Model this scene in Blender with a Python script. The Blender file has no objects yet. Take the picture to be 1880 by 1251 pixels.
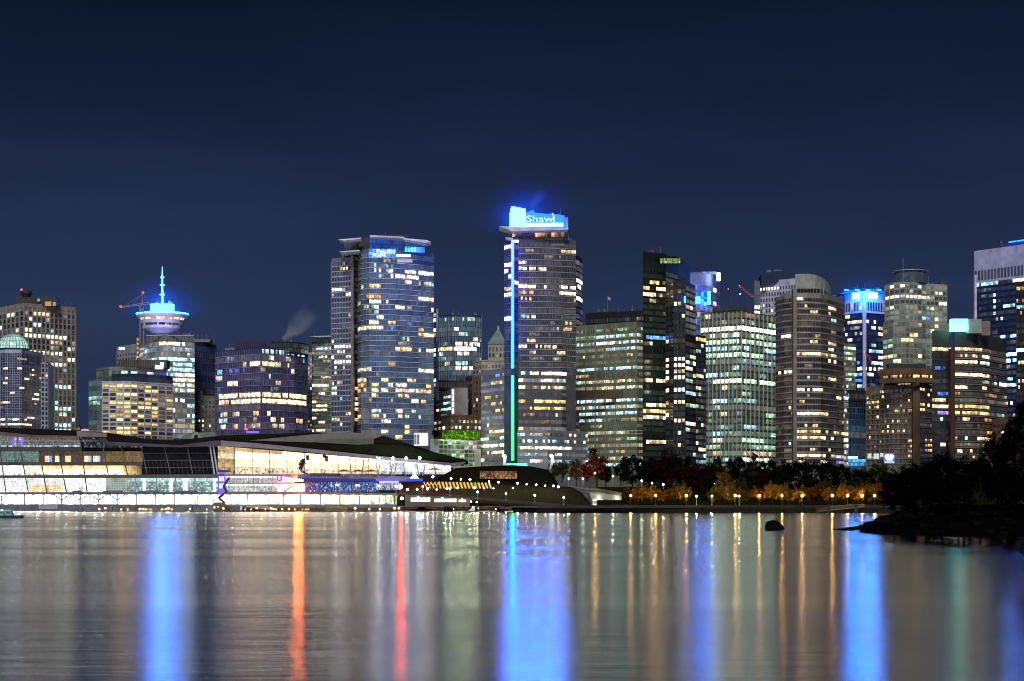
import bpy, math, random
from mathutils import Vector
RND = random.Random(11)
HAZE = 0
F, HC, HY, CX = 3800.0, 4.0, 926.0, 940.0          # focal length in photo pixels, eye height, horizon row, centre column
scene = bpy.context.scene
COL = scene.collection

def X(px, Y): return (px - CX) / F * Y
def Z(py, Y): return HC - (py - HY) / F * Y
def W(px, py, Y): return Vector((X(px, Y), Y, Z(py, Y)))

# ------------------------------------------------------------------ materials
MATS = {}
def _nodes(name):
    m = bpy.data.materials.new(name); m.use_nodes = True
    nt = m.node_tree; nt.nodes.clear()
    out = nt.nodes.new('ShaderNodeOutputMaterial')
    return m, nt, out

def surf(name, col, rough=0.7, spec=0.3, metal=0.0, scale=0.15, var=0.25, bump=0.0):
    """painted / stone / metal surface with mottling and weathering"""
    if name in MATS: return MATS[name]
    m, nt, out = _nodes(name)
    b = nt.nodes.new('ShaderNodeBsdfPrincipled')
    tc = nt.nodes.new('ShaderNodeTexCoord')
    n1 = nt.nodes.new('ShaderNodeTexNoise'); n1.inputs['Scale'].default_value = scale; n1.inputs['Detail'].default_value = 6
    nt.links.new(tc.outputs['Object'], n1.inputs['Vector'])
    r = nt.nodes.new('ShaderNodeValToRGB')
    r.color_ramp.elements[0].position = 0.3; r.color_ramp.elements[1].position = 0.7
    r.color_ramp.elements[0].color = (*[c * (1 - var) for c in col], 1)
    r.color_ramp.elements[1].color = (*[min(1, c * (1 + var)) for c in col], 1)
    nt.links.new(n1.outputs['Fac'], r.inputs['Fac']); nt.links.new(r.outputs['Color'], b.inputs['Base Color'])
    b.inputs['Roughness'].default_value = rough; b.inputs['Metallic'].default_value = metal
    b.inputs['Specular IOR Level'].default_value = spec
    if bump:
        bp = nt.nodes.new('ShaderNodeBump'); bp.inputs['Strength'].default_value = bump
        n2 = nt.nodes.new('ShaderNodeTexNoise'); n2.inputs['Scale'].default_value = scale * 8; n2.inputs['Detail'].default_value = 5
        nt.links.new(tc.outputs['Object'], n2.inputs['Vector']); nt.links.new(n2.outputs['Fac'], bp.inputs['Height'])
        nt.links.new(bp.outputs['Normal'], b.inputs['Normal'])
    nt.links.new(b.outputs[0], out.inputs[0]); MATS[name] = m
    return m

def glass(name, col, rough=0.12, refl=0.9):
    """facade glass seen from outside at night: dark tint, blinds and panels of slightly differing tone, mirror-like coat;
    the faint room light (at one corner painted LED spill) stored per pane in 'lit' shines through"""
    if name in MATS: return MATS[name]
    m, nt, out = _nodes(name)
    b = nt.nodes.new('ShaderNodeBsdfPrincipled')
    tc = nt.nodes.new('ShaderNodeTexCoord')
    v = nt.nodes.new('ShaderNodeTexVoronoi'); v.inputs['Scale'].default_value = 0.22
    nt.links.new(tc.outputs['Object'], v.inputs['Vector'])
    r = nt.nodes.new('ShaderNodeValToRGB')
    r.color_ramp.elements[0].color = (*[c * 0.45 for c in col], 1)
    r.color_ramp.elements[1].color = (*[min(1, c * 1.5) for c in col], 1)
    nt.links.new(v.outputs['Color'], r.inputs['Fac']); nt.links.new(r.outputs['Color'], b.inputs['Base Color'])
    b.inputs['Roughness'].default_value = rough; b.inputs['Specular IOR Level'].default_value = refl
    b.inputs['IOR'].default_value = 1.7
    a = nt.nodes.new('ShaderNodeAttribute'); a.attribute_name = 'lit'
    nt.links.new(a.outputs['Color'], b.inputs['Emission Color']); b.inputs['Emission Strength'].default_value = 1.0
    nt.links.new(b.outputs[0], out.inputs[0]); m.cycles.emission_sampling = 'NONE'
    MATS[name] = m
    return m

def window_light(name='window_light', scale=0.8, lo=0.2, hi=1.75, sample='NONE'):
    """a lit room behind glass: colour of its lamps per pane in 'lit', broken up by furniture, blinds and fittings"""
    if name in MATS: return MATS[name]
    m, nt, out = _nodes(name)
    b = nt.nodes.new('ShaderNodeBsdfPrincipled')
    b.inputs['Base Color'].default_value = (0.03, 0.03, 0.035, 1); b.inputs['Roughness'].default_value = 0.15
    tc = nt.nodes.new('ShaderNodeTexCoord')
    mp = nt.nodes.new('ShaderNodeMapping'); mp.inputs['Scale'].default_value = (1.0, 1.0, 0.8)
    nt.links.new(tc.outputs['Object'], mp.inputs['Vector'])
    n = nt.nodes.new('ShaderNodeTexNoise'); n.inputs['Scale'].default_value = scale; n.inputs['Detail'].default_value = 3; n.inputs['Roughness'].default_value = 0.7
    nt.links.new(mp.outputs['Vector'], n.inputs['Vector'])
    mr = nt.nodes.new('ShaderNodeMapRange'); mr.inputs[1].default_value = 0.3; mr.inputs[2].default_value = 0.68
    mr.inputs[3].default_value = lo; mr.inputs[4].default_value = hi
    nt.links.new(n.outputs['Fac'], mr.inputs[0])
    a = nt.nodes.new('ShaderNodeAttribute'); a.attribute_name = 'lit'
    nt.links.new(a.outputs['Color'], b.inputs['Emission Color'])
    vg = nt.nodes.new('ShaderNodeMath'); vg.operation = 'MULTIPLY_ADD'; vg.inputs[1].default_value = 1.1; vg.inputs[2].default_value = .4; nt.links.new(a.outputs['Alpha'], vg.inputs[0])
    vm = nt.nodes.new('ShaderNodeMath'); vm.operation = 'MULTIPLY'; nt.links.new(vg.outputs[0], vm.inputs[0]); nt.links.new(mr.outputs[0], vm.inputs[1])
    nt.links.new(vm.outputs[0], b.inputs['Emission Strength'])
    nt.links.new(b.outputs[0], out.inputs[0]); m.cycles.emission_sampling = sample
    MATS[name] = m
    return m

def lamp_mat(name, col, strength, sample='AUTO'):
    if name in MATS: return MATS[name]
    m, nt, out = _nodes(name)
    e = nt.nodes.new('ShaderNodeEmission'); e.inputs['Color'].default_value = (*col, 1); e.inputs['Strength'].default_value = strength
    nt.links.new(e.outputs[0], out.inputs[0]); m.cycles.emission_sampling = sample
    MATS[name] = m
    return m

def led_mat(name, strength):
    """LED tube whose diodes change colour along its length (colour of the diodes in 'lit')"""
    if name in MATS: return MATS[name]
    m, nt, out = _nodes(name)
    e = nt.nodes.new('ShaderNodeEmission'); e.inputs['Strength'].default_value = strength
    a = nt.nodes.new('ShaderNodeAttribute'); a.attribute_name = 'lit'
    nt.links.new(a.outputs['Color'], e.inputs['Color']); nt.links.new(e.outputs[0], out.inputs[0])
    MATS[name] = m
    return m

def foliage(name, col, var=0.45):
    if name in MATS: return MATS[name]
    m, nt, out = _nodes(name)
    oi = nt.nodes.new('ShaderNodeObjectInfo'); geo = nt.nodes.new('ShaderNodeNewGeometry')
    ad = nt.nodes.new('ShaderNodeMath'); ad.operation = 'ADD'
    nt.links.new(geo.outputs['Random Per Island'], ad.inputs[0]); nt.links.new(oi.outputs['Random'], ad.inputs[1])
    fr = nt.nodes.new('ShaderNodeMath'); fr.operation = 'FRACT'; nt.links.new(ad.outputs[0], fr.inputs[0])
    r = nt.nodes.new('ShaderNodeValToRGB')
    r.color_ramp.elements[0].color = (*[c * (1 - var) for c in col], 1)
    r.color_ramp.elements[1].color = (*[c * (1 + var) for c in col], 1)
    nt.links.new(fr.outputs[0], r.inputs['Fac'])
    d = nt.nodes.new('ShaderNodeBsdfDiffuse'); t = nt.nodes.new('ShaderNodeBsdfTranslucent'); mx = nt.nodes.new('ShaderNodeMixShader')
    mx.inputs[0].default_value = 0.35
    nt.links.new(r.outputs[0], d.inputs[0]); nt.links.new(r.outputs[0], t.inputs[0])
    nt.links.new(d.outputs[0], mx.inputs[1]); nt.links.new(t.outputs[0], mx.inputs[2]); nt.links.new(mx.outputs[0], out.inputs[0])
    MATS[name] = m
    return m

# ------------------------------------------------------------------ mesh building
class M:
    def __init__(s): s.v = []; s.f = []; s.mi = []; s.c = []
    def face(s, pts, mi=0, col=None):
        i = len(s.v); s.v += [tuple(p) for p in pts]; s.f.append(tuple(range(i, i + len(pts)))); s.mi.append(mi); s.c.append(col)
    def raw(s, vs, fs, mi=0, cols=None):
        i = len(s.v); s.v += [tuple(p) for p in vs]
        for k, f in enumerate(fs):
            s.f.append(tuple(i + j for j in f)); s.mi.append(mi if isinstance(mi, int) else mi[k]); s.c.append(cols[k] if cols else None)
    def box(s, a, b, mi=0, col=None):
        x0, y0, z0 = a; x1, y1, z1 = b
        s.raw([(x0,y0,z0),(x1,y0,z0),(x1,y1,z0),(x0,y1,z0),(x0,y0,z1),(x1,y0,z1),(x1,y1,z1),(x0,y1,z1)],
              [(0,3,2,1),(4,5,6,7),(0,1,5,4),(1,2,6,5),(2,3,7,6),(3,0,4,7)], mi, [col]*6)
    def prism(s, poly, z0, z1, mi=0, top=None):
        """poly: list of (x, y) anticlockwise from above"""
        n = len(poly)
        vs = [(x, y, z0) for x, y in poly] + [(x, y, z1) for x, y in poly]
        fs = [(i, (i+1) % n, n + (i+1) % n, n + i) for i in range(n)] + [tuple(range(n, 2*n)), tuple(range(n-1, -1, -1))]
        mi2 = [mi] * n + [mi if top is None else top, mi]
        s.raw(vs, fs, mi2)
    def slabxz(s, poly, Y, depth, mi=0, side=None):
        """outline in photo pixels at distance Y, given real thickness behind it"""
        a = [W(px, py, Y) for px, py in poly]; n = len(a)
        vs = a + [p + Vector((0, depth, 0)) for p in a]
        fs = [tuple(range(n)), tuple(range(2*n-1, n-1, -1))] + [(i, n+i, n+(i+1) % n, (i+1) % n) for i in range(n)]
        s.raw(vs, fs, [mi, mi] + [mi if side is None else side] * n)
    def tube(s, p0, p1, r0, r1=None, n=8, mi=0, col=None):
        r1 = r0 if r1 is None else r1
        p0, p1 = Vector(p0), Vector(p1); d = (p1 - p0).normalized()
        u = d.orthogonal().normalized(); w = d.cross(u)
        vs = []
        for p, r in ((p0, r0), (p1, r1)):
            vs += [p + (u * math.cos(2*math.pi*k/n) + w * math.sin(2*math.pi*k/n)) * r for k in range(n)]
        fs = [(k, (k+1) % n, n + (k+1) % n, n + k) for k in range(n)] + [tuple(range(n-1, -1, -1)), tuple(range(n, 2*n))]
        s.raw(vs, fs, mi, [col] * (n + 2))
    def lathe(s, cx, cy, prof, n=32, mi=0, cols=None):
        vs = []; fs = []; cc = []
        for r, z in prof:
            vs += [(cx + r*math.cos(2*math.pi*k/n), cy + r*math.sin(2*math.pi*k/n), z) for k in range(n)]
        for j in range(len(prof) - 1):
            for k in range(n):
                fs.append((j*n + k, j*n + (k+1) % n, (j+1)*n + (k+1) % n, (j+1)*n + k)); cc.append(cols(j, k) if cols else None)
        s.raw(vs, fs, mi, cc)
    def ball(s, c, r, n=10, mi=0, sq=(1, 1, 1)):
        c = Vector(c); vs = [c + Vector((0, 0, -r*sq[2]))]; fs = []; m = n // 2
        for j in range(1, m):
            a = -math.pi/2 + math.pi*j/m
            vs += [c + Vector((r*math.cos(a)*math.cos(2*math.pi*k/n)*sq[0], r*math.cos(a)*math.sin(2*math.pi*k/n)*sq[1], r*math.sin(a)*sq[2])) for k in range(n)]
        vs.append(c + Vector((0, 0, r*sq[2]))); last = len(vs) - 1
        for k in range(n):
            fs.append((0, 1 + (k+1) % n, 1 + k))
            for j in range(m - 2):
                a, b = 1 + j*n, 1 + (j+1)*n
                fs.append((a + k, a + (k+1) % n, b + (k+1) % n, b + k))
            fs.append((last, 1 + (m-2)*n + k, 1 + (m-2)*n + (k+1) % n))
        s.raw(vs, fs, mi)
    def build(s, name, mats, parent=None, smooth=False):
        off = ORIGIN.get(parent.name, Vector((0, 0, 0))) if parent else Vector((0, 0, 0))
        me = bpy.data.meshes.new(name)
        me.from_pydata([(a - off.x, b - off.y, c - off.z) for a, b, c in s.v], [], s.f)
        for m in (mats if isinstance(mats, (list, tuple)) else [mats]): me.materials.append(m)
        me.polygons.foreach_set('material_index', s.mi)
        if any(c is not None for c in s.c):
            at = me.color_attributes.new('lit', 'FLOAT_COLOR', 'CORNER'); d = []
            for f, c in zip(s.f, s.c):
                c = c or (0, 0, 0)
                if len(c) == 4 and len(f) == 4:      # fourth value: 1 = ceiling lamps at the top of the pane, 0 = blind drawn from the top
                    for h in ((.1, .1, 1, 1) if c[3] else (.9, .9, .15, .15)): d += [c[0], c[1], c[2], h]
                else: d += [c[0], c[1], c[2], .6] * len(f)
            at.data.foreach_set('color', d)
        if smooth: me.polygons.foreach_set('use_smooth', [True] * len(me.polygons))
        o = bpy.data.objects.new(name, me); COL.objects.link(o)
        if parent:
            o.parent = parent; ORIGIN[o.name] = off
        return o

ORIGIN = {}
def tag(o, label=None, cat=None, group=None, kind=None):
    if label: o['label'] = label
    if cat: o['category'] = cat
    if group: o['group'] = group
    if kind: o['kind'] = kind
    return o
def thing(name, label, cat, loc, group=None):
    o = bpy.data.objects.new(name, None); COL.objects.link(o)
    o.empty_display_size = 2; o.location = loc; ORIGIN[o.name] = Vector(loc)
    return tag(o, label, cat, group)
def copy_tree(o, parent=None):
    c = o.copy(); COL.objects.link(c); c.parent = parent
    for ch in [x for x in ALLCH.get(o.name, [])]: copy_tree(ch, c)
    return c
ALLCH = {}
def remember(root, kids):
    ALLCH[root.name] = kids
def place(root, kids, loc, label, scale=None, rot=0.0, first=False, cat=None):
    """copy a thing with its parts (and their sub-parts)"""
    if first: c = root
    else:
        c = root.copy(); COL.objects.link(c)
        def rec(k, par):
            o, sub = k
            d = o.copy(); COL.objects.link(d); d.parent = par
            for q in sub: rec(q, d)
        for k in kids: rec(k, c)
    c.location = loc; c.rotation_euler = (0, 0, rot)
    if scale: c.scale = scale if isinstance(scale, (tuple, list)) else (scale,)*3
    if label: c['label'] = label
    if cat: c['category'] = cat
    return c

def text_mesh(body, height, depth=0.15, bold=0.02):
    cu = bpy.data.curves.new('lettering', 'FONT'); cu.body = body; cu.size = height; cu.extrude = depth; cu.offset = bold * height
    cu.align_x = 'CENTER'; cu.align_y = 'CENTER'
    o = bpy.data.objects.new('lettering', cu); COL.objects.link(o)
    dg = bpy.context.evaluated_depsgraph_get(); dg.update()
    me = bpy.data.meshes.new_from_object(o.evaluated_get(dg))
    bpy.data.objects.remove(o); bpy.data.curves.remove(cu)
    return me
def lettering(name, body, centre, height, mat, parent, yaw=0.0, sx=1.0, depth=0.15, bold=0.02):
    me = text_mesh(body, height, depth, bold); me.materials.clear(); me.materials.append(mat)
    o = bpy.data.objects.new(name, me); COL.objects.link(o)
    o.parent = parent; off = ORIGIN.get(parent.name, Vector((0, 0, 0)))
    o.location = Vector(centre) - off; o.rotation_euler = (math.pi/2, 0, yaw); o.scale = (sx, 1, 1)
    return o

# ------------------------------------------------------------------ lit rooms
K = {'w': (1, .75, .42), 'W': (1, .93, .77), 'c': (.50, .90, .98), 'y': (1, .66, .20), 'o': (1, .48, .18), 'g': (.58, .92, .60),
     'b': (.10, .28, 1.0), 'p': (.42, .28, 1), 'r': (1, .12, .08), 'd': (.5, .4, .3)}
WL = window_light()
GAIN = 2.05
UPPER = ('penthouse_screen', 'upper_block', 'plant_storey', 'crown', 'roof_lounge', 'lounge_floor', 'sky_lounge', 'penthouse', 'roof_screen', 'dark_storey', 'shoulder', 'turret')

def offset_line(pts, d):
    """pts along the front of a footprint from left to right (x, y); moved d metres towards the viewer's side"""
    out = []
    n = len(pts)
    for i in range(n):
        ns = []
        for a, b in ((i-1, i), (i, i+1)):
            if a >= 0 and b < n:
                dx, dy = pts[b][0]-pts[a][0], pts[b][1]-pts[a][1]; l = math.hypot(dx, dy) or 1
                ns.append((dy/l, -dx/l))
        nx, ny = sum(q[0] for q in ns), sum(q[1] for q in ns); l = math.hypot(nx, ny) or 1
        nx, ny = nx/l, ny/l
        c = max(.4, nx*ns[0][0] + ny*ns[0][1])
        out.append((pts[i][0] + nx*d/c, pts[i][1] + ny*d/c))
    return out

def strip(line, z0, z1, proj, mat, name, root):
    """a ledge of thickness z1-z0 running along the facade and standing proj metres out"""
    o = offset_line(line, proj); m = M(); n = len(line)
    vs = [(x, y, z0) for x, y in line] + [(x, y, z0) for x, y in o] + [(x, y, z1) for x, y in o] + [(x, y, z1) for x, y in line]
    fs = []
    for j in range(3):
        fs += [(j*n+i, j*n+i+1, (j+1)*n+i+1, (j+1)*n+i) for i in range(n-1)]
    fs += [(0, n, 2*n, 3*n), (n-1, 4*n-1, 3*n-1, 2*n-1)]
    m.raw(vs, fs)
    return m.build(name, mat, root)

def vol(root, front, D, y0, sh, ybot, pw, wall, gl, bh=.62, mw=.14, frame=None, slab=None, slab_name='floor_slab', fin=None, lit=(), p=.05, unit=2,
        pal='wW', thick=34, amb=.012, ambc=(.6, .75, 1), roof=None, skip=(), par=0.0, windows=True, s=1.0, zb=2.0, wname='wall', strips=True):
    """one volume of a building. front: (photo column, photo row of the roof edge) from left to right; the roof is level, so the rows
    give the distance of each corner. One glazing band per storey, each run of lit panes a window of its own."""
    nd = min(t for _, t in front)
    zt = Z(nd, D)
    pts = []
    for px, t in front:
        d = (zt - HC) * F / (HY - t); pts.append((X(px, d), d))
    back = max(q[1] for q in pts) + thick
    xr, xl = pts[-1], pts[0]
    fr, fl = xr[0] * back / xr[1] * 1.0, xl[0] * back / xl[1]
    foot = pts + [(min(xr[0], fr) - .2, back), (max(xl[0], fl) + .2, back)]
    if zb == 2.0 and wname in UPPER: zb = Z(ybot + 3, D)
    m = M(); m.prism(foot, zb, zt, 0, 1)
    m.build(wname, [wall, roof or MAT_ROOF], root)
    frame = frame or wall
    lits = []
    for q in lit:
        q = tuple(q) + (1,) * (6 - len(q))
        x0, y, x1, k, pr, st = q
        ya, yb = y if isinstance(y, tuple) else (y, y)
        lits.append((x0, ya, x1, yb, k, pr, st))
    runs = []
    k = 0
    line = offset_line(pts, .12); line2 = offset_line(pts, .2)
    hm = sh / F * D
    segs = []
    for i in range(len(pts) - 1):
        pl = abs(front[i+1][0] - front[i][0]); n = max(1, round(pl / pw))
        segs.append(n)
    while windows and y0 + (k + .8) * sh <= ybot:
        ztop = Z(y0, D) - k * hm
        yc = y0 + (k + .5) * sh
        if any(a <= yc <= b for a, b in skip):
            k += 1; continue
        zc = ztop - hm / 2; z1, z0 = zc + hm * bh / 2, zc - hm * bh / 2
        m = M(); vs = []; fs = []; mi = []; cc = []
        row_pane = []
        for i, n in enumerate(segs):
            for j in range(n):
                state = None
                t0, t1 = (j + mw/2) / n, (j + 1 - mw/2) / n
                P = lambda L, t: (L[i][0] + (L[i+1][0] - L[i][0]) * t, L[i][1] + (L[i+1][1] - L[i][1]) * t)
                a, b = P(line, j/n), P(line, t0)
                c_, d_ = P(line, t1), P(line, (j+1)/n)
                row_pane.append((i, j, t0, t1, b, c_))
        rowb = (RND.random() ** 1.6) * 1.5 + .12; segb = [RND.uniform(.35, 1.4) for _ in segs]; warm = RND.random() ** 2 if amb < .2 else 0
        lit_state = []
        u = 0; ustate = None; left = 0
        for (i, j, t0, t1, b, c_) in row_pane:
            mx, my = (b[0] + c_[0]) / 2, (b[1] + c_[1]) / 2
            px = CX + mx / my * F; py = HY - (zc - HC) / my * F
            hw = abs(CX + b[0]/b[1]*F - px)
            st = None
            for (x0, ya, x1, yb, kk, pr, sg) in lits:
                f = 0 if x1 == x0 else min(1, max(0, (px - x0) / (x1 - x0)))
                if abs(py - (ya + (yb - ya) * f)) <= sh * .5 * D / my and (x0 - .3 <= px <= x1 + .3 or abs(px - (x0+x1)/2) <= hw):
                    if RND.random() < pr: st = (kk, sg)
                    else: st = ('', 0)
                    break
            if st is None:
                if left <= 0:
                    left = RND.randint(1, unit * 2 - 1) if unit > 1 else 1
                    ustate = (RND.choice(pal), RND.choice((.1, .16, .25, .4, .7, 1.0))) if RND.random() < p*1.3 + .012*(p > 0) else None
                left -= 1
                st = ustate
            elif st[0] == '': st = None
            lit_state.append(st)
        # the band of glazing: panes and mullions in one connected strip
        cuts = []
        for i, n in enumerate(segs):
            for j in range(n):
                cuts += [(i, j/n), (i, (j + mw/2)/n), (i, (j + 1 - mw/2)/n)]
        cuts.append((len(segs)-1, 1.0))
        pos = [(line[i][0] + (line[i+1][0]-line[i][0])*t, line[i][1] + (line[i+1][1]-line[i][1])*t) for i, t in cuts]
        nn = len(pos)
        vs = [(x, y, z0) for x, y in pos] + [(x, y, z1) for x, y in pos]
        for q in range(nn - 1):
            fs.append((q, q+1, nn+q+1, nn+q))
            if q % 3 == 1:
                mi.append(1); e = amb * 3.0 * rowb * segb[cuts[q][0]] * (.45 + .9*RND.random()); w_ = min(1, warm + .3*RND.random() ** 3)
                if RND.random() < .05: e += (.03 + 2*amb)*RND.random()
                cc.append(((ambc[0]*(1-w_) + w_)*e, (ambc[1]*(1-w_) + .75*w_)*e, (ambc[2]*(1-w_) + .5*w_)*e))
            else:
                mi.append(0); cc.append((0, 0, 0))
        m.raw(vs, fs, mi, cc)
        band = m.build('window_band', [frame, gl], root)
        # lit rooms
        run = []
        for idx in range(len(row_pane) + 1):
            st = lit_state[idx] if idx < len(row_pane) else None
            ok = st is not None and run and st == run[-1][1] and row_pane[idx][0] == run[-1][0][0] and len(run) < 14
            if run and not ok:
                runs.append((len(run), k, [r[0] for r in run], run[0][1], z0, z1, band)); run = []
            if st is not None: run.append((row_pane[idx], st))
        if slab:
            h, proj, smat = slab
            zs = ztop - hm
            strip(line, zs - hm*h/2, zs + hm*h/2, proj, smat, slab_name, root)
        k += 1
    runs.sort(key=lambda r: -r[0])
    for q, (ln, kk, panes, (key, sg), z0, z1, band) in enumerate(runs[:100]):
        m = M(); fs = []; mi = []; cc = []; pos = []
        col = K[key]; jit = RND.uniform(.75, 1.25)
        i = panes[0][0]
        L = line2
        for a in panes:
            for t in (a[2], a[3]):
                pos.append((L[i][0] + (L[i+1][0]-L[i][0])*t, L[i][1] + (L[i+1][1]-L[i][1])*t))
        nn = len(pos); inset = (z1 - z0) * .06
        vs = [(x, y, z0 + inset) for x, y in pos] + [(x, y, z1 - inset) for x, y in pos]
        for g in range(nn - 1):
            fs.append((g, g+1, nn+g+1, nn+g))
            if g % 2 == 0:
                e = GAIN * s * sg * jit * RND.uniform(.35, 1.5)
                if RND.random() < .12: e *= .3
                mi.append(1); cc.append((col[0]*e, col[1]*e, col[2]*e, 0 if RND.random() < .22 else 1))
            else:
                mi.append(0); cc.append((0, 0, 0))
        m.raw(vs, fs, mi, cc)
        m.build('lit_window', [frame, WL], band)
    if fin:
        step, fw, proj, fmat, fy0, fy1 = fin
        cnt = 0
        for i in range(len(pts) - 1):
            n = max(1, round(abs(front[i+1][0] - front[i][0]) / step))
            dx, dy = pts[i+1][0]-pts[i][0], pts[i+1][1]-pts[i][1]; l = math.hypot(dx, dy)
            ux, uy = dx/l, dy/l; nx, ny = uy, -ux
            for j in range(n + (1 if i == len(pts) - 2 else 0)):
                if cnt >= 100: break
                cnt += 1
                cx, cy = pts[i][0] + dx*j/n, pts[i][1] + dy*j/n
                w = fw / F * D / 2
                q = [(cx - ux*w + nx*proj, cy - uy*w + ny*proj), (cx + ux*w + nx*proj, cy + uy*w + ny*proj),
                     (cx + ux*w + nx*.05, cy + uy*w + ny*.05), (cx - ux*w + nx*.05, cy - uy*w + ny*.05)]
                mm = M(); mm.prism(q, Z(fy1, D), Z(fy0, D) - .03)
                mm.build('facade_fin', fmat, root)
    if par:
        strip(pts, zt - par, zt + .25, .35, frame, 'parapet', root)
    return pts, zt

def building(name, label, cat, px, D):
    return thing(name, label, cat, (X(px, D), D, 2.0))
def boxpx(root, name, x0, x1, y0, y1, D, depth, mat, dz=0):
    """a block whose front face covers the given photo rectangle at distance D"""
    m = M(); m.box((X(x0, D), D, Z(y1, D)), (X(x1, D), D + depth, Z(y0, D)))
    return m.build(name, mat, root)
def litpanel(root, name, x0, x1, y0, y1, D, nx, ny, fn, mats, depth=.3, gap=.1):
    """a glazed front: panes with bars between them, the light behind each pane from fn(u, v)"""
    m = M(); xs = []; zs = []
    for i in range(nx): xs += [i/nx, (i + gap/2)/nx, (i + 1 - gap/2)/nx]
    xs.append(1)
    for j in range(ny): zs += [j/ny, (j + gap/2)/ny, (j + 1 - gap/2)/ny]
    zs.append(1)
    ax, bx, az, bz = X(x0, D), X(x1, D), Z(y0, D), Z(y1, D)
    n = len(xs); vs = [(ax + (bx-ax)*u, D, az + (bz-az)*v) for v in zs for u in xs]; fs = []; mi = []; cc = []
    for j in range(len(zs) - 1):
        for i in range(n - 1):
            fs.append((j*n + i, (j+1)*n + i, (j+1)*n + i + 1, j*n + i + 1))
            if i % 3 == 1 and j % 3 == 1:
                c = fn((xs[i]+xs[i+1])/2, (zs[j]+zs[j+1])/2); mi.append(1); cc.append(c)
            else: mi.append(0); cc.append((0, 0, 0))
    m.raw(vs, fs, mi, cc)
    return m.build(name, mats, root)
def kcol(k, s): return tuple(c*s for c in K[k])
def SC(col, a): return (col[0]*a, col[1]*a, col[2]*a)

def roof_clutter(b, px0, px1, y, D, n, seed):
    """plant boxes, vents and masts standing on a roof"""
    r = random.Random(seed)
    for k in range(n):
        px = r.uniform(px0, px1); h = r.uniform(1.5, 4.5); w_ = r.uniform(3, 10)
        boxpx(b, 'roof_plant', px, min(px + w_, px1), y - h, y + 2, D + r.uniform(46, 54), 4, r.choice((DARKM, GREYM, GREYB)))
    for k in range(max(1, n//2)):
        px = r.uniform(px0, px1); m = M(); dd = D + r.uniform(46, 52); m.tube(W(px, y + 1, dd), W(px, y - r.uniform(6, 14), dd), .16, .08, 5); m.build('roof_mast', STEEL, b)
def root_named(n): return bpy.data.objects[n]
# ------------------------------------------------------------------ palette of real surfaces
MAT_ROOF = surf('roof_gravel', (.10, .10, .10), .9)
CONC = surf('weathered_concrete', (.36, .32, .27), .85)
BEIGE = surf('beige_stone', (.42, .38, .31), .85)
DKSTONE = surf('grey_stone', (.26, .26, .21), .85)
WHITE = surf('white_cladding', (.72, .72, .74), .6)
LAV = surf('pale_lavender_cladding', (.66, .64, .78), .6)
GRID = surf('pale_blue_mullion', (.42, .46, .56), .5)
SLABW = surf('white_slab_edge', (.68, .71, .76), .7)
SLABT = surf('taupe_slab_edge', (.30, .265, .23), .8)
BRICK = surf('brown_brick', (.17, .115, .075), .9)
CREAM = surf('cream_terracotta', (.52, .47, .36), .8)
GREENROOF = surf('patina_copper', (.22, .32, .26), .7)
TAN = surf('tan_render', (.17, .10, .053), .85)
RUST = surf('rust_panel', (.085, .030, .014), .7)
DARKM = surf('dark_metal', (.04, .04, .045), .5, .4)
DARKB = surf('dark_brown_metal', (.06, .05, .045), .6)
GREYM = surf('grey_metal', (.24, .25, .26), .5)
STEEL = surf('galvanised_steel', (.45, .46, .48), .4, .5, .3)
NAVY = surf('navy_panel', (.02, .03, .075), .5)
PURP = surf('purple_navy_panel', (.05, .045, .15), .45)
PURPF = surf('lavender_mullion', (.28, .26, .46), .5)
GREENW = surf('olive_grey_spandrel', (.22, .235, .16), .7)
GREENF = surf('pale_green_fin', (.50, .55, .47), .6)
BLKG = surf('black_green_panel', (.018, .026, .022), .4)
LAVB = surf('lavender_grey_band', (.26, .27, .38), .6)
GREYB = surf('grey_brown_band', (.115, .112, .12), .6)
REDP = surf('red_paint', (.55, .03, .04), .5)
G_NAVY = glass('navy_glass', (.025, .035, .085))
G_BLUE = glass('blue_glass', (.075, .13, .23))
G_DBLUE = glass('dark_blue_glass', (.03, .055, .11))
G_TEAL = glass('teal_glass', (.10, .19, .18))
G_GREEN = glass('green_glass', (.06, .09, .07))
G_DARK = glass('smoked_glass', (.028, .03, .034))
G_BRN = glass('bronze_glass', (.035, .03, .027))
G_GREY = glass('grey_glass', (.075, .085, .10))
G_PURP = glass('violet_glass', (.045, .042, .13))
G_BLK = glass('black_green_glass', (.012, .018, .016))
L_WHITE = lamp_mat('white_lamp', (1, .96, .9), 12)
L_COOL = lamp_mat('cool_floodlight', (.75, .93, 1), 14)
L_RED = lamp_mat('red_beacon', (1, .015, .03), 9)
L_BLUEP = lamp_mat('blue_lit_panel', (.05, .42, 10), 1.0)
L_CYANP = lamp_mat('cyan_lit_panel', (.6, 8.0, 60), 1.0)
L_LOGO = lamp_mat('logo_tube', (1.0, 1.5, 7), 1.0)
L_BWHITE = lamp_mat('blue_white_panel', (1.5, 48, 270), 1)
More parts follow.
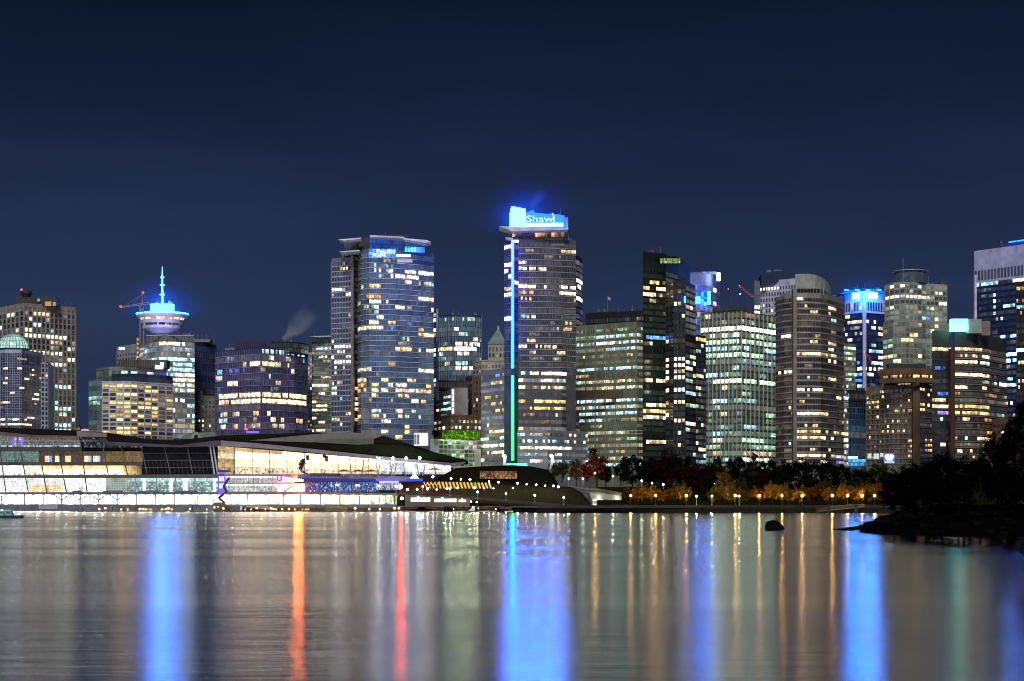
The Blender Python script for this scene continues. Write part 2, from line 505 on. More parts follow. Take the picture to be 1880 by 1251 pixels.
# ================================================================== THE CITY, from west... to the park
# ---- concrete office tower with roof beacon
b = building('office_tower', 'beige concrete office slab with deep window piers and a red beacon on its roof pad', 'office tower', 70, 1600)
vol(b, [(-40, 573), (44, 557), (138, 565)], 1600, 569.5, 10.2, 792, 7.6, CONC, G_BRN, bh=.74, mw=.3, fin=(7.6, 2.2, .7, CONC, 562, 792), par=3.2, amb=.012, p=.035, unit=1, pal='wWc', lit=[
 (45,(614,620),120,'W'),(91,629,113,'w',.9),(121,640,137,'w'),(54,(645,650),112,'W',.95),(121,659,137,'w'),(90,668,123,'W'),(96,697,112,'w',.8),(90,737,108,'c',.9),(88,748,133,'c',.95),(110,757,126,'w'),
 (88,778,134,'c',.9),(88,787,134,'c',.8),(62,575,92,'w',.9,.7),(0,575,30,'W',1,1.1),(46,584,58,'c',.9),(60,597,74,'c'),(28,603,34,'W',1,1.6),(0,605,4,'W',1,1.6),(45,604,58,'w',.7),(96,706,120,'c',.5)])
boxpx(b, 'penthouse', 30, 103, 546, 562, 1612, 14, DARKB)
boxpx(b, 'lit_window', 83, 94, 554, 562, 1611.6, .3, lamp_mat('amber_room', (1, .6, .28), .55, 'NONE'))
boxpx(b, 'lit_window', 97, 102, 555, 562, 1611.6, .3, lamp_mat('amber_room', (1, .6, .28), .55, 'NONE'))
m = M(); m.lathe(X(49, 1620), 1620, [(2.5, Z(547, 1620)), (4.8, Z(539, 1620)), (4.9, Z(535, 1620)), (.1, Z(534.8, 1620))], 16); m.build('roof_pad', DARKM, b)
m = M(); m.ball(W(71, 551.5, 1610), 1.35, 12, 0, (1, .4, 1)); m.build('dish_antenna', WHITE, b, True)
m = M(); m.ball(W(39.5, 532.5, 1619), .95, 8); m.build('beacon_lamp', L_RED, b)

# ---- dome tower
b = building('dome_tower', 'navy glass tower carrying a glowing ribbed glass dome', 'office tower', 30, 1420)
vol(b, [(-30, 646), (10, 642), (40, 642), (76, 648)], 1420, 648, 4.45, 790, 4.5, GRID, G_NAVY, bh=.84, mw=.16, frame=GRID, amb=.012, ambc=(.5, .6, 1), p=.008, lit=[
 (7,678.5,16,'w'),(33,679,41,'w'),(57,679,63,'w'),(57,688,63,'w'),(8,696,16,'w'),(0,696,2,'w'),(44,697,53,'w'),(7,705,16,'w',1,.8),(18,723,28,'w',1,.8),(62,723,72,'w',1,1.2),(57,732,72,'w',1,1.1),(62,740,67,'w',1,.5),(5,740,15,'w'),
 (0,769,62,'W',.8,.9),(0,781,56,'w',1,1.2),(3,748,9,'o',.6,.4)])
vol(b, [(75, 666), (88.5, 667)], 1421, 667, 8.75, 790, 6.6, WHITE, G_DARK, bh=.6, mw=.42, amb=.01, lit=[(82,690,88,'y',1,.5)], wname='side_wing', p=.02)
m = M(); cx, cy, r = X(24, 1438), 1438, 28.5/F*1438
zb_ = Z(641, 1438)
def domecol(j, k):
    e = (.85 - .05*j) * (.8 + .4*RND.random()); return (.62*e, 1.0*e, .9*e)
prof = [(r*math.cos(a), zb_ + r*math.sin(a)) for a in [math.pi/2*q/9 for q in range(10)]]
prof[-1] = (.05, zb_ + r)
m.lathe(cx, cy, prof, 28, 0, domecol); m.build('dome', window_light('dome_light', .3, .7, 1.2), b)
for k in range(28):
    a = 2*math.pi*k/28; mm = M()
    for q in range(9):
        p0, p1 = prof[q], prof[q+1]
        mm.tube((cx + (p0[0]+.1)*math.cos(a), cy + (p0[0]+.1)*math.sin(a), p0[1]), (cx + (p1[0]+.1)*math.cos(a), cy + (p1[0]+.1)*math.sin(a), p1[1]), .3, .3, 4)
    if math.sin(a) < .3: mm.build('dome_rib', GREENROOF, b)
for q in range(1, 9, 2):
    mm = M(); rr, zz = prof[q]; mm.lathe(cx, cy, [(rr+.02, zz-.14), (rr+.22, zz-.14), (rr+.22, zz+.14), (rr+.02, zz+.14)], 28); mm.build('dome_hoop', GREENROOF, b)
m = M(); m.lathe(cx, cy, [(r*1.04, Z(650, 1438)), (r*1.04, zb_ + .1), (r*.9, zb_ + .1)], 28); m.build('dome_drum', NAVY, b)

# ---- small domed bell turret far behind
b = building('domed_turret', 'small brown brick turret with a domed cap showing over the dark roof', 'tower', 143.5, 1500)
boxpx(b, 'wall', 139.5, 147.5, 783, 815, 1500, 4, BRICK)
m = M(); m.lathe(X(143.5, 1502), 1502, [(1.7, Z(784, 1502)), (1.6, Z(780, 1502)), (1.1, Z(776.5, 1502)), (.1, Z(774, 1502))], 12); m.build('dome', BRICK, b)
boxpx(b, 'lit_window', 141, 142.5, 786, 789, 1499.8, .2, lamp_mat('amber_room', (1, .6, .28), .55, 'NONE')); boxpx(b, 'lit_window', 144.5, 146, 786, 789, 1499.8, .2, lamp_mat('amber_room', (1, .6, .28), .55, 'NONE'))
b = building('roof_pavilion', 'low pavilion with a pink lit roof beside the brick turret', 'pavilion', 154, 1480)
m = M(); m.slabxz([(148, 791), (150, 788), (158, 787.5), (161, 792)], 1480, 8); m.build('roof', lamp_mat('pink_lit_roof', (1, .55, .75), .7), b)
boxpx(b, 'wall', 148, 161, 792, 812, 1481, 7, GREYM)

# ---- waterfront hotel with white frame
b = building('hotel', 'hotel with a white gridded front and many yellow lit rooms beside green glass wings', 'hotel', 250, 1420)
vol(b, [(163, 699), (178, 696.5), (190, 697)], 1436, 699, 9, 812, 7, GREYM, G_TEAL, bh=.86, mw=.12, amb=.05, ambc=(.35, .7, .65), p=.03, pal='g', wname='green_wing', lit=[(163,(729,726),190,'c',1,.35)])
vol(b, [(177, 678), (200, 674.5), (228, 674), (252, 676), (306, 678)], 1446, 679.5, 10, 705, 6, GREYM, G_GREEN, bh=.8, mw=.12, frame=GREYM, amb=.06, ambc=(.4, .8, .6), p=.12, pal='g', lit=[(225,686,252,'g',.7,.6),(258,687,282,'g',.6,1)], wname='upper_block', par=1.2)
vol(b, [(205, 687), (252, 686), (306, 690), (317, 692)], 1432, 692, 12, 704, 5, NAVY, G_NAVY, bh=.9, mw=.1, amb=.01, wname='dark_storey', p=0)
hp = []
for yy, xs in {709:[(194,204,1.1),(208,211,.7),(219,228,1.2),(231,240,1.2),(244,252,.9),(256,264,1),(271,276,.5),(311,316,.6)], 717:[(195,204,.8),(209,211,.7),(219,226,.4),(267,276,1.3),(280,290,1)],
  725:[(219,228,.6),(231,240,1.1),(244,252,1),(281,290,.9)], 732.5:[(194,203,.3),(219,227,.6),(245,251,1),(271,274,1.2),(281,290,.6),(311,315,.5)], 740:[(208,214,1),(219,227,.8),(231,240,1.4),(244,252,.3),(256,262,.3),(267,275,.9)],
  748:[(194,203,.9),(220,226,.5),(232,238,.9),(256,264,.9),(270,274,1),(279,292,1.8),(311,315,.6)], 756:[(219,226,.5),(232,238,.4),(243,251,1.2),(281,290,.6)], 763.5:[(207,211,1.2),(219,227,.5),(232,238,.4),(256,263,1.2),(281,288,.5)],
  771:[(219,227,.9),(243,252,1.5),(302,308,1.2),(310,316,1)], 779:[(256,262,.6),(267,275,1.3),(280,290,1)], 787:[(219,226,.8),(231,238,.9),(244,251,.6)], 794.5:[(193,202,1),(207,212,.9),(218,227,1.1),(231,238,.8),(244,251,.8),(267,276,1.4)], 803:[(302,308,1.3)]}.items():
    hp += [(x0, yy, x1, 'y', 1, s*.85) for x0, x1, s in xs]
vol(b, [(187.5, 701), (240, 701), (290, 704), (318, 706)], 1420, 705.2, 7.75, 815, 12.2, WHITE, G_BRN, bh=.66, mw=.2, amb=.02, ambc=(1, .8, .6), p=.0, lit=hp, par=.5)
boxpx(b, 'penthouse', 216, 306, 661, 676, 1456, 14, DARKB)
for k in range(22): boxpx(b, 'roof_screen_fin', 217+4*k, 218+4*k, 661.5, 673, 1455.6, .35, surf('brown_fin', (.2, .16, .13)))
boxpx(b, 'roof_floodlight', 285, 299, 671, 677.5, 1440, .6, L_COOL)
boxpx(b, 'roof_floodlight', 295, 300, 666, 671, 1440, .6, L_COOL)

# ---- white slab far behind with a lit sign
b = building('white_office_slab', 'blank white slab with small windows behind the hotel penthouse', 'office tower', 232, 1700)
vol(b, [(214, 637), (250, 631.5)], 1700, 645, 8, 672, 5.5, surf('offwhite_slab', (.42, .42, .44)), G_DARK, bh=.5, mw=.5, p=0)
boxpx(b, 'lit_sign', 218, 229, 638, 642.5, 1697, .4, lamp_mat('small_white_sign', (.9, 1, .95), 1.3))
# ---- round glass tower under construction top
b = building('glass_office_tower', 'cool lit glass office tower with an open steel top floor and rounded corner', 'office tower', 312, 1560)
vol(b, [(250, 634), (262, 626), (270, 620), (284, 616.5), (300, 615), (317, 615.5), (357, 618)], 1560, 626, 9.45, 812, 4.4, GREYM, glass('pale_teal_glass', (.10, .13, .15)), bh=.76, mw=.12, frame=STEEL, slab=(.14, .25, SLABW), amb=.14, ambc=(.55, .8, .95), p=.16, unit=3, pal='cWcg', lit=[
 (270,662,316,'c',.8,.7),(317,663,357,'c',1,1.0),(306,663,312,'W',1,2),(317,672,356,'c',1,.8),(307,682,312,'W',1,2),(312,682,356,'c',1,.8),(317,691,356,'W',1,.8),(317,701,356,'W',.95,.8),(317,710,356,'W',.95,.8),(317,719,356,'W',.9,.7),
 (293,635,316,'w',1,.9),(318,636,345,'W',.9,1.0),(317,738,330,'c',.7,.7),(343,745,356,'c',.8,.7),(317,756,321,'W'),(343,766,356,'c',.8,.7),(317,794,322,'c',1,1.4),(320,653,357,'d',.3),(270,653,316,'d',.2),(270,644,357,'d',.25,.6)])
for k in range(14):
    x = 270 + 6.6*k; mm = M(); mm.tube(W(x, 626, 1562), W(x, 614, 1562), .22, .22, 5); mm.build('steel_column', STEEL, b)
mm = M(); mm.box(W(268, 617, 1561), W(357, 615.5, 1562)); mm.build('roof_beam', STEEL, b)
m = M(); m.box(W(250.5, 660, 1545), W(256, 620, 1549)); m.build('hoist_tower', surf('orange_hoist', (.42, .2, .09)), b)
for k in range(5): boxpx(b, 'hoist_lamp', 252, 254, 622+8*k, 625+8*k, 1544.6, .2, lamp_mat('hoist_light', (1, .6, .3), 1.2))

# ---- observation tower with spire
D = 1750
b = building('observation_tower', 'round observation deck tower glowing blue and white with a tall mast', 'observation tower', 298, D)
cx, cy = X(298, D), D; q = lambda r, y: (r/F*D, Z(y, D))
def lth(name, prof, mat, n=40, cols=None, sm=False):
    m = M(); m.lathe(cx, cy, [q(r, y) for r, y in prof], n, 0, cols); return m.build(name, mat, b, sm)
BOWL = surf('pale_deck_panel', (.66, .64, .74), .6)
for k, dx in enumerate((278, 298, 318)):
    pl_ = bpy.data.lights.new('deck_floodlight', 'POINT'); pl_.energy = 9000; pl_.color = (.42, .42, 1); pl_.shadow_soft_size = 1.5
    po = bpy.data.objects.new('deck_floodlight', pl_); COL.objects.link(po); po.parent = b; po.location = Vector((X(dx, 1716), 1716, Z(619.5, 1716))) - ORIGIN[b.name]
lth('shaft', [(18, 700), (18, 612)], GREYM)
lth('bowl', [(20, 613), (28, 608), (35.5, 604.5)], BOWL, sm=True)
lth('lower_rim', [(35.5, 604.5), (36.5, 604), (36.5, 599.5), (33, 599.3)], BOWL)
wl = lambda j, k: SC(RND.choice([K['c'], K['w'], K['b'], (.05, .08, .3)]), (.9*RND.random()**2))
lth('window_band', [(34.5, 599.3), (35.5, 595)], WL, 60, wl)
lth('middle_rim', [(35, 595), (39.5, 594.5), (40, 589), (38, 588.6)], BOWL)
wl2 = lambda j, k: SC(RND.choice([K['w'], K['o'], K['w'], K['W']]), (.4 + 1.3*RND.random()))
lth('restaurant_window', [(38, 588.6), (40, 585)], WL, 60, wl2)
lth('upper_rim', [(40, 585), (46, 583.5), (47, 577.5), (44, 577)], BOWL)
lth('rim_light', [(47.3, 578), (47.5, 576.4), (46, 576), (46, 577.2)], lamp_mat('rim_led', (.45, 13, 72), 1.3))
lth('deck', [(46, 577), (30, 574), (22, 573), (.1, 573)], BOWL)
lth('drum', [(21.5, 573.2), (21.5, 560.5), (22.2, 560.2), (22.2, 559.8), (.1, 559.6)], lamp_mat('drum_painted_floodlight', (.42, 11, 62), 1.0))  # floodlighting on the drum put in as its own glow
SP = lamp_mat('mast_painted_floodlight', (.42, 3.2, 20), 1.1)  # floodlighting on mast, platforms and antennas put in as their own glow
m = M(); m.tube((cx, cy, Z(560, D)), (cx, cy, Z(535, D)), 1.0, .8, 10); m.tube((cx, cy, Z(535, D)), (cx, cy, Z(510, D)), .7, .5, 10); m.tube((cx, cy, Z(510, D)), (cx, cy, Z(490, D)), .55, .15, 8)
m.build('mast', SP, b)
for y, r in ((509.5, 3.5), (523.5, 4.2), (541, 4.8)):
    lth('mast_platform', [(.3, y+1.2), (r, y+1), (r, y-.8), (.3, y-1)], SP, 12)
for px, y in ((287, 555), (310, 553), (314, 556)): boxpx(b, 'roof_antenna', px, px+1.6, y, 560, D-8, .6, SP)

def crane_parts(root, base, topz, jib, mat, tower_w=2.0):
    """lattice mast and jib as tubes with zigzag bracing"""
    m = M(); x, y, z0 = base; w = tower_w/2
    for sx in (-w, w):
        for sy in (-w, w): m.tube((x+sx, y+sy, z0), (x+sx, y+sy, topz), .14, .14, 4)
    z = z0; s = 1
    while z < topz - 2:
        m.tube((x - s*w, y - w, z), (x + s*w, y - w, z + 2.4), .09, .09, 4); s = -s; z += 2.4
    m.build('mast', mat, root)
    m = M(); a, c = Vector(jib[0]), Vector(jib[1]); n = max(4, int((c-a).length / 2.5)); up = Vector((0, 0, 1.6))
    m.tube(a, c, .16, .16, 4); m.tube(a + up, c + up*.4, .14, .14, 4)
    for k in range(n):
        p, r = a.lerp(c, k/n), a.lerp(c, (k+1)/n); u0, u1 = up.lerp(up*.4, k/n), up.lerp(up*.4, (k+1)/n)
        m.tube(p, r + u1, .08, .08, 4); m.tube(p + u0, p, .08, .08, 4)
    m.build('jib', mat, root)
# crane before the observation tower
Dk = 1590
b = building('tower_crane', 'pale lattice tower crane with red lights beside the observation deck', 'crane', 262, Dk)
crane_parts(b, (X(260.5, Dk), Dk, Z(640, Dk)), Z(562, Dk), ((X(275, Dk), Dk, Z(558.5, Dk)), (X(222, Dk), Dk, Z(565, Dk))), STEEL, 2.8)
m = M(); m.tube(W(260.5, 562, Dk), W(262.5, 539, Dk), .3, .12, 5); m.build('apex', STEEL, b)
for xx, yy in ((228, 562), (242, 560), (274, 558)):
    m = M(); m.tube(W(262.5, 540, Dk), W(xx, yy, Dk), .07, .07, 4); m.build('tie_cable', STEEL, b)
boxpx(b, 'cab', 257, 264, 567, 573, Dk-2, 3, GREYM)
for xx, yy in ((221.5, 563), (262.5, 537.5)):
    m = M(); m.ball(W(xx, yy, Dk), .85, 8); m.build('warning_light', L_RED, b)

# ---- dark blue tower and stone building
b = building('ribbed_glass_tower', 'unlit dark navy tower with fine vertical ribs behind the stone building', 'office tower', 376, 1700)
vol(b, [(355, 627.5), (384, 631), (397, 634)], 1700, 634, 11, 745, 6, NAVY, glass('midnight_glass', (.012, .022, .07)), bh=.94, mw=.1, amb=.006, ambc=(.2, .3, 1), p=0, fin=(3.3, .6, .3, surf('navy_rib', (.05, .08, .2)), 628, 745))
boxpx(b, 'roof_plant', 357, 386, 623, 628.5, 1712, 14, GREYM)
for px in (362, 371, 379, 393): 
    m = M(); m.tube(W(px, 628, 1712), W(px, 614, 1712), .16, .1, 4); m.build('roof_antenna', STEEL, b)
b = building('stone_building', 'old grey stone block with few small lit windows below the navy tower', 'office building', 376, 1600)
vol(b, [(356, 727), (395, 728)], 1600, 734, 8.6, 812, 6.6, DKSTONE, G_DARK, bh=.46, mw=.62, p=.03, unit=1, par=.8, lit=[(361,771,370,'W',1,.9),(372,771,377,'W',1,1.2),(386,771,391,'W',1,1.2),(372,779.5,377,'W'),(386,779.5,391,'W'),(372,788,377,'W',1,.8)])
boxpx(b, 'roof_plant', 357, 372, 718, 728, 1606, 10, DKSTONE)
b = building('gabled_station', 'low hall with a green pitched roof and cream arched gable', 'station', 365, 1400)
m = M(); m.slabxz([(330, 806), (345, 795), (395, 794), (400, 806)], 1405, 14); m.build('roof', GREENROOF, b)
m = M(); m.slabxz([(349, 806), (354, 798), (360, 792.5), (366, 798), (371, 806)], 1402, 3); m.build('gable', CREAM, b)
m = M(); m.slabxz([(355.5, 806), (357, 799.5), (360, 797.5), (363, 799.5), (364.5, 806)], 1401.8, .3); m.build('arched_window', G_DARK, b)
boxpx(b, 'wall', 330, 400, 805.8, 830, 1406, 12, DKSTONE)

# ---- violet glass office block
b = building('violet_office_block', 'violet glass office block with two rows of warm lit floors and a corner edge', 'office building', 478, 1450)
vol(b, [(396, 645), (478, 638.6), (540, 643), (565, 647)], 1450, 639, 11.4, 812, 3.1, PURP, G_PURP, bh=.8, mw=.2, frame=PURPF, slab=(.09, .3, surf('lavender_slab', (.42, .40, .6))), amb=.018, ambc=(.5, .4, 1), p=.025, unit=3, pal='wWc', lit=[
 (445,(672.5,670.5),477,'w',.95,1.1),(480,(670,672.5),514,'w',.95,1.2),(519,672.5,536,'w',.4,.6),(398,(686.5,686),408,'b',1,1.2),(410,(686,683.5),448,'b',.6,.45),(535,684.5,541,'W'),(418,(708.5,707.5),436,'W',1,1.2),(398,(720.5,720),405,'b',1,.5),
 (398,(731.5,728),477,'w',.97,1.3),(480,(728,731.5),563,'w',.97,1.4),(398,(742.5,740),477,'w',.97,1.25),(480,(740,742.5),563,'w',.97,1.3),(406,765,416,'w',.8,.7),(426,765,436,'w',.8,.7),(437,765,446,'w',.9,.8),(465,764,476,'o',.9,.9),
 (465,776,477,'w',.9,.6),(490,764,496,'W',1,1),(498,776,506,'w',.9,.8),(517,776,522,'w'),(544,777,556,'o',1,1.2),(405,788,414,'w',1,.9),(426,788,435,'o',1,.9),(465,787,477,'d'),(499,787,508,'w',1,.7),(512,787,521,'w'),
 (481,648,540,'c',.75,.5),(493,657,502,'W',1,.8),(526,658,535,'d'),(548,647,550,'c',1,1.2),(556,662,562,'b',.8,1.2),(552,652,558,'c',.6)])
boxpx(b, 'penthouse', 433, 500, 626, 641, 1475, 20, surf('violet_screen', (.045, .035, .09)))
vol(b, [(498, 629), (530, 627), (552, 629), (566, 632)], 1464, 629, 9, 646, 3.2, DARKM, G_DARK, bh=.85, mw=.2, frame=GREYM, p=.04, pal='c', wname='penthouse_screen', thick=14)
boxpx(b, 'sign_light', 449, 455, 786, 790, 1446, .4, lamp_mat('red_sign_light', (1, .08, .2), 2.2))
boxpx(b, 'sign_light', 452, 475, 792, 795.5, 1445, .4, lamp_mat('violet_sign_light', (.2, .12, 1), 1.6))

# ---- slender flat tower with winged canopy
b = building('slender_apartment_tower', 'slender greenish apartment tower topped by a thin white wing canopy', 'apartment tower', 588, 1550)
vol(b, [(573, 628), (609, 627)], 1550, 629, 7.5, 812, 4.2, surf('grey_green_spandrel', (.17, .2, .17)), G_GREEN, bh=.62, mw=.14, slab=(.13, .35, SLABW), amb=.06, ambc=(.6, .8, .6), p=.1, unit=3, pal='wWg', lit=[
 (582,641,609,'c',1,.8),(573,705,604,'W',1,1.5),(573,742,602,'w',.9,.9),(573,756,602,'w',1,1.1),(573,765,580,'w'),(586,779,595,'w',1,1.3),(573,794,597,'w',.9,1.4),(580,634,609,'d',.2)])
vol(b, [(565.5, 648), (573, 647)], 1549, 650, 7.5, 812, 3, WHITE, G_GREY, bh=.5, mw=.5, p=.16, unit=1, pal='wW', wname='side_wing')
m = M(); m.slabxz([(567, 617.6), (610, 616.4), (610, 618.4), (586, 619.5)], 1545, 14); m.build('canopy', WHITE, b)
for px in (583, 589, 595, 601, 607): boxpx(b, 'canopy_post', px, px+1.2, 619, 630, 1550, 1, surf('cream_post', (.5, .46, .36)))
# ---- blue glass hotel tower with a pale wing
b = building('blue_glass_tower', 'tall blue glass tower with a bright blue lit crown and pale side wing', 'apartment tower', 700, 1380)
LW = surf('pale_violet_panel', (.20, .21, .29), .6)
vol(b, [(609, 475), (645, 472)], 1392, 478, 9.55, 806, 5.2, LW, G_DBLUE, bh=.62, mw=.3, slab=(.12, .3, SLABW), amb=.02, ambc=(.4, .5, 1), p=.03, unit=2, pal='wW', wname='side_wing', fin=(5.2, 1.4, .5, surf('pale_pier', (.27, .28, .37)), 478, 806), lit=[
 (609,536,643,'W',1,2.2),(609,632.5,643,'W',1,2.2),(633,651,643,'w'),(609,661,643,'W',1,2.4),(609,671,636,'w',.6,.8),(609,680,634,'w',.4,.4),(609,709,617,'W',1,1.3),(619,700,630,'y',1,.9),(609,727,617,'W',1,1.3),(624,727,628,'b',1,1),(634,763,642,'y',1,1),(622,780,628,'w')])
boxpx(b, 'pier', 644, 649, 470, 810, 1390, 12, surf('grey_brown_pier', (.20, .175, .16)))
vol(b, [(649, 467), (658, 468)], 1402, 470, 9.55, 810, 9, DARKM, G_DARK, bh=.7, mw=.1, p=.02, unit=1, pal='o', wname='recess', lit=[(649,717,657,'o',1,.8),(649,735,657,'o',1,.8),(649,745,657,'W',1,1.4),(649,754,657,'y',1,.8),(649,771,657,'y',1,.9)])
SPB = surf('blue_grey_spandrel', (.13, .17, .25), .5)
lit11 = [(686,495,720,'W',.5,.9),(676,486,722,'c',.5,.5),(680,504,702,'c',.4,.5),(714,506.5,766,'W',.9,1.1),(740,502,767,'W',.7,.7),(738,516,756,'W',.85,1.0),(769,500,795,'W',1,1.6),(769,519,783,'w',.9,.6),(783,520,795,'g',.9,.7),(768,529,778,'o',.7,.6),(680,523,700,'y',.9,.8),(660,524,676,'g',.5,.6),(675,540,700,'o',.8,.9),(678,553,698,'w',.9,1.1),(657,553,678,'w',.4,.6),(769,548,795,'w',1,1.1),
 (682,562,698,'g',.8,.9),(662,562,676,'g',.5,.6),(727,565,757,'w',.95,1),(688,577,702,'g',.6,.6),(692,585,702,'W',.7,.7),(714,592,726,'y',1,1.1),(657,602,678,'w',.95,1.0),(679,602,705,'w',.9,1.0),(716,602,724,'b',1,.8),(769,605,778,'o',1,.9),(769,614,777,'w',1,.9),(778,615,794,'y',1,1),(746,594,757,'b',1,.6),(740,622,750,'g',.8,.7),
 (727,641,756,'o',.75,.9),(769,643,795,'w',.9,1.1),(713,670,726,'y',1,1.3),(767,682,795,'W',.97,2.0),(702,699,713,'y',1,1),(657,697,674,'w',.5,.6),(657,707,674,'o',.85,.8),(657,716,674,'o',.6,.7),(681,707,694,'y',1,1),(681,716,694,'w',1,1),(681,725,694,'w',1,1),(702,716.5,711,'w',1,1.2),(714,708,723,'c',1,.8),(727,709,747,'W',1,1.2),(784,710,792,'o',1,1),(727,718,792,'w',.9,.9),(742,728,750,'w',1,1),(757,737,766,'w',1,1.3),(772,737,780,'o',1,1),(716,736,723,'d',1,1),(728,754,737,'W',1,1.1),(757,754,766,'g',.8,1),(729,763,737,'w',1,.8),(657,762,674,'o',.5,.7),(681,762,694,'o',.95,.9),(703,762,707,'o',1,1),(742,781,751,'y',1,1.1),(742,790,751,'y',1,1.1),(700,789,711,'w',1,1.2),(728,799,738,'y',1,1.2),(745,764,752,'g',1,.6),(768,763,774,'g',1,.8)]
vol(b, [(657, 463), (663, 459), (678, 456.5), (726, 458), (768, 461.5), (796, 465)], 1380, 463, 9.55, 822, 4.4, SPB, G_BLUE, bh=.74, mw=.14, frame=surf('blue_grey_mullion', (.22, .27, .36)), slab=(.1, .35, SLABW), amb=.03, ambc=(.35, .6, 1), p=.035, unit=3, pal='wWcw', lit=lit11)
# crown boxes, canopies, lit sign band
vol(b, [(679, 433), (742, 436)], 1386, 435, 13, 461, 5, surf('blue_lit_frame', (.05, .12, .3)), glass('crown_glass', (.04, .15, .42)), bh=.9, mw=.1, amb=.5, ambc=(.03, .17, .75), p=0, wname='crown', thick=20)
vol(b, [(743, 439), (780, 441)], 1388, 441, 11, 463, 5, surf('blue_lit_frame', (.05, .12, .3)), glass('crown_glass', (.04, .15, .42)), bh=.9, mw=.1, amb=.32, ambc=(.03, .17, .6), p=0, wname='crown', thick=20)
vol(b, [(632, 441), (656, 438)], 1396, 441, 11, 464, 5, GREYB, G_DBLUE, bh=.88, mw=.12, frame=GREYM, amb=.03, p=0, wname='roof_lounge', thick=16)
boxpx(b, 'roof_plant', 656, 679, 436, 468, 1400, 14, DARKM); boxpx(b, 'roof_plant', 703, 740, 431, 437, 1394, 10, DARKM)
for pl in ([(621, 440), (662, 436.5), (662, 438.5), (632, 442)], [(622.5, 462), (660, 459), (660, 461), (630, 463.5)], [(740, 437.5), (783, 441), (790.5, 444), (780, 446), (740, 439.5)], [(679, 432), (742, 435), (742, 437), (679, 435)]):
    m = M(); m.slabxz(pl, 1376, 20); m.build('roof_canopy', WHITE, b)
a0, a1 = W(677, 466, 1377), W(727, 466, 1379)
litpanel(b, 'sign_backlight', 677, 727, 457, 474, 1377, 14, 3, lambda u, v: SC((.16, .38, 1), (.5 + .9*RND.random())), [SPB, WL], gap=.08)
lettering('sign_lettering', 'Pacific', (X(708, 1376), 1376, Z(462, 1376)), 4.0, L_LOGO, b, 0, 1.25)
lettering('sign_lettering', 'RIM', (X(696, 1376), 1376, Z(469, 1376)), 3.4, L_LOGO, b, 0, 1.6)
boxpx(b, 'sign_light', 728, 754, 467, 472, 1377, .4, lamp_mat('pale_sign_light', (.85, .93, 1), 3.0))
boxpx(b, 'sign_light', 729, 757, 476.5, 482, 1377.5, .3, lamp_mat('lavender_window', (.62, .55, .9), .8, 'NONE'))

# ---- sliver of lit tower behind
b = building('narrow_lit_tower', 'narrow sliver of a brightly lit tower with a white edge pier', 'office tower', 799, 1500)
vol(b, [(793, 572), (801, 570.5)], 1500, 574, 9.2, 735, 6, NAVY, G_DBLUE, bh=.75, mw=.12, p=.35, unit=1, pal='WcW', lit=[(795,586,801,'W',1,1.3),(795,603,801,'W',1,1.4),(795,642,801,'c',1,1.2),(795,702,801,'W',1,1.4)])
boxpx(b, 'pier', 801, 804.5, 567, 735, 1500, 6, surf('pale_blue_pier', (.36, .4, .55)))
# ---- ribbed office tower with bright floors
b = building('finned_office_tower', 'dark office tower with pale vertical ribs and cool white lit middle floors', 'office tower', 842, 1650)
vol(b, [(804, 580), (830, 578), (868, 578), (883, 581)], 1650, 582, 9.0, 735, 3.2, NAVY, glass('blue_black_glass', (.025, .045, .07)), bh=.86, mw=.12, amb=.04, ambc=(.4, .8, .9), p=.08, unit=3, pal='cW', fin=(3.2, .7, .5, surf('ice_blue_fin', (.30, .38, .48)), 580, 735), lit=[
 (833,600,843,'W',1,1.0),(836,629,882,'W',.85,1.1),(805,638,836,'w',.95,.9),(836,639,874,'W',1,1.8),(836,647,862,'W',.9,1),(836,666,858,'c',.8,.8),(838,675,870,'W',.85,1.0),(874,(620,660),882,'c',.5,.6),(806,655,812,'c'),(806,583,840,'g',.5,.4),(850,583,882,'g',.6,.5)])
# ---- stepped concrete block
b = building('stepped_concrete_block', 'stepped beige concrete block with a bright stairwell slit in its blank wall', 'office building', 826, 1500)
vol(b, [(800, 698), (858, 700)], 1520, 701, 11, 712, 3, surf('brown_screen', (.10, .085, .075)), G_BRN, bh=.85, mw=.4, p=0, wname='plant_storey', thick=16)
vol(b, [(793, 722), (828, 716)], 1498, 723, 11, 775, 4.5, CREAM, G_GREY, bh=.46, mw=.1, p=.1, pal='cw', lit=[(813,731,827,'c',1,.8),(813,743,827,'c',1,1),(813,753,827,'c',1,1.2),(795,753,807,'w',.9,.6)], wname='stepped_wing')
boxpx(b, 'blank_wall', 828, 859, 712, 775, 1500, 20, surf('beige_panel', (.42, .38, .32)))
for k in range(4): boxpx(b, 'stair_window', 829.5, 833.5, 715+11.5*k, 725+11.5*k, 1499.6, .4, lamp_mat('stairwell_light', (1, .95, .8), 1.3, 'NONE'))
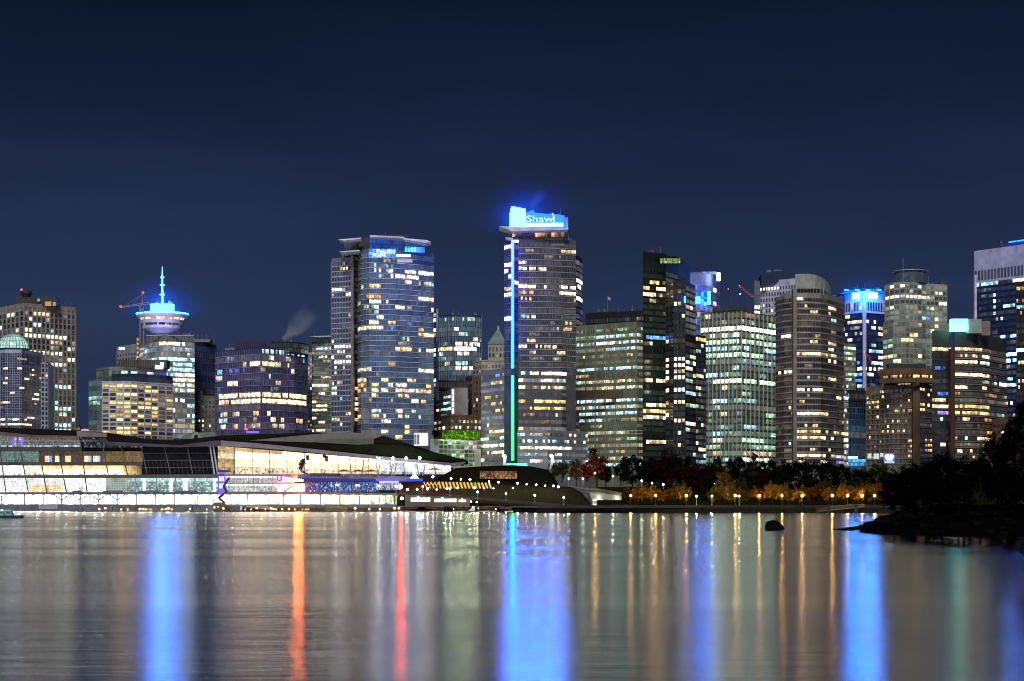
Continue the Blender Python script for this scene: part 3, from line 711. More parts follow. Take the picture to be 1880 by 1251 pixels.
# ---- art deco tower
b = building('art_deco_tower', 'stepped brown brick art deco tower with cream trim and a green pyramid roof', 'office tower', 895, 1520)
vol(b, [(856, 693), (868, 690), (932, 691)], 1520, 697, 10.6, 775, 5.2, BRICK, G_DARK, bh=.55, mw=.5, p=.07, unit=1, pal='wW', fin=(10.4, 2.6, .5, surf('brick_pier', (.2, .135, .09)), 694, 775), par=1.8, lit=[(859,733,864,'W'),(873,733,877,'W',1,.8)])
vol(b, [(868, 664), (884, 662), (932, 662)], 1526, 668, 9.6, 692, 6, CREAM, G_DARK, bh=.55, mw=.5, p=.05, unit=1, par=.8, wname='shoulder')
vol(b, [(896, 633), (929, 633)], 1532, 636, 11, 665, 6.5, CREAM, G_DARK, bh=.65, mw=.55, p=.06, unit=1, wname='turret', thick=13)
m = M(); zt = Z(632, 1532); xa, xb, ya, yb = X(895, 1532), X(930, 1532), 1531.5, 1545.5; ax, ay = X(914.5, 1532), 1538
m.raw([(xa, ya, zt), (xb, ya, zt), (xb, yb, zt), (xa, yb, zt), (ax-1.2, ay-1.2, Z(606, 1532)), (ax+1.2, ay-1.2, Z(606, 1532)), (ax+1.2, ay+1.2, Z(606, 1532)), (ax-1.2, ay+1.2, Z(606, 1532))],
      [(0,1,5,4), (1,2,6,5), (2,3,7,6), (3,0,4,7), (4,5,6,7)]); m.build('pyramid_roof', GREENROOF, b)
boxpx(b, 'finial', 913, 916.5, 599, 606.2, 1537, 2, CREAM)
# ---- brick warehouse
b = building('brick_warehouse', 'long brown brick building with two rows of small lit windows and cream cornice', 'office building', 840, 1420)
vol(b, [(796, 767), (827, 762), (884, 764)], 1420, 768, 11, 792, 7.6, surf('ochre_brick', (.23, .14, .075), .9), G_DARK, bh=.55, mw=.45, p=.5, unit=1, pal='wWW', par=1.0, s=.9)
# ---- pale glass block block low with planted roof
b = building('glass_block_annex', 'low pale building faced with softly glowing glass blocks below the planted roof edge', 'annex', 842, 1330)
vol(b, [(806, 807), (883, 808)], 1330, 808.5, 8, 862, 7.5, surf('pale_green_joint', (.42, .45, .40)), glass('glass_block', (.32, .36, .31)), bh=.9, mw=.08, amb=.10, ambc=(.7, .95, .65), p=.9, unit=2, pal='WWg', s=.3)
boxpx(b, 'corner_pier', 790, 806, 806, 860, 1329, 14, surf('offwhite_pier', (.5, .52, .5)))
boxpx(b, 'end_panel', 871, 883, 826, 860, 1329.6, .3, CREAM)
b = building('lit_kiosk', 'small glass box kiosk with bright white frames on the green roof', 'kiosk', 773, 1250)
litpanel(b, 'glass_front', 760, 786, 795, 819, 1250, 5, 1, lambda u, v: SC((.95, 1, .95), RND.choice((.15, .4, 1.3))), [lamp_mat('lit_frame', (.95, .97, 1), .9), WL], gap=.25)
boxpx(b, 'wall', 760, 786, 794.5, 819.5, 1250.4, 6, DARKM)

# ---- LED tower
b = building('led_edge_tower', 'tallest tower, dark banded floors with a blue to green LED line and glowing logo crown', 'apartment tower', 985, 1300)
vol(b, [(926, 447), (941, 444.5), (953, 447)], 1298, 447, 11.0, 690, 4.2, surf('blue_band', (.07, .1, .2)), G_DBLUE, bh=.72, mw=.12, frame=GREYM, slab=(.07, .2, surf('blue_slab', (.25, .3, .45))), amb=.03, ambc=(.1, .3, 1), p=.0, wname='corner_wall', thick=26, lit=[  # blue pane glow paints in the LED line's spill
 (926,450,940,'w',1,1.1),(926,491,940,'w',1,1.5),(926,503,940,'W',1,1.5),(926,533,940,'w',1,1),(926,544,940,'w',1,.9),(926,585,939,'W',1,1.3),(942,523,953,'w',1,1)])
vol(b, [(952, 438), (1030, 440), (1057, 442)], 1300, 443.5, 11.0, 690, 4.0, GREYB, glass('black_glass', (.04, .043, .05)), bh=.62, mw=.13, frame=GREYM, slab=(.09, .3, surf('grey_slab', (.42, .43, .46))), amb=.02, ambc=(.8, .85, 1), p=.035, unit=3, pal='wWg', lit=[
 (952,490,1007,'w',.85,1.1),(953,522.5,983,'w',1,1.3),(953,533,983,'o',.7,.8),(953,544,983,'o',.7,.7),(1025,527,1056,'W',.95,1.1),(1026,537.5,1056,'w',.95,1.1),(1032,465,1056,'w',.7,.7),(955,585,985,'g',.6,.6),(1032,599,1055,'w',.5,.8),(1030,609.5,1050,'o',.95,1.1),
 (967,626,984,'w',1,1.2),(952,637.5,1027,'w',.65,.9),(968,648,985,'w',.6,.5),(1001,523,1003,'W',1,1.3),(1014,523,1015,'w',1,1)])
vol(b, [(942, 438), (1036, 438)], 1304, 439, 10, 448, 6, GREYM, G_DARK, bh=.7, mw=.1, p=0, wname='lounge_floor', thick=22, lit=[(942,440,991,'W',1,1.4)])
vol(b, [(940, 424), (1036, 424.5)], 1306, 424, 13, 438, 6, GREYM, G_BRN, bh=.8, mw=.1, p=.6, unit=1, pal='oow', wname='sky_lounge', thick=20, s=.8)
m = M(); m.slabxz([(916, 415.5), (940, 416.5), (1044, 419.5), (1042, 422), (938, 425), (934, 421.5)], 1294, 22); m.build('wing_canopy', WHITE, b)
m = M(); m.slabxz([(928, 436), (942, 437), (942, 440), (936, 440)], 1294, 14); m.build('wing_canopy', WHITE, b)
boxpx(b, 'core', 1036, 1043, 399, 420, 1302, 14, GREYM)
m = M(); m.slabxz([(936, 413.5), (936, 392), (939, 379), (965, 384), (966, 413.5)], 1300, 16); m.build('crown_block', L_CYANP, b)
m = M(); m.slabxz([(966, 414), (966, 391), (980, 386), (982, 391), (1036, 396), (1036, 416.5)], 1301, 15); m.build('crown_panel', L_BLUEP, b)
boxpx(b, 'crown_light', 966, 1034, 410, 416, 1300.2, .5, L_BWHITE)
lettering('logo_lettering', 'Shaw', (X(991, 1300), 1300, Z(402.5, 1300)), 5.6, L_LOGO, b, 0, 1.45, bold=.0)
m = M()
for k in range(9):
    a0, a1 = math.radians(-62 + 13.8*k), math.radians(-62 + 13.8*(k+1)); c0 = W(1010, 402, 1300)
    m.tube(c0 + Vector((2.6*math.cos(a0), 0, 3.9*math.sin(a0))), c0 + Vector((2.6*math.cos(a1), 0, 3.9*math.sin(a1))), .4, .34, 6)
m.build('logo_arc', L_LOGO, b)
m = M(); m.tube(W(945, 380, 1306), W(945, 370, 1306), .12, .08, 5); m.build('roof_antenna', DARKM, b)
def ledcol(y):
    st = [(440, (.42, .72, 24)), (520, (.25, .68, 24)), (610, (.14, .8, 18)), (676, (.12, 1.4, 4)), (700, (.14, 2.4, 1.3)), (750, (.16, 3.2, .62)), (850, (.12, 3.6, .34))]
    for (a, ca), (c, cb) in zip(st, st[1:]):
        if y <= c: t = max(0, (y-a)/(c-a)); return tuple(p + (q_-p)*t for p, q_ in zip(ca, cb))
    return st[-1][1]
for ya, yb in ((441, 676.5), (690, 846)):
    m = M(); n = 24
    for k in range(n):
        y0_, y1_ = ya + (yb-ya)*k/n, ya + (yb-ya)*(k+1)/n
        m.tube(W(941.2, y0_, 1294.5), W(941.2, y1_, 1294.5), .9, .9, 6, 0, ledcol((y0_+y1_)/2))
    m.build('led_line', led_mat('led_tube', 1.25), b)
# lower half: broad office floors
vol(b, [(883, 682), (926, 676)], 1312, 682, 12.9, 862, 4.0, LAVB, glass('lavender_glass', (.10, .12, .19)), bh=.5, mw=.12, frame=GREYM, amb=.06, ambc=(.5, .6, 1), p=.10, unit=3, pal='wc', wname='office_wing', lit=[
 (889,787.5,926,'w',.75,.8),(888,814,926,'W',.97,1.1),(894,827,925,'w',.7,.8),(902,684,906,'o'),(912,684,918,'b',1,.5),(890,735,926,'y',.35,.6),(890,748,926,'y',.4,.6)])
vol(b, [(926, 678), (942, 675), (953, 677)], 1298.4, 682, 12.9, 850, 4.2, surf('green_band', (.06, .13, .14)), G_TEAL, bh=.56, mw=.12, frame=GREYM, amb=.05, ambc=(.1, .9, .6), p=.08, pal='wg', wname='corner_wall', thick=26)  # green pane glow paints in the LED line's spill
lowlit = [(993,683,1049,'W',.95,1.6),(993,696,1047,'W',.65,.8),(955,682,963,'c',1,.9),(975,682,989,'w',1,1),(953,707.5,964,'w',1,1),(993,709,1035,'w',.75,.9),(953,733,963,'o',1,.8),(981,734,991,'y',1,1.1),(994,735,1045,'y',.65,.8),(967,747,1035,'y',.75,.8),(1020,761,1062,'w',.45,.7),(953,786.5,962,'o',1,.9)]
vol(b, [(952, 676), (1030, 677), (1058, 680)], 1297, 679, 12.9, 756, 4.2, GREYB, G_GREY, bh=.52, mw=.12, frame=GREYM, amb=.05, ambc=(.9, .95, 1), p=.06, unit=3, pal='wW', lit=lowlit, wname='office_block')
vol(b, [(952, 752), (1032, 753), (1064, 757)], 1292, 755, 12.9, 795, 4.2, GREYB, G_GREY, bh=.52, mw=.12, frame=GREYM, amb=.05, p=.08, unit=3, pal='wWo', lit=lowlit, wname='podium')
vol(b, [(950, 790), (1005, 790), (1079, 793)], 1286, 792, 12.2, 860, 4.4, surf('grey_podium', (.28, .28, .29)), G_GREY, bh=.5, mw=.12, frame=GREYM, amb=.08, ambc=(.6, .8, 1), p=.18, unit=3, pal='wcW', wname='podium', lit=[(950,811,1045,'c',.55,.7),(980,(823,824),1050,'W',1,2.0),(950,824,976,'w',.85,.9),(1040,799,1078,'w',.55,.9),(955,837,1000,'c',.6,.7),(1055,812,1078,'w',.5)])
for x0 in (922, 1009):
    m = M(); m.slabxz([(x0, 862), (x0+3, 838), (x0+8, 836), (x0+6, 862)], 1270, 1.2); m.build('entrance_pylon', WHITE, b)
    m = M(); m.ball(W(x0+3, 837, 1268), .95, 8); m.build('entrance_lamp', lamp_mat('entrance_lamp', (.85, .95, 1), 30), b)
boxpx(b, 'entrance_light', 930, 968, 851, 857, 1268, .8, lamp_mat('green_entrance', (.12, .9, .45), 2.2))
b = building('side_glass_tower', 'dark blue glass edge of a tower close behind the LED line tower', 'apartment tower', 1063, 1450)
vol(b, [(1052, 467), (1063, 471), (1069, 477)], 1450, 474, 11, 640, 3, NAVY, G_DBLUE, bh=.75, mw=.12, amb=.05, ambc=(.2, .4, 1), p=.03, lit=[(1057,517,1069,'W',1,1.3),(1057,551,1069,'W',1,1.4)])

# ---- green gridded slab
b = building('green_gridded_slab', 'olive green gridded office slab with groups of cool lit windows and a flag on its roof', 'office tower', 1120, 1400)
vol(b, [(1057, 599), (1169, 590.5), (1183, 592.5)], 1400, 597, 11.9, 866, 3.5, GREENW, G_GREEN, bh=.5, mw=.2, frame=surf('pale_green_mullion', (.32, .36, .24)), amb=.16, ambc=(.7, .85, .5), p=.32, unit=5, pal='ggw', s=.42, skip=[(716, 732)], fin=(17.4, 1.6, .25, surf('pale_green_mullion', (.32, .36, .24)), 593, 866), lit=[
 (1087,(618,615.5),1138,'c',.9,2.2),(1057,(632,628.5),1092,'c',.9,1.6),(1096,(630,628),1129,'W',1,4.2),(1130,(629,626),1165,'c',.85,2),(1113,(641,639),1164,'c',.85,2),(1057,(645,643),1100,'b',.2,1),(1064,(679,675),1157,'c',.9,2.2),(1070,(703,699),1157,'w',.7,1.5),(1104,(714,712),1126,'w',1,2.4),(1127,712,1164,'g',.8,1.6),
 (1057,(742,736),1182,'c',.92,2.2),(1064,(754,750),1164,'c',.6,1.6),(1064,(766,761),1170,'c',.75,1.8),(1064,(777,774),1112,'c',.97,2.4),(1064,800,1180,'g',.55,1.4),(1080,812,1180,'w',.5,1.2),(1080,824,1180,'y',.45,.9),(1080,836,1180,'w',.6,1.1),(1100,848,1182,'c',.8,1.8),(1169,610,1183,'c',.6,1.5)])
boxpx(b, 'plant_band', 1057, 1169, 717, 731, 1400.6 if False else 1408, .5, surf('red_brown_band', (.12, .075, .05)))
vol(b, [(1075, 576), (1181, 570)], 1416, 578, 14, 594, 3.0, surf('black_penthouse', (.02, .02, .022)), G_BLK, bh=.5, mw=.5, p=.35, unit=3, pal='wWc', wname='penthouse', s=.7, thick=18)
b = building('flagpole', 'roof flagpole flying a pale flag above the black penthouse', 'flagpole', 1116, 1424)
m = M(); m.tube(W(1116, 573, 1424), W(1116, 543, 1424), .16, .1, 6); m.build('pole', STEEL, b)
m = M(); n = 6
m.raw([W(1116 + 1.1*k, 545 + (k*.5) + (q_*4.5), 1424) + Vector((0, .5*math.sin(k*1.3), 0)) for q_ in (0, 1) for k in range(n)], [(k, k+1, n+k+1, n+k) for k in range(n-1)]); m.build('flag', WHITE, b)

# ---- black green apartment tower
b = building('black_apartment_tower', 'near black apartment tower with a slanted roofline, green lit roof garden and scattered lit rooms', 'apartment tower', 1225, 1250)
litA = [(1181,524,1220,'o',.95,.9),(1181,536,1220,'w',1,1.3),(1190,548,1220,'w',.6,.6),(1186,622.5,1221,'b',.9,1.2),(1184,694.5,1221,'w',.95,.9),(1182,755,1221,'y',1,.9),(1182,767,1221,'W',.95,.9),(1184,816,1221,'w',.92,1),(1206,744,1221,'w',.7,.8)]
vol(b, [(1180, 462), (1222, 466)], 1250, 489, 11.3, 866, 6, BLKG, G_BLK, bh=.66, mw=.12, frame=surf('dark_mullion', (.06, .07, .06)), amb=.008, ambc=(.6, 1, .7), p=.01, lit=litA, thick=30)
vol(b, [(1222, 468), (1245, 476), (1267, 488)], 1251, 497, 11.3, 530, 5, BLKG, G_BLK, bh=.66, mw=.12, frame=surf('dark_mullion', (.06, .07, .06)), amb=.01, p=0, wname='roof_screen', thick=24)
litpanel(b, 'roof_garden_light', 1212, 1249, 474.5, 484, 1249.2, 12, 2, lambda u, v: SC((.55, .85, .16), (.15 + RND.random()*(.35 + .5*v))), [BLKG, WL], gap=.15)
vol(b, [(1222, 520), (1237, 516.5), (1258, 516)], 1240, 518, 11.3, 866, 7, BLKG, G_BLK, bh=.66, mw=.3, frame=surf('dark_mullion', (.06, .07, .06)), amb=.01, p=.02, unit=1, pal='w', wname='centre_bay', lit=[
 (1224,623,1231,'w',1,1),(1224,660,1231,'w'),(1224,672,1231,'w'),(1224,683,1231,'W',1,1.2),(1224,695,1231,'W',1,1.6),(1224,719,1231,'W',1,1.6),(1224,744,1231,'o',1,.9),(1224,767,1231,'W',1,1.6),(1237,659,1257,'W',1,1.1),(1237,671,1257,'W',1,1.5),(1237,683,1257,'w',1,.6),(1237,694,1257,'W',1,1.7),(1237,718.5,1257,'c',1,1.9),(1237,742,1257,'o',1,1.4),(1237,767,1257,'w',1,1.1),(1240,561.5,1250,'w',1,1.2),(1241,792,1250,'g',1,.6),(1241,823,1250,'y',1,.9),(1241,812,1250,'y',1,.3)])
vol(b, [(1258, 517.5), (1266, 520.5), (1277, 524.5)], 1247, 523, 11.3, 866, 6, BLKG, G_BLK, bh=.66, mw=.14, frame=surf('plum_mullion', (.12, .1, .12)), slab=(.1, .3, surf('dim_slab', (.11, .10, .11))), amb=.02, p=.03, unit=1, pal='wg', wname='corner_bay', lit=[(1259,660,1275,'g',1,.8),(1259,673,1275,'W',1,1.7),(1258,695,1277,'g',1,.6),(1258,719,1277,'c',1,.8),(1262,561.5,1273,'w',1,1),(1262,744,1277,'g',.7,.5),(1266,783,1276,'d')])
vol(b, [(1277, 614), (1296, 618)], 1256, 616, 11.3, 866, 5, BLKG, G_BLK, bh=.62, mw=.14, frame=surf('dark_mullion', (.06, .07, .06)), slab=(.1, .5, surf('dim_slab', (.11, .10, .11))), amb=.02, p=.07, unit=1, pal='wgc', wname='lower_wing', lit=[(1277,627,1294,'y',1,.8),(1277,640,1293,'c',1,.9),(1277,688,1293,'w',1,1),(1277,711,1293,'w',.9,.8),(1281,829,1294,'w',1,1),(1277,843,1294,'c',1,.4)])
# ---- blue lit curved tower behind
b = building('blue_curved_tower', 'curved tower with a blue lit rounded parapet and glowing blue signs', 'office tower', 1295, 1500)
vol(b, [(1258, 502), (1285, 501), (1303, 504), (1315, 509), (1322, 516)], 1500, 521, 12.5, 610, 5, surf('lavender_blue_parapet', (.26, .30, .62)), glass('royal_glass', (.02, .04, .12)), bh=.72, mw=.12, slab=(.13, .3, surf('pale_blue_slab', (.25, .3, .5))), amb=.18, ambc=(.05, .15, 1), p=.1, unit=2, pal='bcW', thick=30, par=.3, lit=[(1309,538,1313,'w',1,1.2),(1308,560,1314,'w',1,1)])
m = M(); m.box(W(1316.5, 515, 1506), W(1321.5, 502.5, 1510)); m.build('roof_light_panel', L_COOL, b)
boxpx(b, 'blue_sign', 1273, 1286, 545.5, 557, 1499, .8, lamp_mat('blue_sign_panel', (.30, 8, 54), 1.0)); boxpx(b, 'blue_sign', 1299.5, 1304, 535, 559, 1504, .8, lamp_mat('blue_sign_panel', (.30, 8, 54), 1.0))
boxpx(b, 'blue_sign', 1293, 1296.5, 555, 560.5, 1501, .8, lamp_mat('blue_sign_panel', (.30, 8, 54), 1.0)); boxpx(b, 'roof_plant', 1285, 1316, 499, 503.5, 1512, 12, GREYM)
boxpx(b, 'roof_light', 1291, 1297, 499.5, 503, 1508, .5, lamp_mat('roof_blue_light', (.2, .4, 6), 1))
m = M(); m.box(W(1256.2, 556, 1239), W(1258.6, 545, 1239.6)); 
m.build('blue_sign', lamp_mat('blue_sign_panel', (.30, 8, 54), 1.0), b)

# ---- white finned corner block
b = building('finned_corner_block', 'office block with pale vertical fins, green glass and a white blazing upper floor', 'office building', 1361, 1350)
vol(b, [(1287, 576), (1361, 571), (1424, 581)], 1350, 572, 12.1, 866, 4.4, surf('dark_green_spandrel', (.07, .09, .075)), G_GREEN, bh=.72, mw=.12, frame=GREENF, amb=.07, ambc=(.5, .9, .7), p=.36, unit=4, pal='ggcg', s=.62, fin=(7.6, 1.3, .7, GREENF, 572, 866), lit=[
 (1295,580,1304,'w',1,1),(1372,578,1386,'o',.8,.4),(1287,(594,590),1304,'w',.8,1.2),(1304,592,1361,'d',.4,.7),(1361,(590,597),1424,'g',.5,.7),(1288,(606.5,601.5),1361,'W',1,3.4),(1361,(601.5,611.5),1424,'W',1,3.4),(1296,(618,613.5),1358,'g',.85,1.5),(1362,(613.5,622),1424,'g',.5,1),(1297,(630,626),1360,'g',.95,1.7),(1361,(626,634),1424,'g',.75,1.3),
 (1297,(643,640),1340,'c',.8,1.3),(1361,(639,645),1424,'c',.65,1.2),(1297,(654,651),1350,'g',.9,1.7),(1361,(650,655),1388,'g',.95,1.7),(1297,688,1330,'c',.95,1.6),(1309,(700,698),1361,'W',1,2.6),(1361,(698,705),1424,'g',.85,1.6),(1317,711,1340,'w',.8,1.4),(1309,735,1317,'W',1,2),(1318,735,1336,'c',.6,1),(1300,747,1330,'c',.6,.9),(1320,758,1334,'w',.9,1.2),(1336,747,1380,'b',.35,.7),
 (1298,794,1325,'c',.85,1.4),(1309,805,1325,'W',1,2.2),(1290,806,1309,'g',.8,1.5),(1361,805,1424,'g',.85,1.8),(1296,830,1361,'w',.65,.9),(1361,831,1424,'w',.75,1.2),(1361,843,1424,'W',.92,1.6)])
vol(b, [(1308, 566), (1352, 563), (1372, 565)], 1372, 566, 10, 576, 9, surf('grey_penthouse', (.09, .085, .08)), G_DARK, bh=.3, mw=.3, p=0, wname='penthouse', thick=16)

# ---- red luffing crane behind
Dk = 1800
b = building('luffing_crane', 'red lit crane jib reaching up behind the white fronted block', 'crane', 1388, Dk)
crane_parts(b, (X(1390, Dk), Dk, Z(640, Dk)), Z(551, Dk), ((X(1389, Dk), Dk, Z(551, Dk)), (X(1358, Dk), Dk, Z(526, Dk))), surf('red_crane_steel', (.75, .05, .07)), 2.6)
m = M(); m.ball(W(1357.5, 525, Dk), .4, 6); m.build('warning_light', lamp_mat('small_red_lamp', (1, .08, .08), 8), b)
for k in range(6):
    p_ = W(1389, 551, Dk - 1.2).lerp(W(1358, 526, Dk - 1.2), (k + .5)/6); m = M(); m.box(p_ + Vector((-1.2, -.1, -.15)), p_ + Vector((1.2, .1, .15))); m.build('jib_light', lamp_mat('red_jib_light', (1, .06, .1), .9), b)
b = building('mast_antenna', 'thin roof mast with a small red lamp behind the finned block', 'antenna', 1337, 1700)
m = M(); m.tube(W(1337, 590, 1700), W(1337, 531, 1700), .22, .12, 5); m.build('mast', DARKM, b)
m = M(); m.ball(W(1337, 531, 1700), .4, 6); m.build('lamp', lamp_mat('small_red_lamp', (1, .08, .08), 8), b)
b = building('lamp_mast', 'short roof pole with a white lamp between the two cranes', 'antenna', 1359, 1700)
m = M(); m.tube(W(1359, 590, 1700), W(1359, 541, 1700), .2, .12, 5); m.build('pole', DARKM, b)
m = M(); m.ball(W(1359, 540, 1700), .55, 6); m.build('lamp', lamp_mat('small_white_lamp', (1, .9, .8), 5), b)

# ---- white fronted block behind
b = building('white_fronted_block', 'white fronted office block with tall slot windows and a black roof storey', 'office building', 1425, 1600)
vol(b, [(1395, 517.5), (1462, 511)], 1600, 521, 10.2, 640, 5, LAV, G_DARK, bh=.62, mw=.52, amb=.01, p=.03, unit=1, pal='Wc', lit=[(1395,(537,534),1428,'W',.95,1.4),(1397,(527,526),1402,'W',1,1.3),(1399,557,1406,'c',1,1),(1418,575,1421,'w')])
vol(b, [(1385, 515), (1395, 516)], 1606, 518, 10.2, 640, 5, GREYM, G_TEAL, bh=.7, mw=.1, p=.1, pal='w', wname='side_glazing', lit=[(1386,563,1395,'w',1,1.3),(1386,570,1395,'w',1,1.3)])
m = M(); m.slabxz([(1398, 520), (1398, 505), (1404, 501), (1430, 497), (1459, 500), (1459, 516)], 1612, 20); m.build('penthouse', NAVY, b)

# ---- round residential tower with curved crown
b = building('taupe_round_tower', 'taupe banded apartment tower with a curved crown screen and balconies', 'apartment tower', 1485, 1250)
lit25 = [(1426,(622,619),1457,'W',.85,1.6),(1488,631,1502,'w',1,.9),(1463,(652.5,652),1508,'w',.95,1.1),(1520,632,1536,'w',.9,1),(1520,563,1536,'w',.9,.9),(1520,577,1534,'o',.5,.6),(1520,590,1534,'c',.6,.7),(1520,645,1540,'c',.8,.9),(1520,656,1536,'w',.6,.8),(1520,665,1534,'w',.6,.9),(1428,687,1457,'w',.95,1.3),(1462,719,1479,'W',1,1.2),(1480,718,1512,'w',.75,.9),(1522,697,1537,'w',1,1.6),(1525,732,1546,'w',.75,1),(1462,765,1486,'W',1,2),(1487,765,1520,'w',.95,1.1),(1463,788,1508,'y',.97,.65),(1463,799,1521,'w',.97,1.2),(1462,832,1525,'w',.85,.95),(1506,844,1522,'w',.85,.9),(1527,800,1538,'w',1,1),(1465,844,1475,'o',1,.8),(1447,754,1451,'w',1,1.5),(1449,811,1452,'c',1,2),(1485,730,1489,'c',1,2),(1484,698,1488,'c',1,.8),(1495,563,1498,'y',1,1)]
vol(b, [(1424, 546.5), (1440, 542.5), (1457, 540.5)], 1252, 545, 11.0, 866, 4.6, SLABT, G_BRN, bh=.56, mw=.1, slab=(.12, .6, surf('taupe_ledge', (.46, .41, .36))), slab_name='balcony', amb=.012, ambc=(1, .8, .6), p=.015, unit=2, pal='w', lit=lit25, wname='side_wing')
boxpx(b, 'pier', 1456.5, 1463, 530, 866, 1247, 8, surf('taupe_pier', (.25, .21, .18)))
vol(b, [(1463, 538), (1482, 537.5), (1506, 538.5), (1520, 541), (1535, 545), (1549, 550)], 1250, 545, 11.0, 866, 4.4, SLABT, G_BRN, bh=.56, mw=.12, frame=surf('taupe_mullion', (.2, .18, .16)), slab=(.12, .5, surf('taupe_ledge', (.46, .41, .36))), slab_name='balcony', amb=.012, ambc=(1, .8, .6), p=.05, unit=2, pal='wwy', lit=lit25)
m = M(); cr = [(1460, 0, 503.5, 531), (1472, -1, 503, 530), (1486, -1, 503, 530), (1497, 0, 505, 530), (1507, 3, 509, 531), (1515, 7, 514, 534), (1521, 12, 520, 539), (1525, 18, 527, 545)]
n = len(cr); vs = []
for dy in (0, .8):
    for yk in (2, 3): vs += [W(c[0], c[yk], 1250 + c[1]) + Vector((0, dy, 0)) for c in cr]
fs = []
for i in range(n-1): fs += [(i, i+1, n+i+1, n+i), (2*n+i, 3*n+i, 3*n+i+1, 2*n+i+1), (i, 2*n+i, 2*n+i+1, i+1), (n+i, n+i+1, 3*n+i+1, 3*n+i)]
fs += [(0, n, 3*n, 2*n), (n-1, 3*n-1, 4*n-1, 2*n-1)]
m.raw(vs, fs); m.build('crown_screen', surf('grey_green_screen', (.34, .36, .29), .7, scale=.4), b)
for px in range(1463, 1512, 6): boxpx(b, 'crown_post', px, px+1.2, 529, 541, 1252, .5, surf('grey_green_screen', (.34, .36, .29)))
boxpx(b, 'crown_lamp', 1463, 1474, 546, 551, 1248.6, .3, lamp_mat('crown_lamp', (1, .95, .85), 2.0))
boxpx(b, 'roof_plant', 1466, 1505, 528, 540, 1262, 12, DARKB)
b = building('balcony_annex', 'narrow pale balcony stack between the taupe tower and the dark blue grid', 'apartment building', 1551, 1300)
vol(b, [(1543, 700), (1557, 702)], 1300, 703, 11, 866, 4, surf('pale_balcony', (.36, .35, .33)), G_GREY, bh=.6, mw=.15, slab=(.14, .4, SLABW), amb=.05, p=.3, unit=1, pal='wWc', lit=[(1544,735,1557,'c',1,1),(1544,800,1557,'w',1,1.3),(1544,810,1557,'W',1,1.4),(1544,823,1557,'W',1,1.4)])

# ---- blue capped hexagonal tower
b = building('blue_capped_tower', 'navy office tower with a white crown, two blazing panels and blue lit roof', 'office tower', 1587, 1600)
vol(b, [(1528, 545), (1552, 539), (1587, 535), (1629, 539)], 1600, 574, 10.8, 730, 4.2, NAVY, glass('ink_glass', (.014, .02, .07)), bh=.62, mw=.1, frame=NAVY, amb=.012, ambc=(.15, .25, 1), p=.03, unit=3, pal='wW', lit=[
 (1552,580,1560,'w',1,.9),(1553,(589,586),1594,'w',.8,.7),(1598,597,1607,'c',1,1.1),(1553,609,1586,'w',.45,.6),(1598,607,1615,'w',.6,.6),(1552,620,1571,'w',.7,.8),(1612,619,1622,'w',1,1),(1598,630,1608,'c',.9,.8),(1594,645,1620,'c',.8,.8),(1608,652,1624,'c',.95,1.2),(1575,672,1625,'W',.97,1.6),(1570,684,1587,'b',1,1.5),(1590,683,1624,'W',.92,1.4),(1570,(710,709),1586,'c',.9,.9),(1570,(695,694),1586,'b',.9,.6),(1570,(650,690),1586,'b',.5,.5)])
vol(b, [(1526, 544), (1552, 538), (1587, 534), (1630, 538)], 1597, 552, 20, 572.5, 5, LAV, glass('ink_glass', (.014, .02, .07)), bh=.8, mw=.3, p=.35, unit=2, pal='wWb', s=.8, zb=Z(574, 1597), wname='crown', thick=38)
boxpx(b, 'corner_pier', 1584.5, 1590.5, 534.5, 730, 1594.5, 4, LAV)
m = M(); m.slabxz([(1540, 540), (1560, 533), (1587, 529.5), (1612, 532), (1630, 538)], 1604, 26); m.build('roof', surf('blue_roof', (.06, .1, .4)), b)
BP = lamp_mat('blazing_panel', (.95, 27, 130), 1.2)
boxpx(b, 'light_panel', 1565, 1579, 538.5, 549.5, 1591.5, .8, BP); boxpx(b, 'light_panel', 1594, 1611, 537.5, 548.5, 1591.5, .8, BP)
for px in (1550, 1570, 1590, 1610): boxpx(b, 'roof_floodlight', px, px+8, 531.5, 533.5, 1598, .5, lamp_mat('blue_floodlight', (.04, 2.2, 20), 1))
Dk = 1450
b = building('red_crane', 'thin red crane leaning across the navy tower', 'crane', 1604, Dk)
crane_parts(b, (X(1622, Dk), Dk, Z(760, Dk)), Z(700, Dk), ((X(1621, Dk), Dk, Z(700, Dk)), (X(1588, Dk), Dk, Z(646, Dk))), surf('red_crane_steel', (.75, .05, .07)), 1.8)
m = M(); m.ball(W(1587, 646, Dk), .4, 6); m.build('warning_light', lamp_mat('small_red_lamp', (1, .08, .08), 8), b)
b = building('green_sliver_block', 'greenish office block, mostly lit, squeezed beside the navy tower', 'office building', 1558, 1500)
vol(b, [(1545, 630), (1571, 632)], 1500, 634, 9.6, 740, 3.6, GREENW, G_GREEN, bh=.6, mw=.15, amb=.12, ambc=(.7, .9, .6), p=.4, unit=2, pal='ggw', s=.7, lit=[(1546,640,1571,'g',1,1.3),(1546,692,1571,'g',.8,1.2)])
b = building('dark_grid_block', 'unlit block of dark blue squares between pale lines, blue glow at its foot', 'office building', 1574, 1400)
vol(b, [(1555, 715.5), (1592, 718)], 1400, 736, 11.3, 852, 3.8, surf('grid_blue_line', (.12, .22, .36)), glass('slate_glass', (.012, .02, .035)), bh=.86, mw=.16, amb=.02, ambc=(.1, .5, 1), p=0)
vol(b, [(1555, 715.5), (1592, 718)], 1399, 718, 18, 736, 3.8, DARKM, G_DARK, bh=.5, mw=.2, zb=Z(736, 1399), p=0, lit=[(1556,727,1560,'w',1,1)], wname='top_storey')
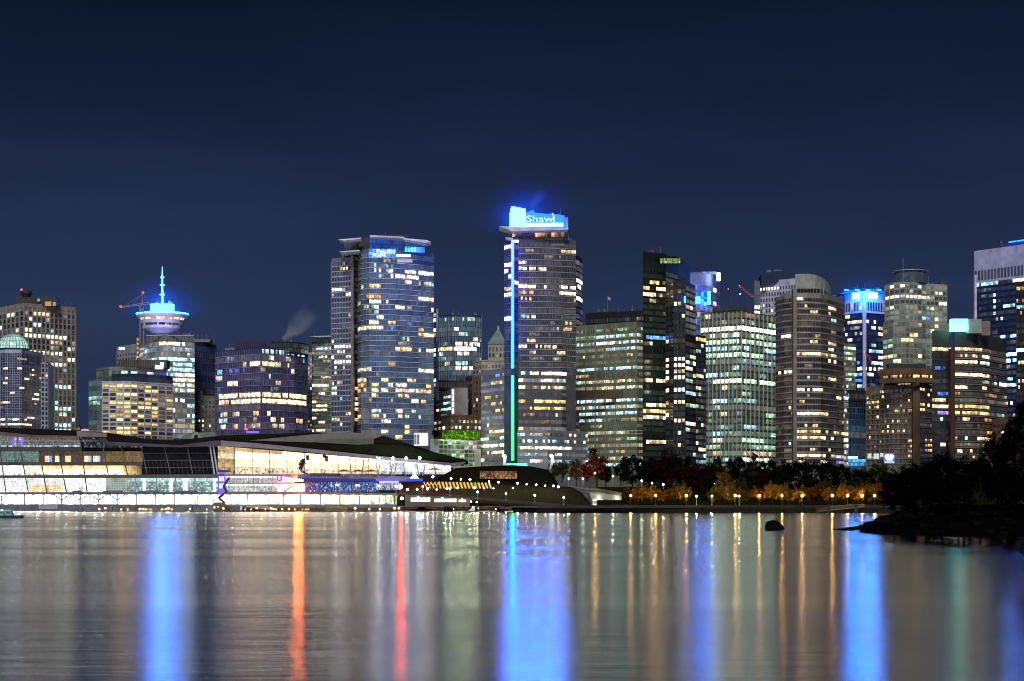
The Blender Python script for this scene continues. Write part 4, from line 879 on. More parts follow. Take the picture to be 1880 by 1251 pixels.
boxpx(b, 'entrance_canopy', 1549, 1575, 838, 842, 1385, 6, lamp_mat('cyan_canopy', (.35, .75, 1), 2.5))
litpanel(b, 'lobby_front', 1550, 1590, 843, 856, 1392, 10, 2, lambda u, v: SC((.1, .5, 1), (.2 + .9*RND.random())), [DARKM, WL])

# ---- pale round apartment tower with glass drum
b = building('pale_drum_tower', 'pale gridded apartment tower with a glass drum and mast on top', 'apartment tower', 1670, 1500)
GRN = surf('pale_sage_frame', (.40, .43, .37), .7)
lit29 = [(1643,545,1681,'W',.97,1.3),(1626,546,1642,'w',.8,1),(1685,545,1722,'W',.85,1.1),(1725,557,1738,'W',1,1.4),(1632,566,1642,'W',1,1.4),(1625,567,1630,'W',.8,1),(1685,524,1692,'c',1,1),(1693,583,1701,'b',1,1.6),(1704,584,1709,'b',1,1.2),(1715,584,1723,'w',1,1),(1731,585,1737,'w',.7,.7),(1686,594,1693,'w',1,1.3),(1716,603,1726,'y',1,1),(1655,622,1668,'y',1,1.2),(1672,612,1683,'y',1,1),(1672,622,1682,'w',.6,.7),(1684,650,1695,'y',1,2.4),(1675,651,1680,'W',1,1.6),(1630,528,1642,'w',1,1),(1625,626,1640,'g',.8,.7),(1625,637,1640,'g',.6,.7),(1625,653,1636,'w',.8,1),(1640,666,1655,'w',.6,1)]
vol(b, [(1625, 523), (1642, 519), (1662, 517.5), (1684, 519), (1700, 521), (1738, 523)], 1500, 520, 9.6, 600, 8, GRN, G_GREEN, bh=.66, mw=.2, amb=.04, ambc=(.8, 1, .8), p=.08, unit=1, pal='wgW', lit=lit29, fin=(8, 1.4, .4, GRN, 519, 600))
vol(b, [(1621, 594), (1640, 590), (1662, 588.5), (1685, 590), (1700, 592), (1746, 594)], 1492, 590.5, 9.6, 690, 8, GRN, glass('sage_glass', (.10, .125, .10)), bh=.72, mw=.18, amb=.05, ambc=(.8, 1, .8), p=.06, unit=1, pal='wg', lit=lit29, wname='lower_drum')
cx, cy = X(1671, 1516), 1516
m = M(); m.lathe(cx, cy, [(11.6, Z(521, 1516)), (11.6, Z(500, 1516))], 28); m.build('glass_drum', glass('drum_glass', (.13, .17, .19)), b)
m = M(); m.lathe(cx, cy, [(11.5, Z(500.5, 1516)), (13.2, Z(499.5, 1516)), (13.2, Z(498, 1516)), (.1, Z(497.6, 1516))], 28); m.build('drum_cap', STEEL, b)
m = M(); m.tube(W(1658, 525, 1496), W(1658, 473, 1496), .28, .1, 6); m.build('mast', STEEL, b)
boxpx(b, 'roof_block', 1680, 1701, 502, 521, 1520, 8, surf('slate_panel', (.2, .22, .22)))
# ---- tan hotel slab with revolving lounge
b = building('tan_hotel_slab', 'brown hotel slab of small balconies with a tan shaft and round lounge deck', 'hotel', 1650, 1350)
TANF = surf('tan_frame', (.25, .19, .145), .8)
l30 = [(x0, y, x1, k, 1, s) for x0, y, x1, k, s in [(1593,716,1601,'y',1.2),(1593,735,1602,'y',1.1),(1605,735,1613,'y',.9),(1605,744,1613,'y',1),(1593,744,1601,'g',.4),(1616,716,1622,'w',1),(1617,725,1622,'w',.9),(1626,725,1630,'y',.9),(1627,742,1632,'w',1.6),(1596,753,1600,'w',1.5),(1609,762,1613,'y',1.3),(1643,751,1651,'y',.8),(1655,751,1662,'w',1),(1666,750,1676,'y',1),(1645,770,1652,'y',1),(1627,780,1632,'w',1.6),(1621,790,1624,'y',.9),(1628,790,1634,'y',.8),(1636,789,1642,'y',.9),(1655,788,1663,'w',1.1),(1596,800,1600,'w',1.5),(1668,731,1673,'o',.8),(1690,713,1696,'o',.9),(1689,741,1696,'y',1),(1702,741,1709,'w',1.4),(1689,750,1696,'y',.9),(1711,778,1714,'y',.8),(1667,808,1676,'w',.5),(1667,817,1676,'w',.5),(1667,826,1676,'w',.5),(1667,836,1676,'w',.6),(1700,808,1714,'w',.4),(1700,817,1714,'w',.4),(1700,827,1714,'w',.5)]]
vol(b, [(1591, 711.5), (1633, 708), (1676, 706)], 1350, 712, 9.3, 858, 4.6, TANF, glass('umber_glass', (.045, .045, .055)), bh=.56, mw=.3, slab=(.16, .5, surf('tan_ledge', (.32, .25, .19))), slab_name='balcony', amb=.02, p=.012, unit=1, pal='y', lit=l30, fin=(9.2, 1.3, .55, TANF, 711, 858))
vol(b, [(1688, 705), (1716, 708)], 1350, 710, 9.3, 858, 4.6, TANF, glass('umber_glass', (.045, .045, .055)), bh=.56, mw=.3, slab=(.16, .5, surf('tan_ledge', (.32, .25, .19))), slab_name='balcony', amb=.02, p=.03, unit=1, pal='y', lit=l30, wname='east_wing')
boxpx(b, 'lift_shaft', 1676, 1688.5, 702, 868, 1346, 10, TAN)
vol(b, [(1622, 678.5), (1640, 676.5), (1672, 675.5), (1716, 677)], 1344, 687.5, 6, 694, 4, TAN, G_BRN, bh=.9, mw=.1, p=.35, unit=1, pal='oyo', zb=Z(702.5, 1344), wname='lounge_deck', s=.9, lit=[(1634,690.5,1648,'o',.7,.7),(1675,690.5,1714,'y',.8,1)], thick=26)
for y0_, y1_ in ((677, 687), (694.5, 703)):
    strip([(X(1620, 1343), 1350), (X(1640, 1343), 1342), (X(1672, 1343), 1339), (X(1716, 1343), 1343)], Z(y1_, 1343), Z(y0_, 1343), 1.2, TAN, 'lounge_rim', b)
vol(b, [(1648, 703), (1686, 702.5)], 1352, 703, 4.5, 707.4, 6, TANF, G_BRN, bh=.8, mw=.2, p=.8, unit=1, pal='wy', zb=Z(709, 1352), wname='terrace_storey', thick=12)
boxpx(b, 'roof_screen', 1632, 1700, 668, 677, 1352, 10, DARKM)
boxpx(b, 'lobby_window', 1593, 1600, 833, 842, 1348.8, .3, lamp_mat('lobby_light', (.8, .95, .8), .8, 'NONE')); boxpx(b, 'lobby_window', 1604, 1614, 833, 843, 1348.8, .3, lamp_mat('lobby_light', (.8, .95, .8), .8, 'NONE')); boxpx(b, 'lobby_window', 1616, 1624, 832, 839, 1348.8, .3, lamp_mat('lobby_light', (.8, .95, .8), .8, 'NONE'))
b = building('lit_billboard', 'white heart shaped sign over a pale blue bar glowing above the trees', 'sign', 1633, 1330)
m = M(); m.slabxz([(1626, 836), (1630, 835), (1633, 836.5), (1636, 835), (1640, 836), (1640, 840), (1637, 845), (1629, 845), (1626, 841)], 1330, .6); m.build('emblem', lamp_mat('white_emblem', (.8, .92, 1), 5), b)
boxpx(b, 'light_bar', 1624, 1642, 847, 850.5, 1330, .6, lamp_mat('blue_bar', (.4, .8, 5), 1)); boxpx(b, 'backing', 1622, 1643, 832, 846.8, 1330.8, .4, surf('violet_backing', (.3, .2, .5)))
for px in (1627, 1638): boxpx(b, 'post', px, px+1.5, 851, 880, 1331, .5, DARKM)

# ---- rust pillar tower
b = building('rust_pillar_tower', 'dark curved apartment tower split by a rust coloured pillar with warm lit floors', 'apartment tower', 1780, 1250)
l31 = [(1713,640,1745,'w',.97,.9),(1753,(638,638.5),1808,'w',.95,.9),(1753,652,1776,'w',.4,.6),(1803,652,1816,'W',.85,1),(1753,664,1802,'w',.97,1.4),(1803,664,1816,'W',.9,1.1),(1753,(688,687),1816,'w',.97,1.3),(1755,710,1777,'w',.95,1.1),(1803,710,1810,'o',1,.9),(1718,712,1743,'c',.6,.7),(1720,724,1743,'b',.6,.4),(1714,735,1745,'w',.85,.7),(1713,747,1745,'w',.97,1.0),(1720,758,1743,'p',.75,.7),(1754,747,1816,'y',.97,1.0),(1754,758,1816,'o',.75,1),(1772,806,1778,'c',1,1.5),(1795,806,1832,'w',.75,1.1),(1725,818,1745,'w',.95,1.3),(1756,829,1786,'w',.8,1),(1800,829,1818,'c',.8,1),(1836,703,1847,'W',1,2),(1713,677,1743,'b',.55,.35),(1813,795,1830,'o',.7,.8),(1800,700,1830,'g',.3,.5)]
CH = surf('charcoal_panel', (.06, .058, .056), .5)
vol(b, [(1711, 607), (1746, 608.5)], 1250, 635, 11.7, 866, 5, CH, G_DARK, bh=.6, mw=.12, amb=.012, p=.015, lit=l31, wname='west_wall')
boxpx(b, 'rust_pillar', 1745, 1753.5, 640, 868, 1240, 6, RUST)
vol(b, [(1753, 611), (1785, 612), (1803, 613.5), (1820, 617), (1848, 623)], 1252, 635, 11.7, 866, 4.6, CH, G_DARK, bh=.56, mw=.12, frame=surf('charcoal_mullion', (.14, .13, .125)), slab=(.12, .5, surf('warm_grey_slab', (.30, .26, .235))), slab_name='balcony', amb=.03, ambc=(1, .85, .65), p=.1, unit=2, pal='wwgo', lit=l31)
for k in range(7): boxpx(b, 'penthouse_louvre', 1746, 1778, 585+1.6*k, 585.8+1.6*k, 1247, .3, WHITE)
boxpx(b, 'penthouse_light', 1747, 1777, 586, 608, 1248, 6, lamp_mat('cyan_penthouse', (.55, 3.4, 3.2), 1.2)); boxpx(b, 'penthouse', 1778, 1802, 586, 612, 1249, 10, surf('sage_box', (.3, .36, .34)))
boxpx(b, 'roof_plant', 1802, 1818, 590, 616, 1256, 8, surf('pinkish_box', (.28, .21, .18)))
# ---- tall white framed tower at the edge of view
b = building('white_framed_tower', 'tall navy glass tower in a white frame with a row of tall top slots', 'office tower', 1840, 1600)
vol(b, [(1789, 462), (1910, 445)], 1600, 504, 11.4, 790, 4.4, NAVY, G_DBLUE, bh=.6, mw=.1, frame=NAVY, amb=.02, ambc=(.3, .5, 1), p=.05, unit=3, pal='cWc', lit=[(1821,(506,501),1852,'c',.9,.9),(1794,(520,515),1838,'c',.75,.8),(1858,(513,511),1880,'W',.95,1),(1824,541,1827,'c',1,1.3),(1824,552,1827,'c',1,1.3),(1824,563,1827,'c',1,1.3),(1824,575,1827,'c',1,1.3),(1820,587,1846,'c',.6,.6),(1837,617,1867,'c',.85,.9),(1843,(655,654),1880,'b',.9,14),(1843,(666,665),1880,'b',.9,14),(1845,711,1867,'c',.7,1),(1846,744,1860,'W',.9,1),(1843,700,1867,'c',.4,.6)])
vol(b, [(1788.5, 461.5), (1911, 444.5)], 1597, 482, 20, 503, 6.2, LAV, G_NAVY, bh=.92, mw=.3, p=.02, zb=Z(506, 1597), wname='crown', lit=[(1824,(484,481),1858,'y',.9,1.0),(1800,487,1814,'w',.9,.9)], unit=1)
m = M(); m.tube(W(1852, 445, 1660), W(1912, 437, 1660), .5, .5, 6); m.build('added_roof_glow', lamp_mat('added_blue_strip', (.05, .9, 30), 1), b)  # added blue strip standing in for an unseen sign's glow
boxpx(b, 'corner_pier', 1789, 1793.5, 505, 790, 1650, 6, LAV)
m = M(); m.slabxz([(1818, 458), (1840, 448), (1905, 438), (1905, 447)], 1668, 26); m.build('roof', surf('navy_roof', (.03, .05, .12)), b)
m = M(); m.tube(W(1866, 446, 1612), W(1866, 432, 1612), .14, .1, 5); m.build('roof_antenna', DARKM, b)
b = building('black_slot_tower', 'black tower with narrow lit slots standing before the white framed one', 'office tower', 1880, 1450)
vol(b, [(1866, 517.5), (1925, 515)], 1450, 522, 11.4, 790, 3.4, surf('brown_black_panel', (.022, .02, .02)), G_BLK, bh=.62, mw=.3, p=.04, unit=1, pal='wc', lit=[(1867,525,1890,'w',.8,.4),(1867,554,1890,'w',.5,.4),(1867,567,1890,'c',.9,1.2),(1867,641,1890,'b',.95,16),(1868,666,1890,'w',.6,1),(1868,704,1890,'W',.7,1)])
b = building('red_brown_block', 'low red brown block beside the foot of the rust pillar tower', 'apartment building', 1840, 1240)
vol(b, [(1822, 770), (1860, 768)], 1240, 775, 12, 850, 8, surf('red_brown_wall', (.17, .085, .06)), G_DARK, bh=.4, mw=.3, p=.12, unit=1, pal='ow', s=.7)

for n_, x0, x1, y_, D_, k_ in (('office_tower', 60, 130, 561, 1610, 3), ('dome_tower', 60, 76, 648, 1430, 1), ('glass_office_tower', 300, 352, 615, 1572, 4), ('violet_office_block', 402, 432, 642, 1470, 3), ('violet_office_block', 505, 555, 628, 1475, 4), ('blue_glass_tower', 612, 632, 473, 1400, 2), ('blue_glass_tower', 690, 775, 437, 1400, 4), ('finned_office_tower', 810, 875, 578, 1660, 5), ('stepped_concrete_block', 805, 855, 698, 1530, 3), ('brick_warehouse', 800, 880, 763, 1430, 3), ('led_edge_tower', 985, 1030, 395, 1308, 3), ('led_edge_tower', 1040, 1055, 441, 1310, 2), ('green_gridded_slab', 1080, 1175, 571, 1425, 4), ('black_apartment_tower', 1185, 1215, 463, 1258, 2), ('finned_corner_block', 1300, 1410, 572, 1362, 6), ('white_fronted_block', 1405, 1455, 499, 1622, 3), ('taupe_round_tower', 1428, 1455, 541, 1260, 3), ('taupe_round_tower', 1465, 1515, 530, 1262, 3), ('blue_capped_tower', 1560, 1615, 531, 1612, 4), ('pale_drum_tower', 1628, 1642, 519, 1510, 2), ('pale_drum_tower', 1702, 1735, 521, 1510, 4), ('tan_hotel_slab', 1594, 1630, 708, 1360, 4), ('rust_pillar_tower', 1755, 1840, 612, 1262, 6), ('white_framed_tower', 1830, 1878, 446, 1668, 3), ('dark_grid_block', 1557, 1588, 716, 1408, 3), ('slender_apartment_tower', 575, 606, 618, 1552, 1)):
    roof_clutter(root_named(n_), x0, x1, y_, D_, k_, len(n_) + x0)
# ================================================================== setting: water, land, sky
def water_mat():
    m, nt, out = _nodes('harbour_water')
    g = nt.nodes.new('ShaderNodeBsdfAnisotropic'); g.distribution = 'BECKMANN' if WATER_DIST == 'B' else 'MULTI_GGX'
    g.inputs['Color'].default_value = (*WATER_COL, 1); g.inputs['Anisotropy'].default_value = .22
    tn = nt.nodes.new('ShaderNodeCombineXYZ'); tn.inputs[0].default_value = 1; nt.links.new(tn.outputs[0], g.inputs['Tangent'])
    geo = nt.nodes.new('ShaderNodeNewGeometry')
    mp = nt.nodes.new('ShaderNodeMapping'); mp.inputs['Scale'].default_value = (.003, .025, 1)
    nt.links.new(geo.outputs['Position'], mp.inputs['Vector'])
    n = nt.nodes.new('ShaderNodeTexNoise'); n.inputs['Scale'].default_value = 1; n.inputs['Detail'].default_value = 4
    nt.links.new(mp.outputs['Vector'], n.inputs['Vector'])
    r = nt.nodes.new('ShaderNodeMapRange'); r.inputs[1].default_value = .3; r.inputs[2].default_value = .7
    r.inputs[3].default_value = WATER_R * .8; r.inputs[4].default_value = WATER_R * 1.2
    nt.links.new(n.outputs['Fac'], r.inputs[0]); nt.links.new(r.outputs[0], g.inputs['Roughness'])
    # wind ripples: short crests lying across the view, two sizes
    hs = []
    for sc, w in (((.35, 1.6, 1), .05), ((.09, .42, 1), .12)):
        mp2 = nt.nodes.new('ShaderNodeMapping'); mp2.inputs['Scale'].default_value = sc
        nt.links.new(geo.outputs['Position'], mp2.inputs['Vector'])
        n2 = nt.nodes.new('ShaderNodeTexNoise'); n2.inputs['Scale'].default_value = 1; n2.inputs['Detail'].default_value = 3
        nt.links.new(mp2.outputs['Vector'], n2.inputs['Vector'])
        k = nt.nodes.new('ShaderNodeMath'); k.operation = 'MULTIPLY'; k.inputs[1].default_value = w
        nt.links.new(n2.outputs['Fac'], k.inputs[0]); hs.append(k)
    ad = nt.nodes.new('ShaderNodeMath'); nt.links.new(hs[0].outputs[0], ad.inputs[0]); nt.links.new(hs[1].outputs[0], ad.inputs[1])
    bp = nt.nodes.new('ShaderNodeBump'); bp.inputs['Strength'].default_value = WATER_BUMP; bp.inputs['Distance'].default_value = 1.0
    nt.links.new(ad.outputs[0], bp.inputs['Height']); nt.links.new(bp.outputs['Normal'], g.inputs['Normal'])
    nt.links.new(g.outputs[0], out.inputs[0])
    return m
WATER_DIST, WATER_COL, WATER_R, WATER_BUMP = 'B', (.86, .86, .86), .18, .2
m = M(); m.face([(-1500, -150, 0), (1500, -150, 0), (1500, 2400, 0), (-1500, 2400, 0)])
tag(m.build('water', water_mat()), 'still dark harbour water streaked by coloured reflections', 'water', kind='structure')

QUAYS = surf('quay_concrete', (.13, .14, .16), .8, scale=.3)
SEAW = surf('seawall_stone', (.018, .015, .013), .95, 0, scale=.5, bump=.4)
GROUND = surf('city_ground', (.07, .065, .06), .95)
shore = [(-500, 1258), (X(735, 1250), 1256), (X(745, 1200), 1160), (X(860, 1130), 1120), (X(955, 1080), 1070), (X(985, 975), 972), (X(1300, 965), 962), (X(1560, 960), 958), (X(1760, 950), 950), (420, 940)]
m = M(); poly = shore + [(1500, 960), (1500, 2400), (-1500, 2400), (-1500, 1258)]
m.prism(poly, -3, 2.4, 1, 0)
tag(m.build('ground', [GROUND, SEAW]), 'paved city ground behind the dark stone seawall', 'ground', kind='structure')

# ---- world: night sky, paler towards the skyline where the city glow hangs, with thin high cloud
w = bpy.data.worlds.new('World'); scene.world = w; w.use_nodes = True
nt = w.node_tree; bg = nt.nodes['Background']
tc = nt.nodes.new('ShaderNodeTexCoord'); sp = nt.nodes.new('ShaderNodeSeparateXYZ'); nt.links.new(tc.outputs['Generated'], sp.inputs[0])
r = nt.nodes.new('ShaderNodeValToRGB'); el = r.color_ramp.elements
SKY = [(0.0, (.0205, .0345, .082)), (.07, (.0195, .0335, .080)), (.11, (.0165, .029, .073)), (.155, (.0115, .0210, .056)), (.20, (.0066, .0132, .036)), (.245, (.0030, .0076, .0205)), (.5, (.0030, .006, .016)), (1.0, (.002, .004, .012))]
el[0].position, el[0].color = SKY[0][0], (*SKY[0][1], 1); el[1].position, el[1].color = SKY[-1][0], (*SKY[-1][1], 1)
for p_, c_ in SKY[1:-1]:
    e = el.new(p_); e.color = (*c_, 1)
nt.links.new(sp.outputs['Z'], r.inputs['Fac'])
mp = nt.nodes.new('ShaderNodeMapping'); mp.inputs['Scale'].default_value = (2.2, 2.2, 11); mp.inputs['Rotation'].default_value = (.12, .06, 0)
nt.links.new(tc.outputs['Generated'], mp.inputs['Vector'])
n = nt.nodes.new('ShaderNodeTexNoise'); n.inputs['Scale'].default_value = 1.6; n.inputs['Detail'].default_value = 5; n.inputs['Roughness'].default_value = .55
nt.links.new(mp.outputs['Vector'], n.inputs['Vector'])
mr = nt.nodes.new('ShaderNodeMapRange'); mr.inputs[1].default_value = .42; mr.inputs[2].default_value = .75; mr.inputs[3].default_value = .95; mr.inputs[4].default_value = 1.28
nt.links.new(n.outputs['Fac'], mr.inputs[0])
mx = nt.nodes.new('ShaderNodeMix'); mx.data_type = 'RGBA'; mx.blend_type = 'MULTIPLY'; mx.inputs[0].default_value = 1
nt.links.new(r.outputs[0], mx.inputs[6]); nt.links.new(mr.outputs[0], mx.inputs[7]); nt.links.new(mx.outputs[2], bg.inputs['Color'])
bg.inputs['Strength'].default_value = 1.0

# ---- added fill sun from behind the viewer, standing in for city street light
sl = bpy.data.lights.new('city_fill_sun', 'SUN'); sl.energy = 1.5; sl.angle = math.radians(14); sl.color = (.97, .98, 1)
so = bpy.data.objects.new('city_fill_sun', sl); COL.objects.link(so)
so.rotation_euler = Vector((.1, 1, -.72)).to_track_quat('-Z', 'Y').to_euler()

# ---- camera
cam = bpy.data.cameras.new('camera'); co = bpy.data.objects.new('camera', cam); COL.objects.link(co)
co.location = (0, 0, HC); co.rotation_euler = (math.pi/2, 0, 0)
cam.sensor_width = 36; cam.lens = 36 * F / 1880; cam.shift_y = (HY - 625.5) / 1880; cam.clip_end = 12000; cam.clip_start = .5
scene.camera = co
scene.view_settings.view_transform = 'Standard'; scene.view_settings.look = 'None'; scene.view_settings.exposure = 0; scene.view_settings.gamma = 1
scene.render.engine = 'CYCLES'; c = scene.cycles
c.use_denoising = True; c.denoiser = 'OPENIMAGEDENOISE'; c.denoising_input_passes = 'RGB_ALBEDO_NORMAL'
c.max_bounces = 4; c.diffuse_bounces = 2; c.glossy_bounces = 2; c.transmission_bounces = 2; c.transparent_max_bounces = 4; c.volume_bounces = 0
c.sample_clamp_indirect = 60; c.sample_clamp_direct = 0; c.caustics_reflective = False; c.use_light_tree = True; c.filter_width = 1.05; c.use_adaptive_sampling = False
c.caustics_reflective = True

# ================================================================== convention centre
Dc = 1262
b = thing('convention_centre', 'long low glass convention hall with a sloping grass roof and brightly lit waterfront floors', 'convention centre', (X(420, Dc), Dc, 2))
SLD = surf('dark_floor_edge', (.07, .066, .06), .8)
FASC = surf('grey_fascia', (.22, .20, .22), .7)
SOFF = surf('warm_soffit', (.30, .22, .18), .7)
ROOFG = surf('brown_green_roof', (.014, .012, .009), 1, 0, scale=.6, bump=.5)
MUL = surf('dark_mullion_bar', (.05, .05, .05), .5)
WL2 = window_light('hall_light', .28, .55, 1.35)
def P(name, poly, dd, depth, mat, side=None):
    m = M(); m.slabxz(poly, Dc + dd, depth, 0, 1 if side else None); return m.build(name, [mat, side] if side else mat, b)
# body behind everything
P('back_wall', [(-60, 800), (200, 812), (700, 842), (830, 858), (830, 928), (-60, 928)], 22, 30, surf('dark_core', (.05, .05, .05)))
P('grass_roof', [(-60, 782), (0, 785), (141, 790.5), (200, 795), (240, 801), (267, 806), (326, 808.5), (396, 801), (396, 810), (330, 818), (200, 814), (196, 806), (141, 800), (60, 799), (0, 793), (-60, 790)], -6, 60, ROOFG)
P('roof_soffit', [(-60, 790.5), (0, 793), (60, 799), (141, 800.5), (141, 803), (-60, 802)], -3, 20, SOFF)
P('soffit_panel', [(141, 791), (196, 796), (196, 803), (141, 801.5)], -6.4, 2, surf('taupe_soffit', (.2, .16, .14)))
P('roof_fascia', [(196, 811), (330, 817.5), (396, 809), (406, 809), (406, 819), (396, 819), (330, 821.5), (196, 818)], -6.6, 4, surf('violet_dark_fascia', (.07, .06, .085)))
P('grass_roof', [(380, 806), (396, 801), (470, 797.5), (560, 795), (690, 797), (703, 800), (760, 818), (800, 831), (856, 845), (856, 849), (830, 850), (700, 838), (560, 823), (470, 814), (406, 809)], -5, 60, ROOFG)
P('roof_panel', [(457, 809), (615, 794), (703, 796), (703, 800.5), (686, 806), (571, 812.5)], -5.6, 1, surf('pale_roof_panel', (.15, .145, .13)))
P('roof_panel', [(571, 812), (610, 806), (686, 805.5), (686, 818.5), (640, 816)], -5.8, 1, surf('grey_roof_panel', (.10, .105, .09)))
P('green_roof_slope', [(686, 815.5), (738, 817.5), (800, 831.5), (855, 845), (852, 848), (700, 836), (571, 822)], -6.1, 1, surf('grass_slope', (.012, .017, .008), 1, 0, scale=.8))
P('roof_fascia', [(406, 809), (470, 814), (560, 823), (700, 838), (830, 850.5), (852, 848), (856, 850), (838, 856), (700, 843.5), (560, 830), (470, 822), (406, 819)], -8, 3, FASC)

def warm(u, v, a=1.0):
    return tuple(c * a for c in (1, .72 - .1*v, .40 - .12*v))
rr = RND.random
# level A: terrace lounge
def fA(u, v):
    px = u*206 - 60
    if 23 < px < 31 or 34 < px < 43: return (.30, .22, 1.0) if rr() < .8 else (.8, .8, 1)
    if v > .72: return SC((.75, .9, 1), rr()*1.0)
    if px < 24: return SC((.7, .8, .8), (.12 + .25*rr()))
    return SC(((.75, .5, .32) if v < .5 else (.55, .65, .75)), (.10 + .22*rr()))
litpanel(b, 'glazing', -60, 146, 801, 821, Dc, 80, 5, fA, [MUL, WL2])
litpanel(b, 'glazing', 146, 262, 802, 822, Dc + 1, 40, 4, lambda u, v: SC((.7, .8, 1), (.25*rr()**4)), [MUL, WL2])
P('floor_slab', [(-60, 821), (150, 821), (150, 828.5), (-60, 828.5)], -3, 18, SLD)
P('terrace_rail', [(-60, 817.2), (146, 817.2), (146, 818), (-60, 818)], -2.6, .2, surf('pale_rail', (.5, .5, .52)))
P('terrace_rail', [(40, 809), (190, 809.5), (190, 810.3), (40, 809.8)], -2.6, .2, surf('pale_rail', (.5, .5, .52)))
def fB(u, v):
    px = u*322 - 60
    if px < 71: return SC((.5, .82, .72), (.22 + .2*rr() - .1*v))
    for x0, x1, c in ((82, 91, (1, .8, .5)), (91, 95, (.2, .35, 1)), (101, 109, (1, .85, .6)), (120, 130, (1, .75, .4)), (155, 162, (1, .85, .55)), (162, 167, (.4, .6, 1)), (172, 179, (1, .8, .5)), (179, 185, (.45, .65, 1))):
        if x0 < px < x1 and v > .4: return SC(c, (.9 + .4*rr()))
    if px > 190:
        g = 1 - abs(px - 203)/26
        return SC(((.75, .52, .08) if g > 0 and v < .8 else (1, .55, .22)), (.14 + .15*rr()))
    return SC((1, .6, .36), (.05 + .07*rr()))
litpanel(b, 'glazing', -60, 262, 829, 849, Dc, 120, 5, fB, [MUL, WL2])
P('floor_slab', [(-60, 849), (262, 848), (262, 854.5), (-60, 854.5)], -3, 18, SLD)
def fC(u, v):
    px = u*320 - 60
    if px < 45: c = (1, .97, .88); a = .9 + .5*rr()
    elif px < 76: c = (1, .88, .66); a = .6 + .6*rr()
    elif px < 225:
        c = (1, .66, .26) if v < .3 else (1, .83, .5); a = (.6 + .9*v + .3*rr()*v + .3*random.Random(int(px/9)).random())
    else: c = (1, .66, .24); a = max(.15, 1.1 - (px-225)/36) * (.5 + .5*v)
    if v > .86 and rr() < .3: a *= .25
    return tuple(q_*a*1.8 for q_ in c)
litpanel(b, 'glazing', -60, 260, 855, 873, Dc, 120, 6, fC, [MUL, WL2])
P('floor_slab', [(-60, 873), (400, 871), (400, 877.5), (-60, 877.5)], -4, 18, surf('olive_floor_edge', (.10, .095, .08)))
def fD(u, v):
    px = u*460 - 60
    if px < 50: c = (.9, 1, .92) if v < .55 else (1, 1, .95); a = .5 + .8*rr()*(.5 + v)
    elif px < 112: c = (.85, 1, .85) if v < .45 else (1, .62, .34); a = .5 + .4*rr() + .5*v*random.Random(int(px/6)).random()
    elif px < 195: c = (.8, 1, .85) if v < .5 else (1, .96, .8); a = .5 + .5*rr() + .5*random.Random(int(px/7)*7 + int(v*3)).random()
    elif px < 238: c = (.8, 1, .82); a = .26 + .05*rr()
    else:
        c = (.62, .92, .9); a = (.5 if v < .22 else .18) + .5*rr()**3
        if abs(px - 266) < 3 or abs(px - 314) < 4 or abs(px - 341) < 4 or abs(px - 394) < 4: a += 1.6*(1 - abs(v-.55)*1.6)
    return tuple(q_*a*1.6 for q_ in c)
litpanel(b, 'glazing', -60, 400, 878, 904, Dc, 150, 8, fD, [MUL, WL2])
P('floor_slab', [(-60, 904), (400, 903.5), (400, 908.5), (-60, 908.5)], -8, 22, surf('blue_grey_slab', (.13, .145, .17)))
# slanted outer columns of the west block
for x0, y0_, x1, y1_ in ((0, 829, 11, 905), (38, 829, 52, 905), (72, 829, 86, 905), (108, 829, 122, 905), (146, 801, 160, 905), (33, 801, 37, 822), (66, 801, 71, 822), (104, 801, 109, 822), (141, 792, 150, 829), (189, 820, 199, 873), (223, 820, 234, 873)):
    m = M(); p0, p1 = W(x0, y0_, Dc-2), W(x1, y1_, Dc-2); m.tube(p0, p1, .42, .42, 6); m.build('slanted_column', surf('column_grey', (.11, .10, .09)) if y1_ > 830 else STEEL, b)
for px in (240, 248, 287, 322, 358): boxpx(b, 'pier_column', px-.8, px+.8, 877, 904, Dc-1, .8, STEEL)
# unlit hall bay with thin bars
P('dark_glazing', [(258, 822), (400, 820), (400, 871), (262, 871)], .5, .4, glass('black_hall_glass', (.012, .011, .012), .1, .3))
for y in (832, 845, 858): P('glazing_bar', [(258, y), (400, y-.3), (400, y+.5), (258, y+.8)], -.3, .5, surf('bar_grey', (.16, .16, .17)))
for x0, x1 in ((260, 270), (302, 313), (344, 354)):
    m = M(); m.tube(W(x0, 821, Dc-.6), W(x1, 871, Dc-.6), .3, .3, 6); m.build('slanted_column', surf('bar_grey', (.16, .16, .17)), b)
for k in range(16):
    m = M(); x0 = 272 + 7.6*k; m.tube(W(x0, 846, Dc), W(x0+4, 871, Dc), .07, .07, 4); m.build('mullion', surf('bar_grey', (.16, .16, .17)), b)
for x0, x1 in ((385.5, 394), (391.5, 400)):
    m = M(); m.tube(W(x0, 819, Dc-3), W(x1, 872, Dc-3), .5, .5, 8); m.build('slanted_column', surf('pale_column', (.55, .55, .58)), b)
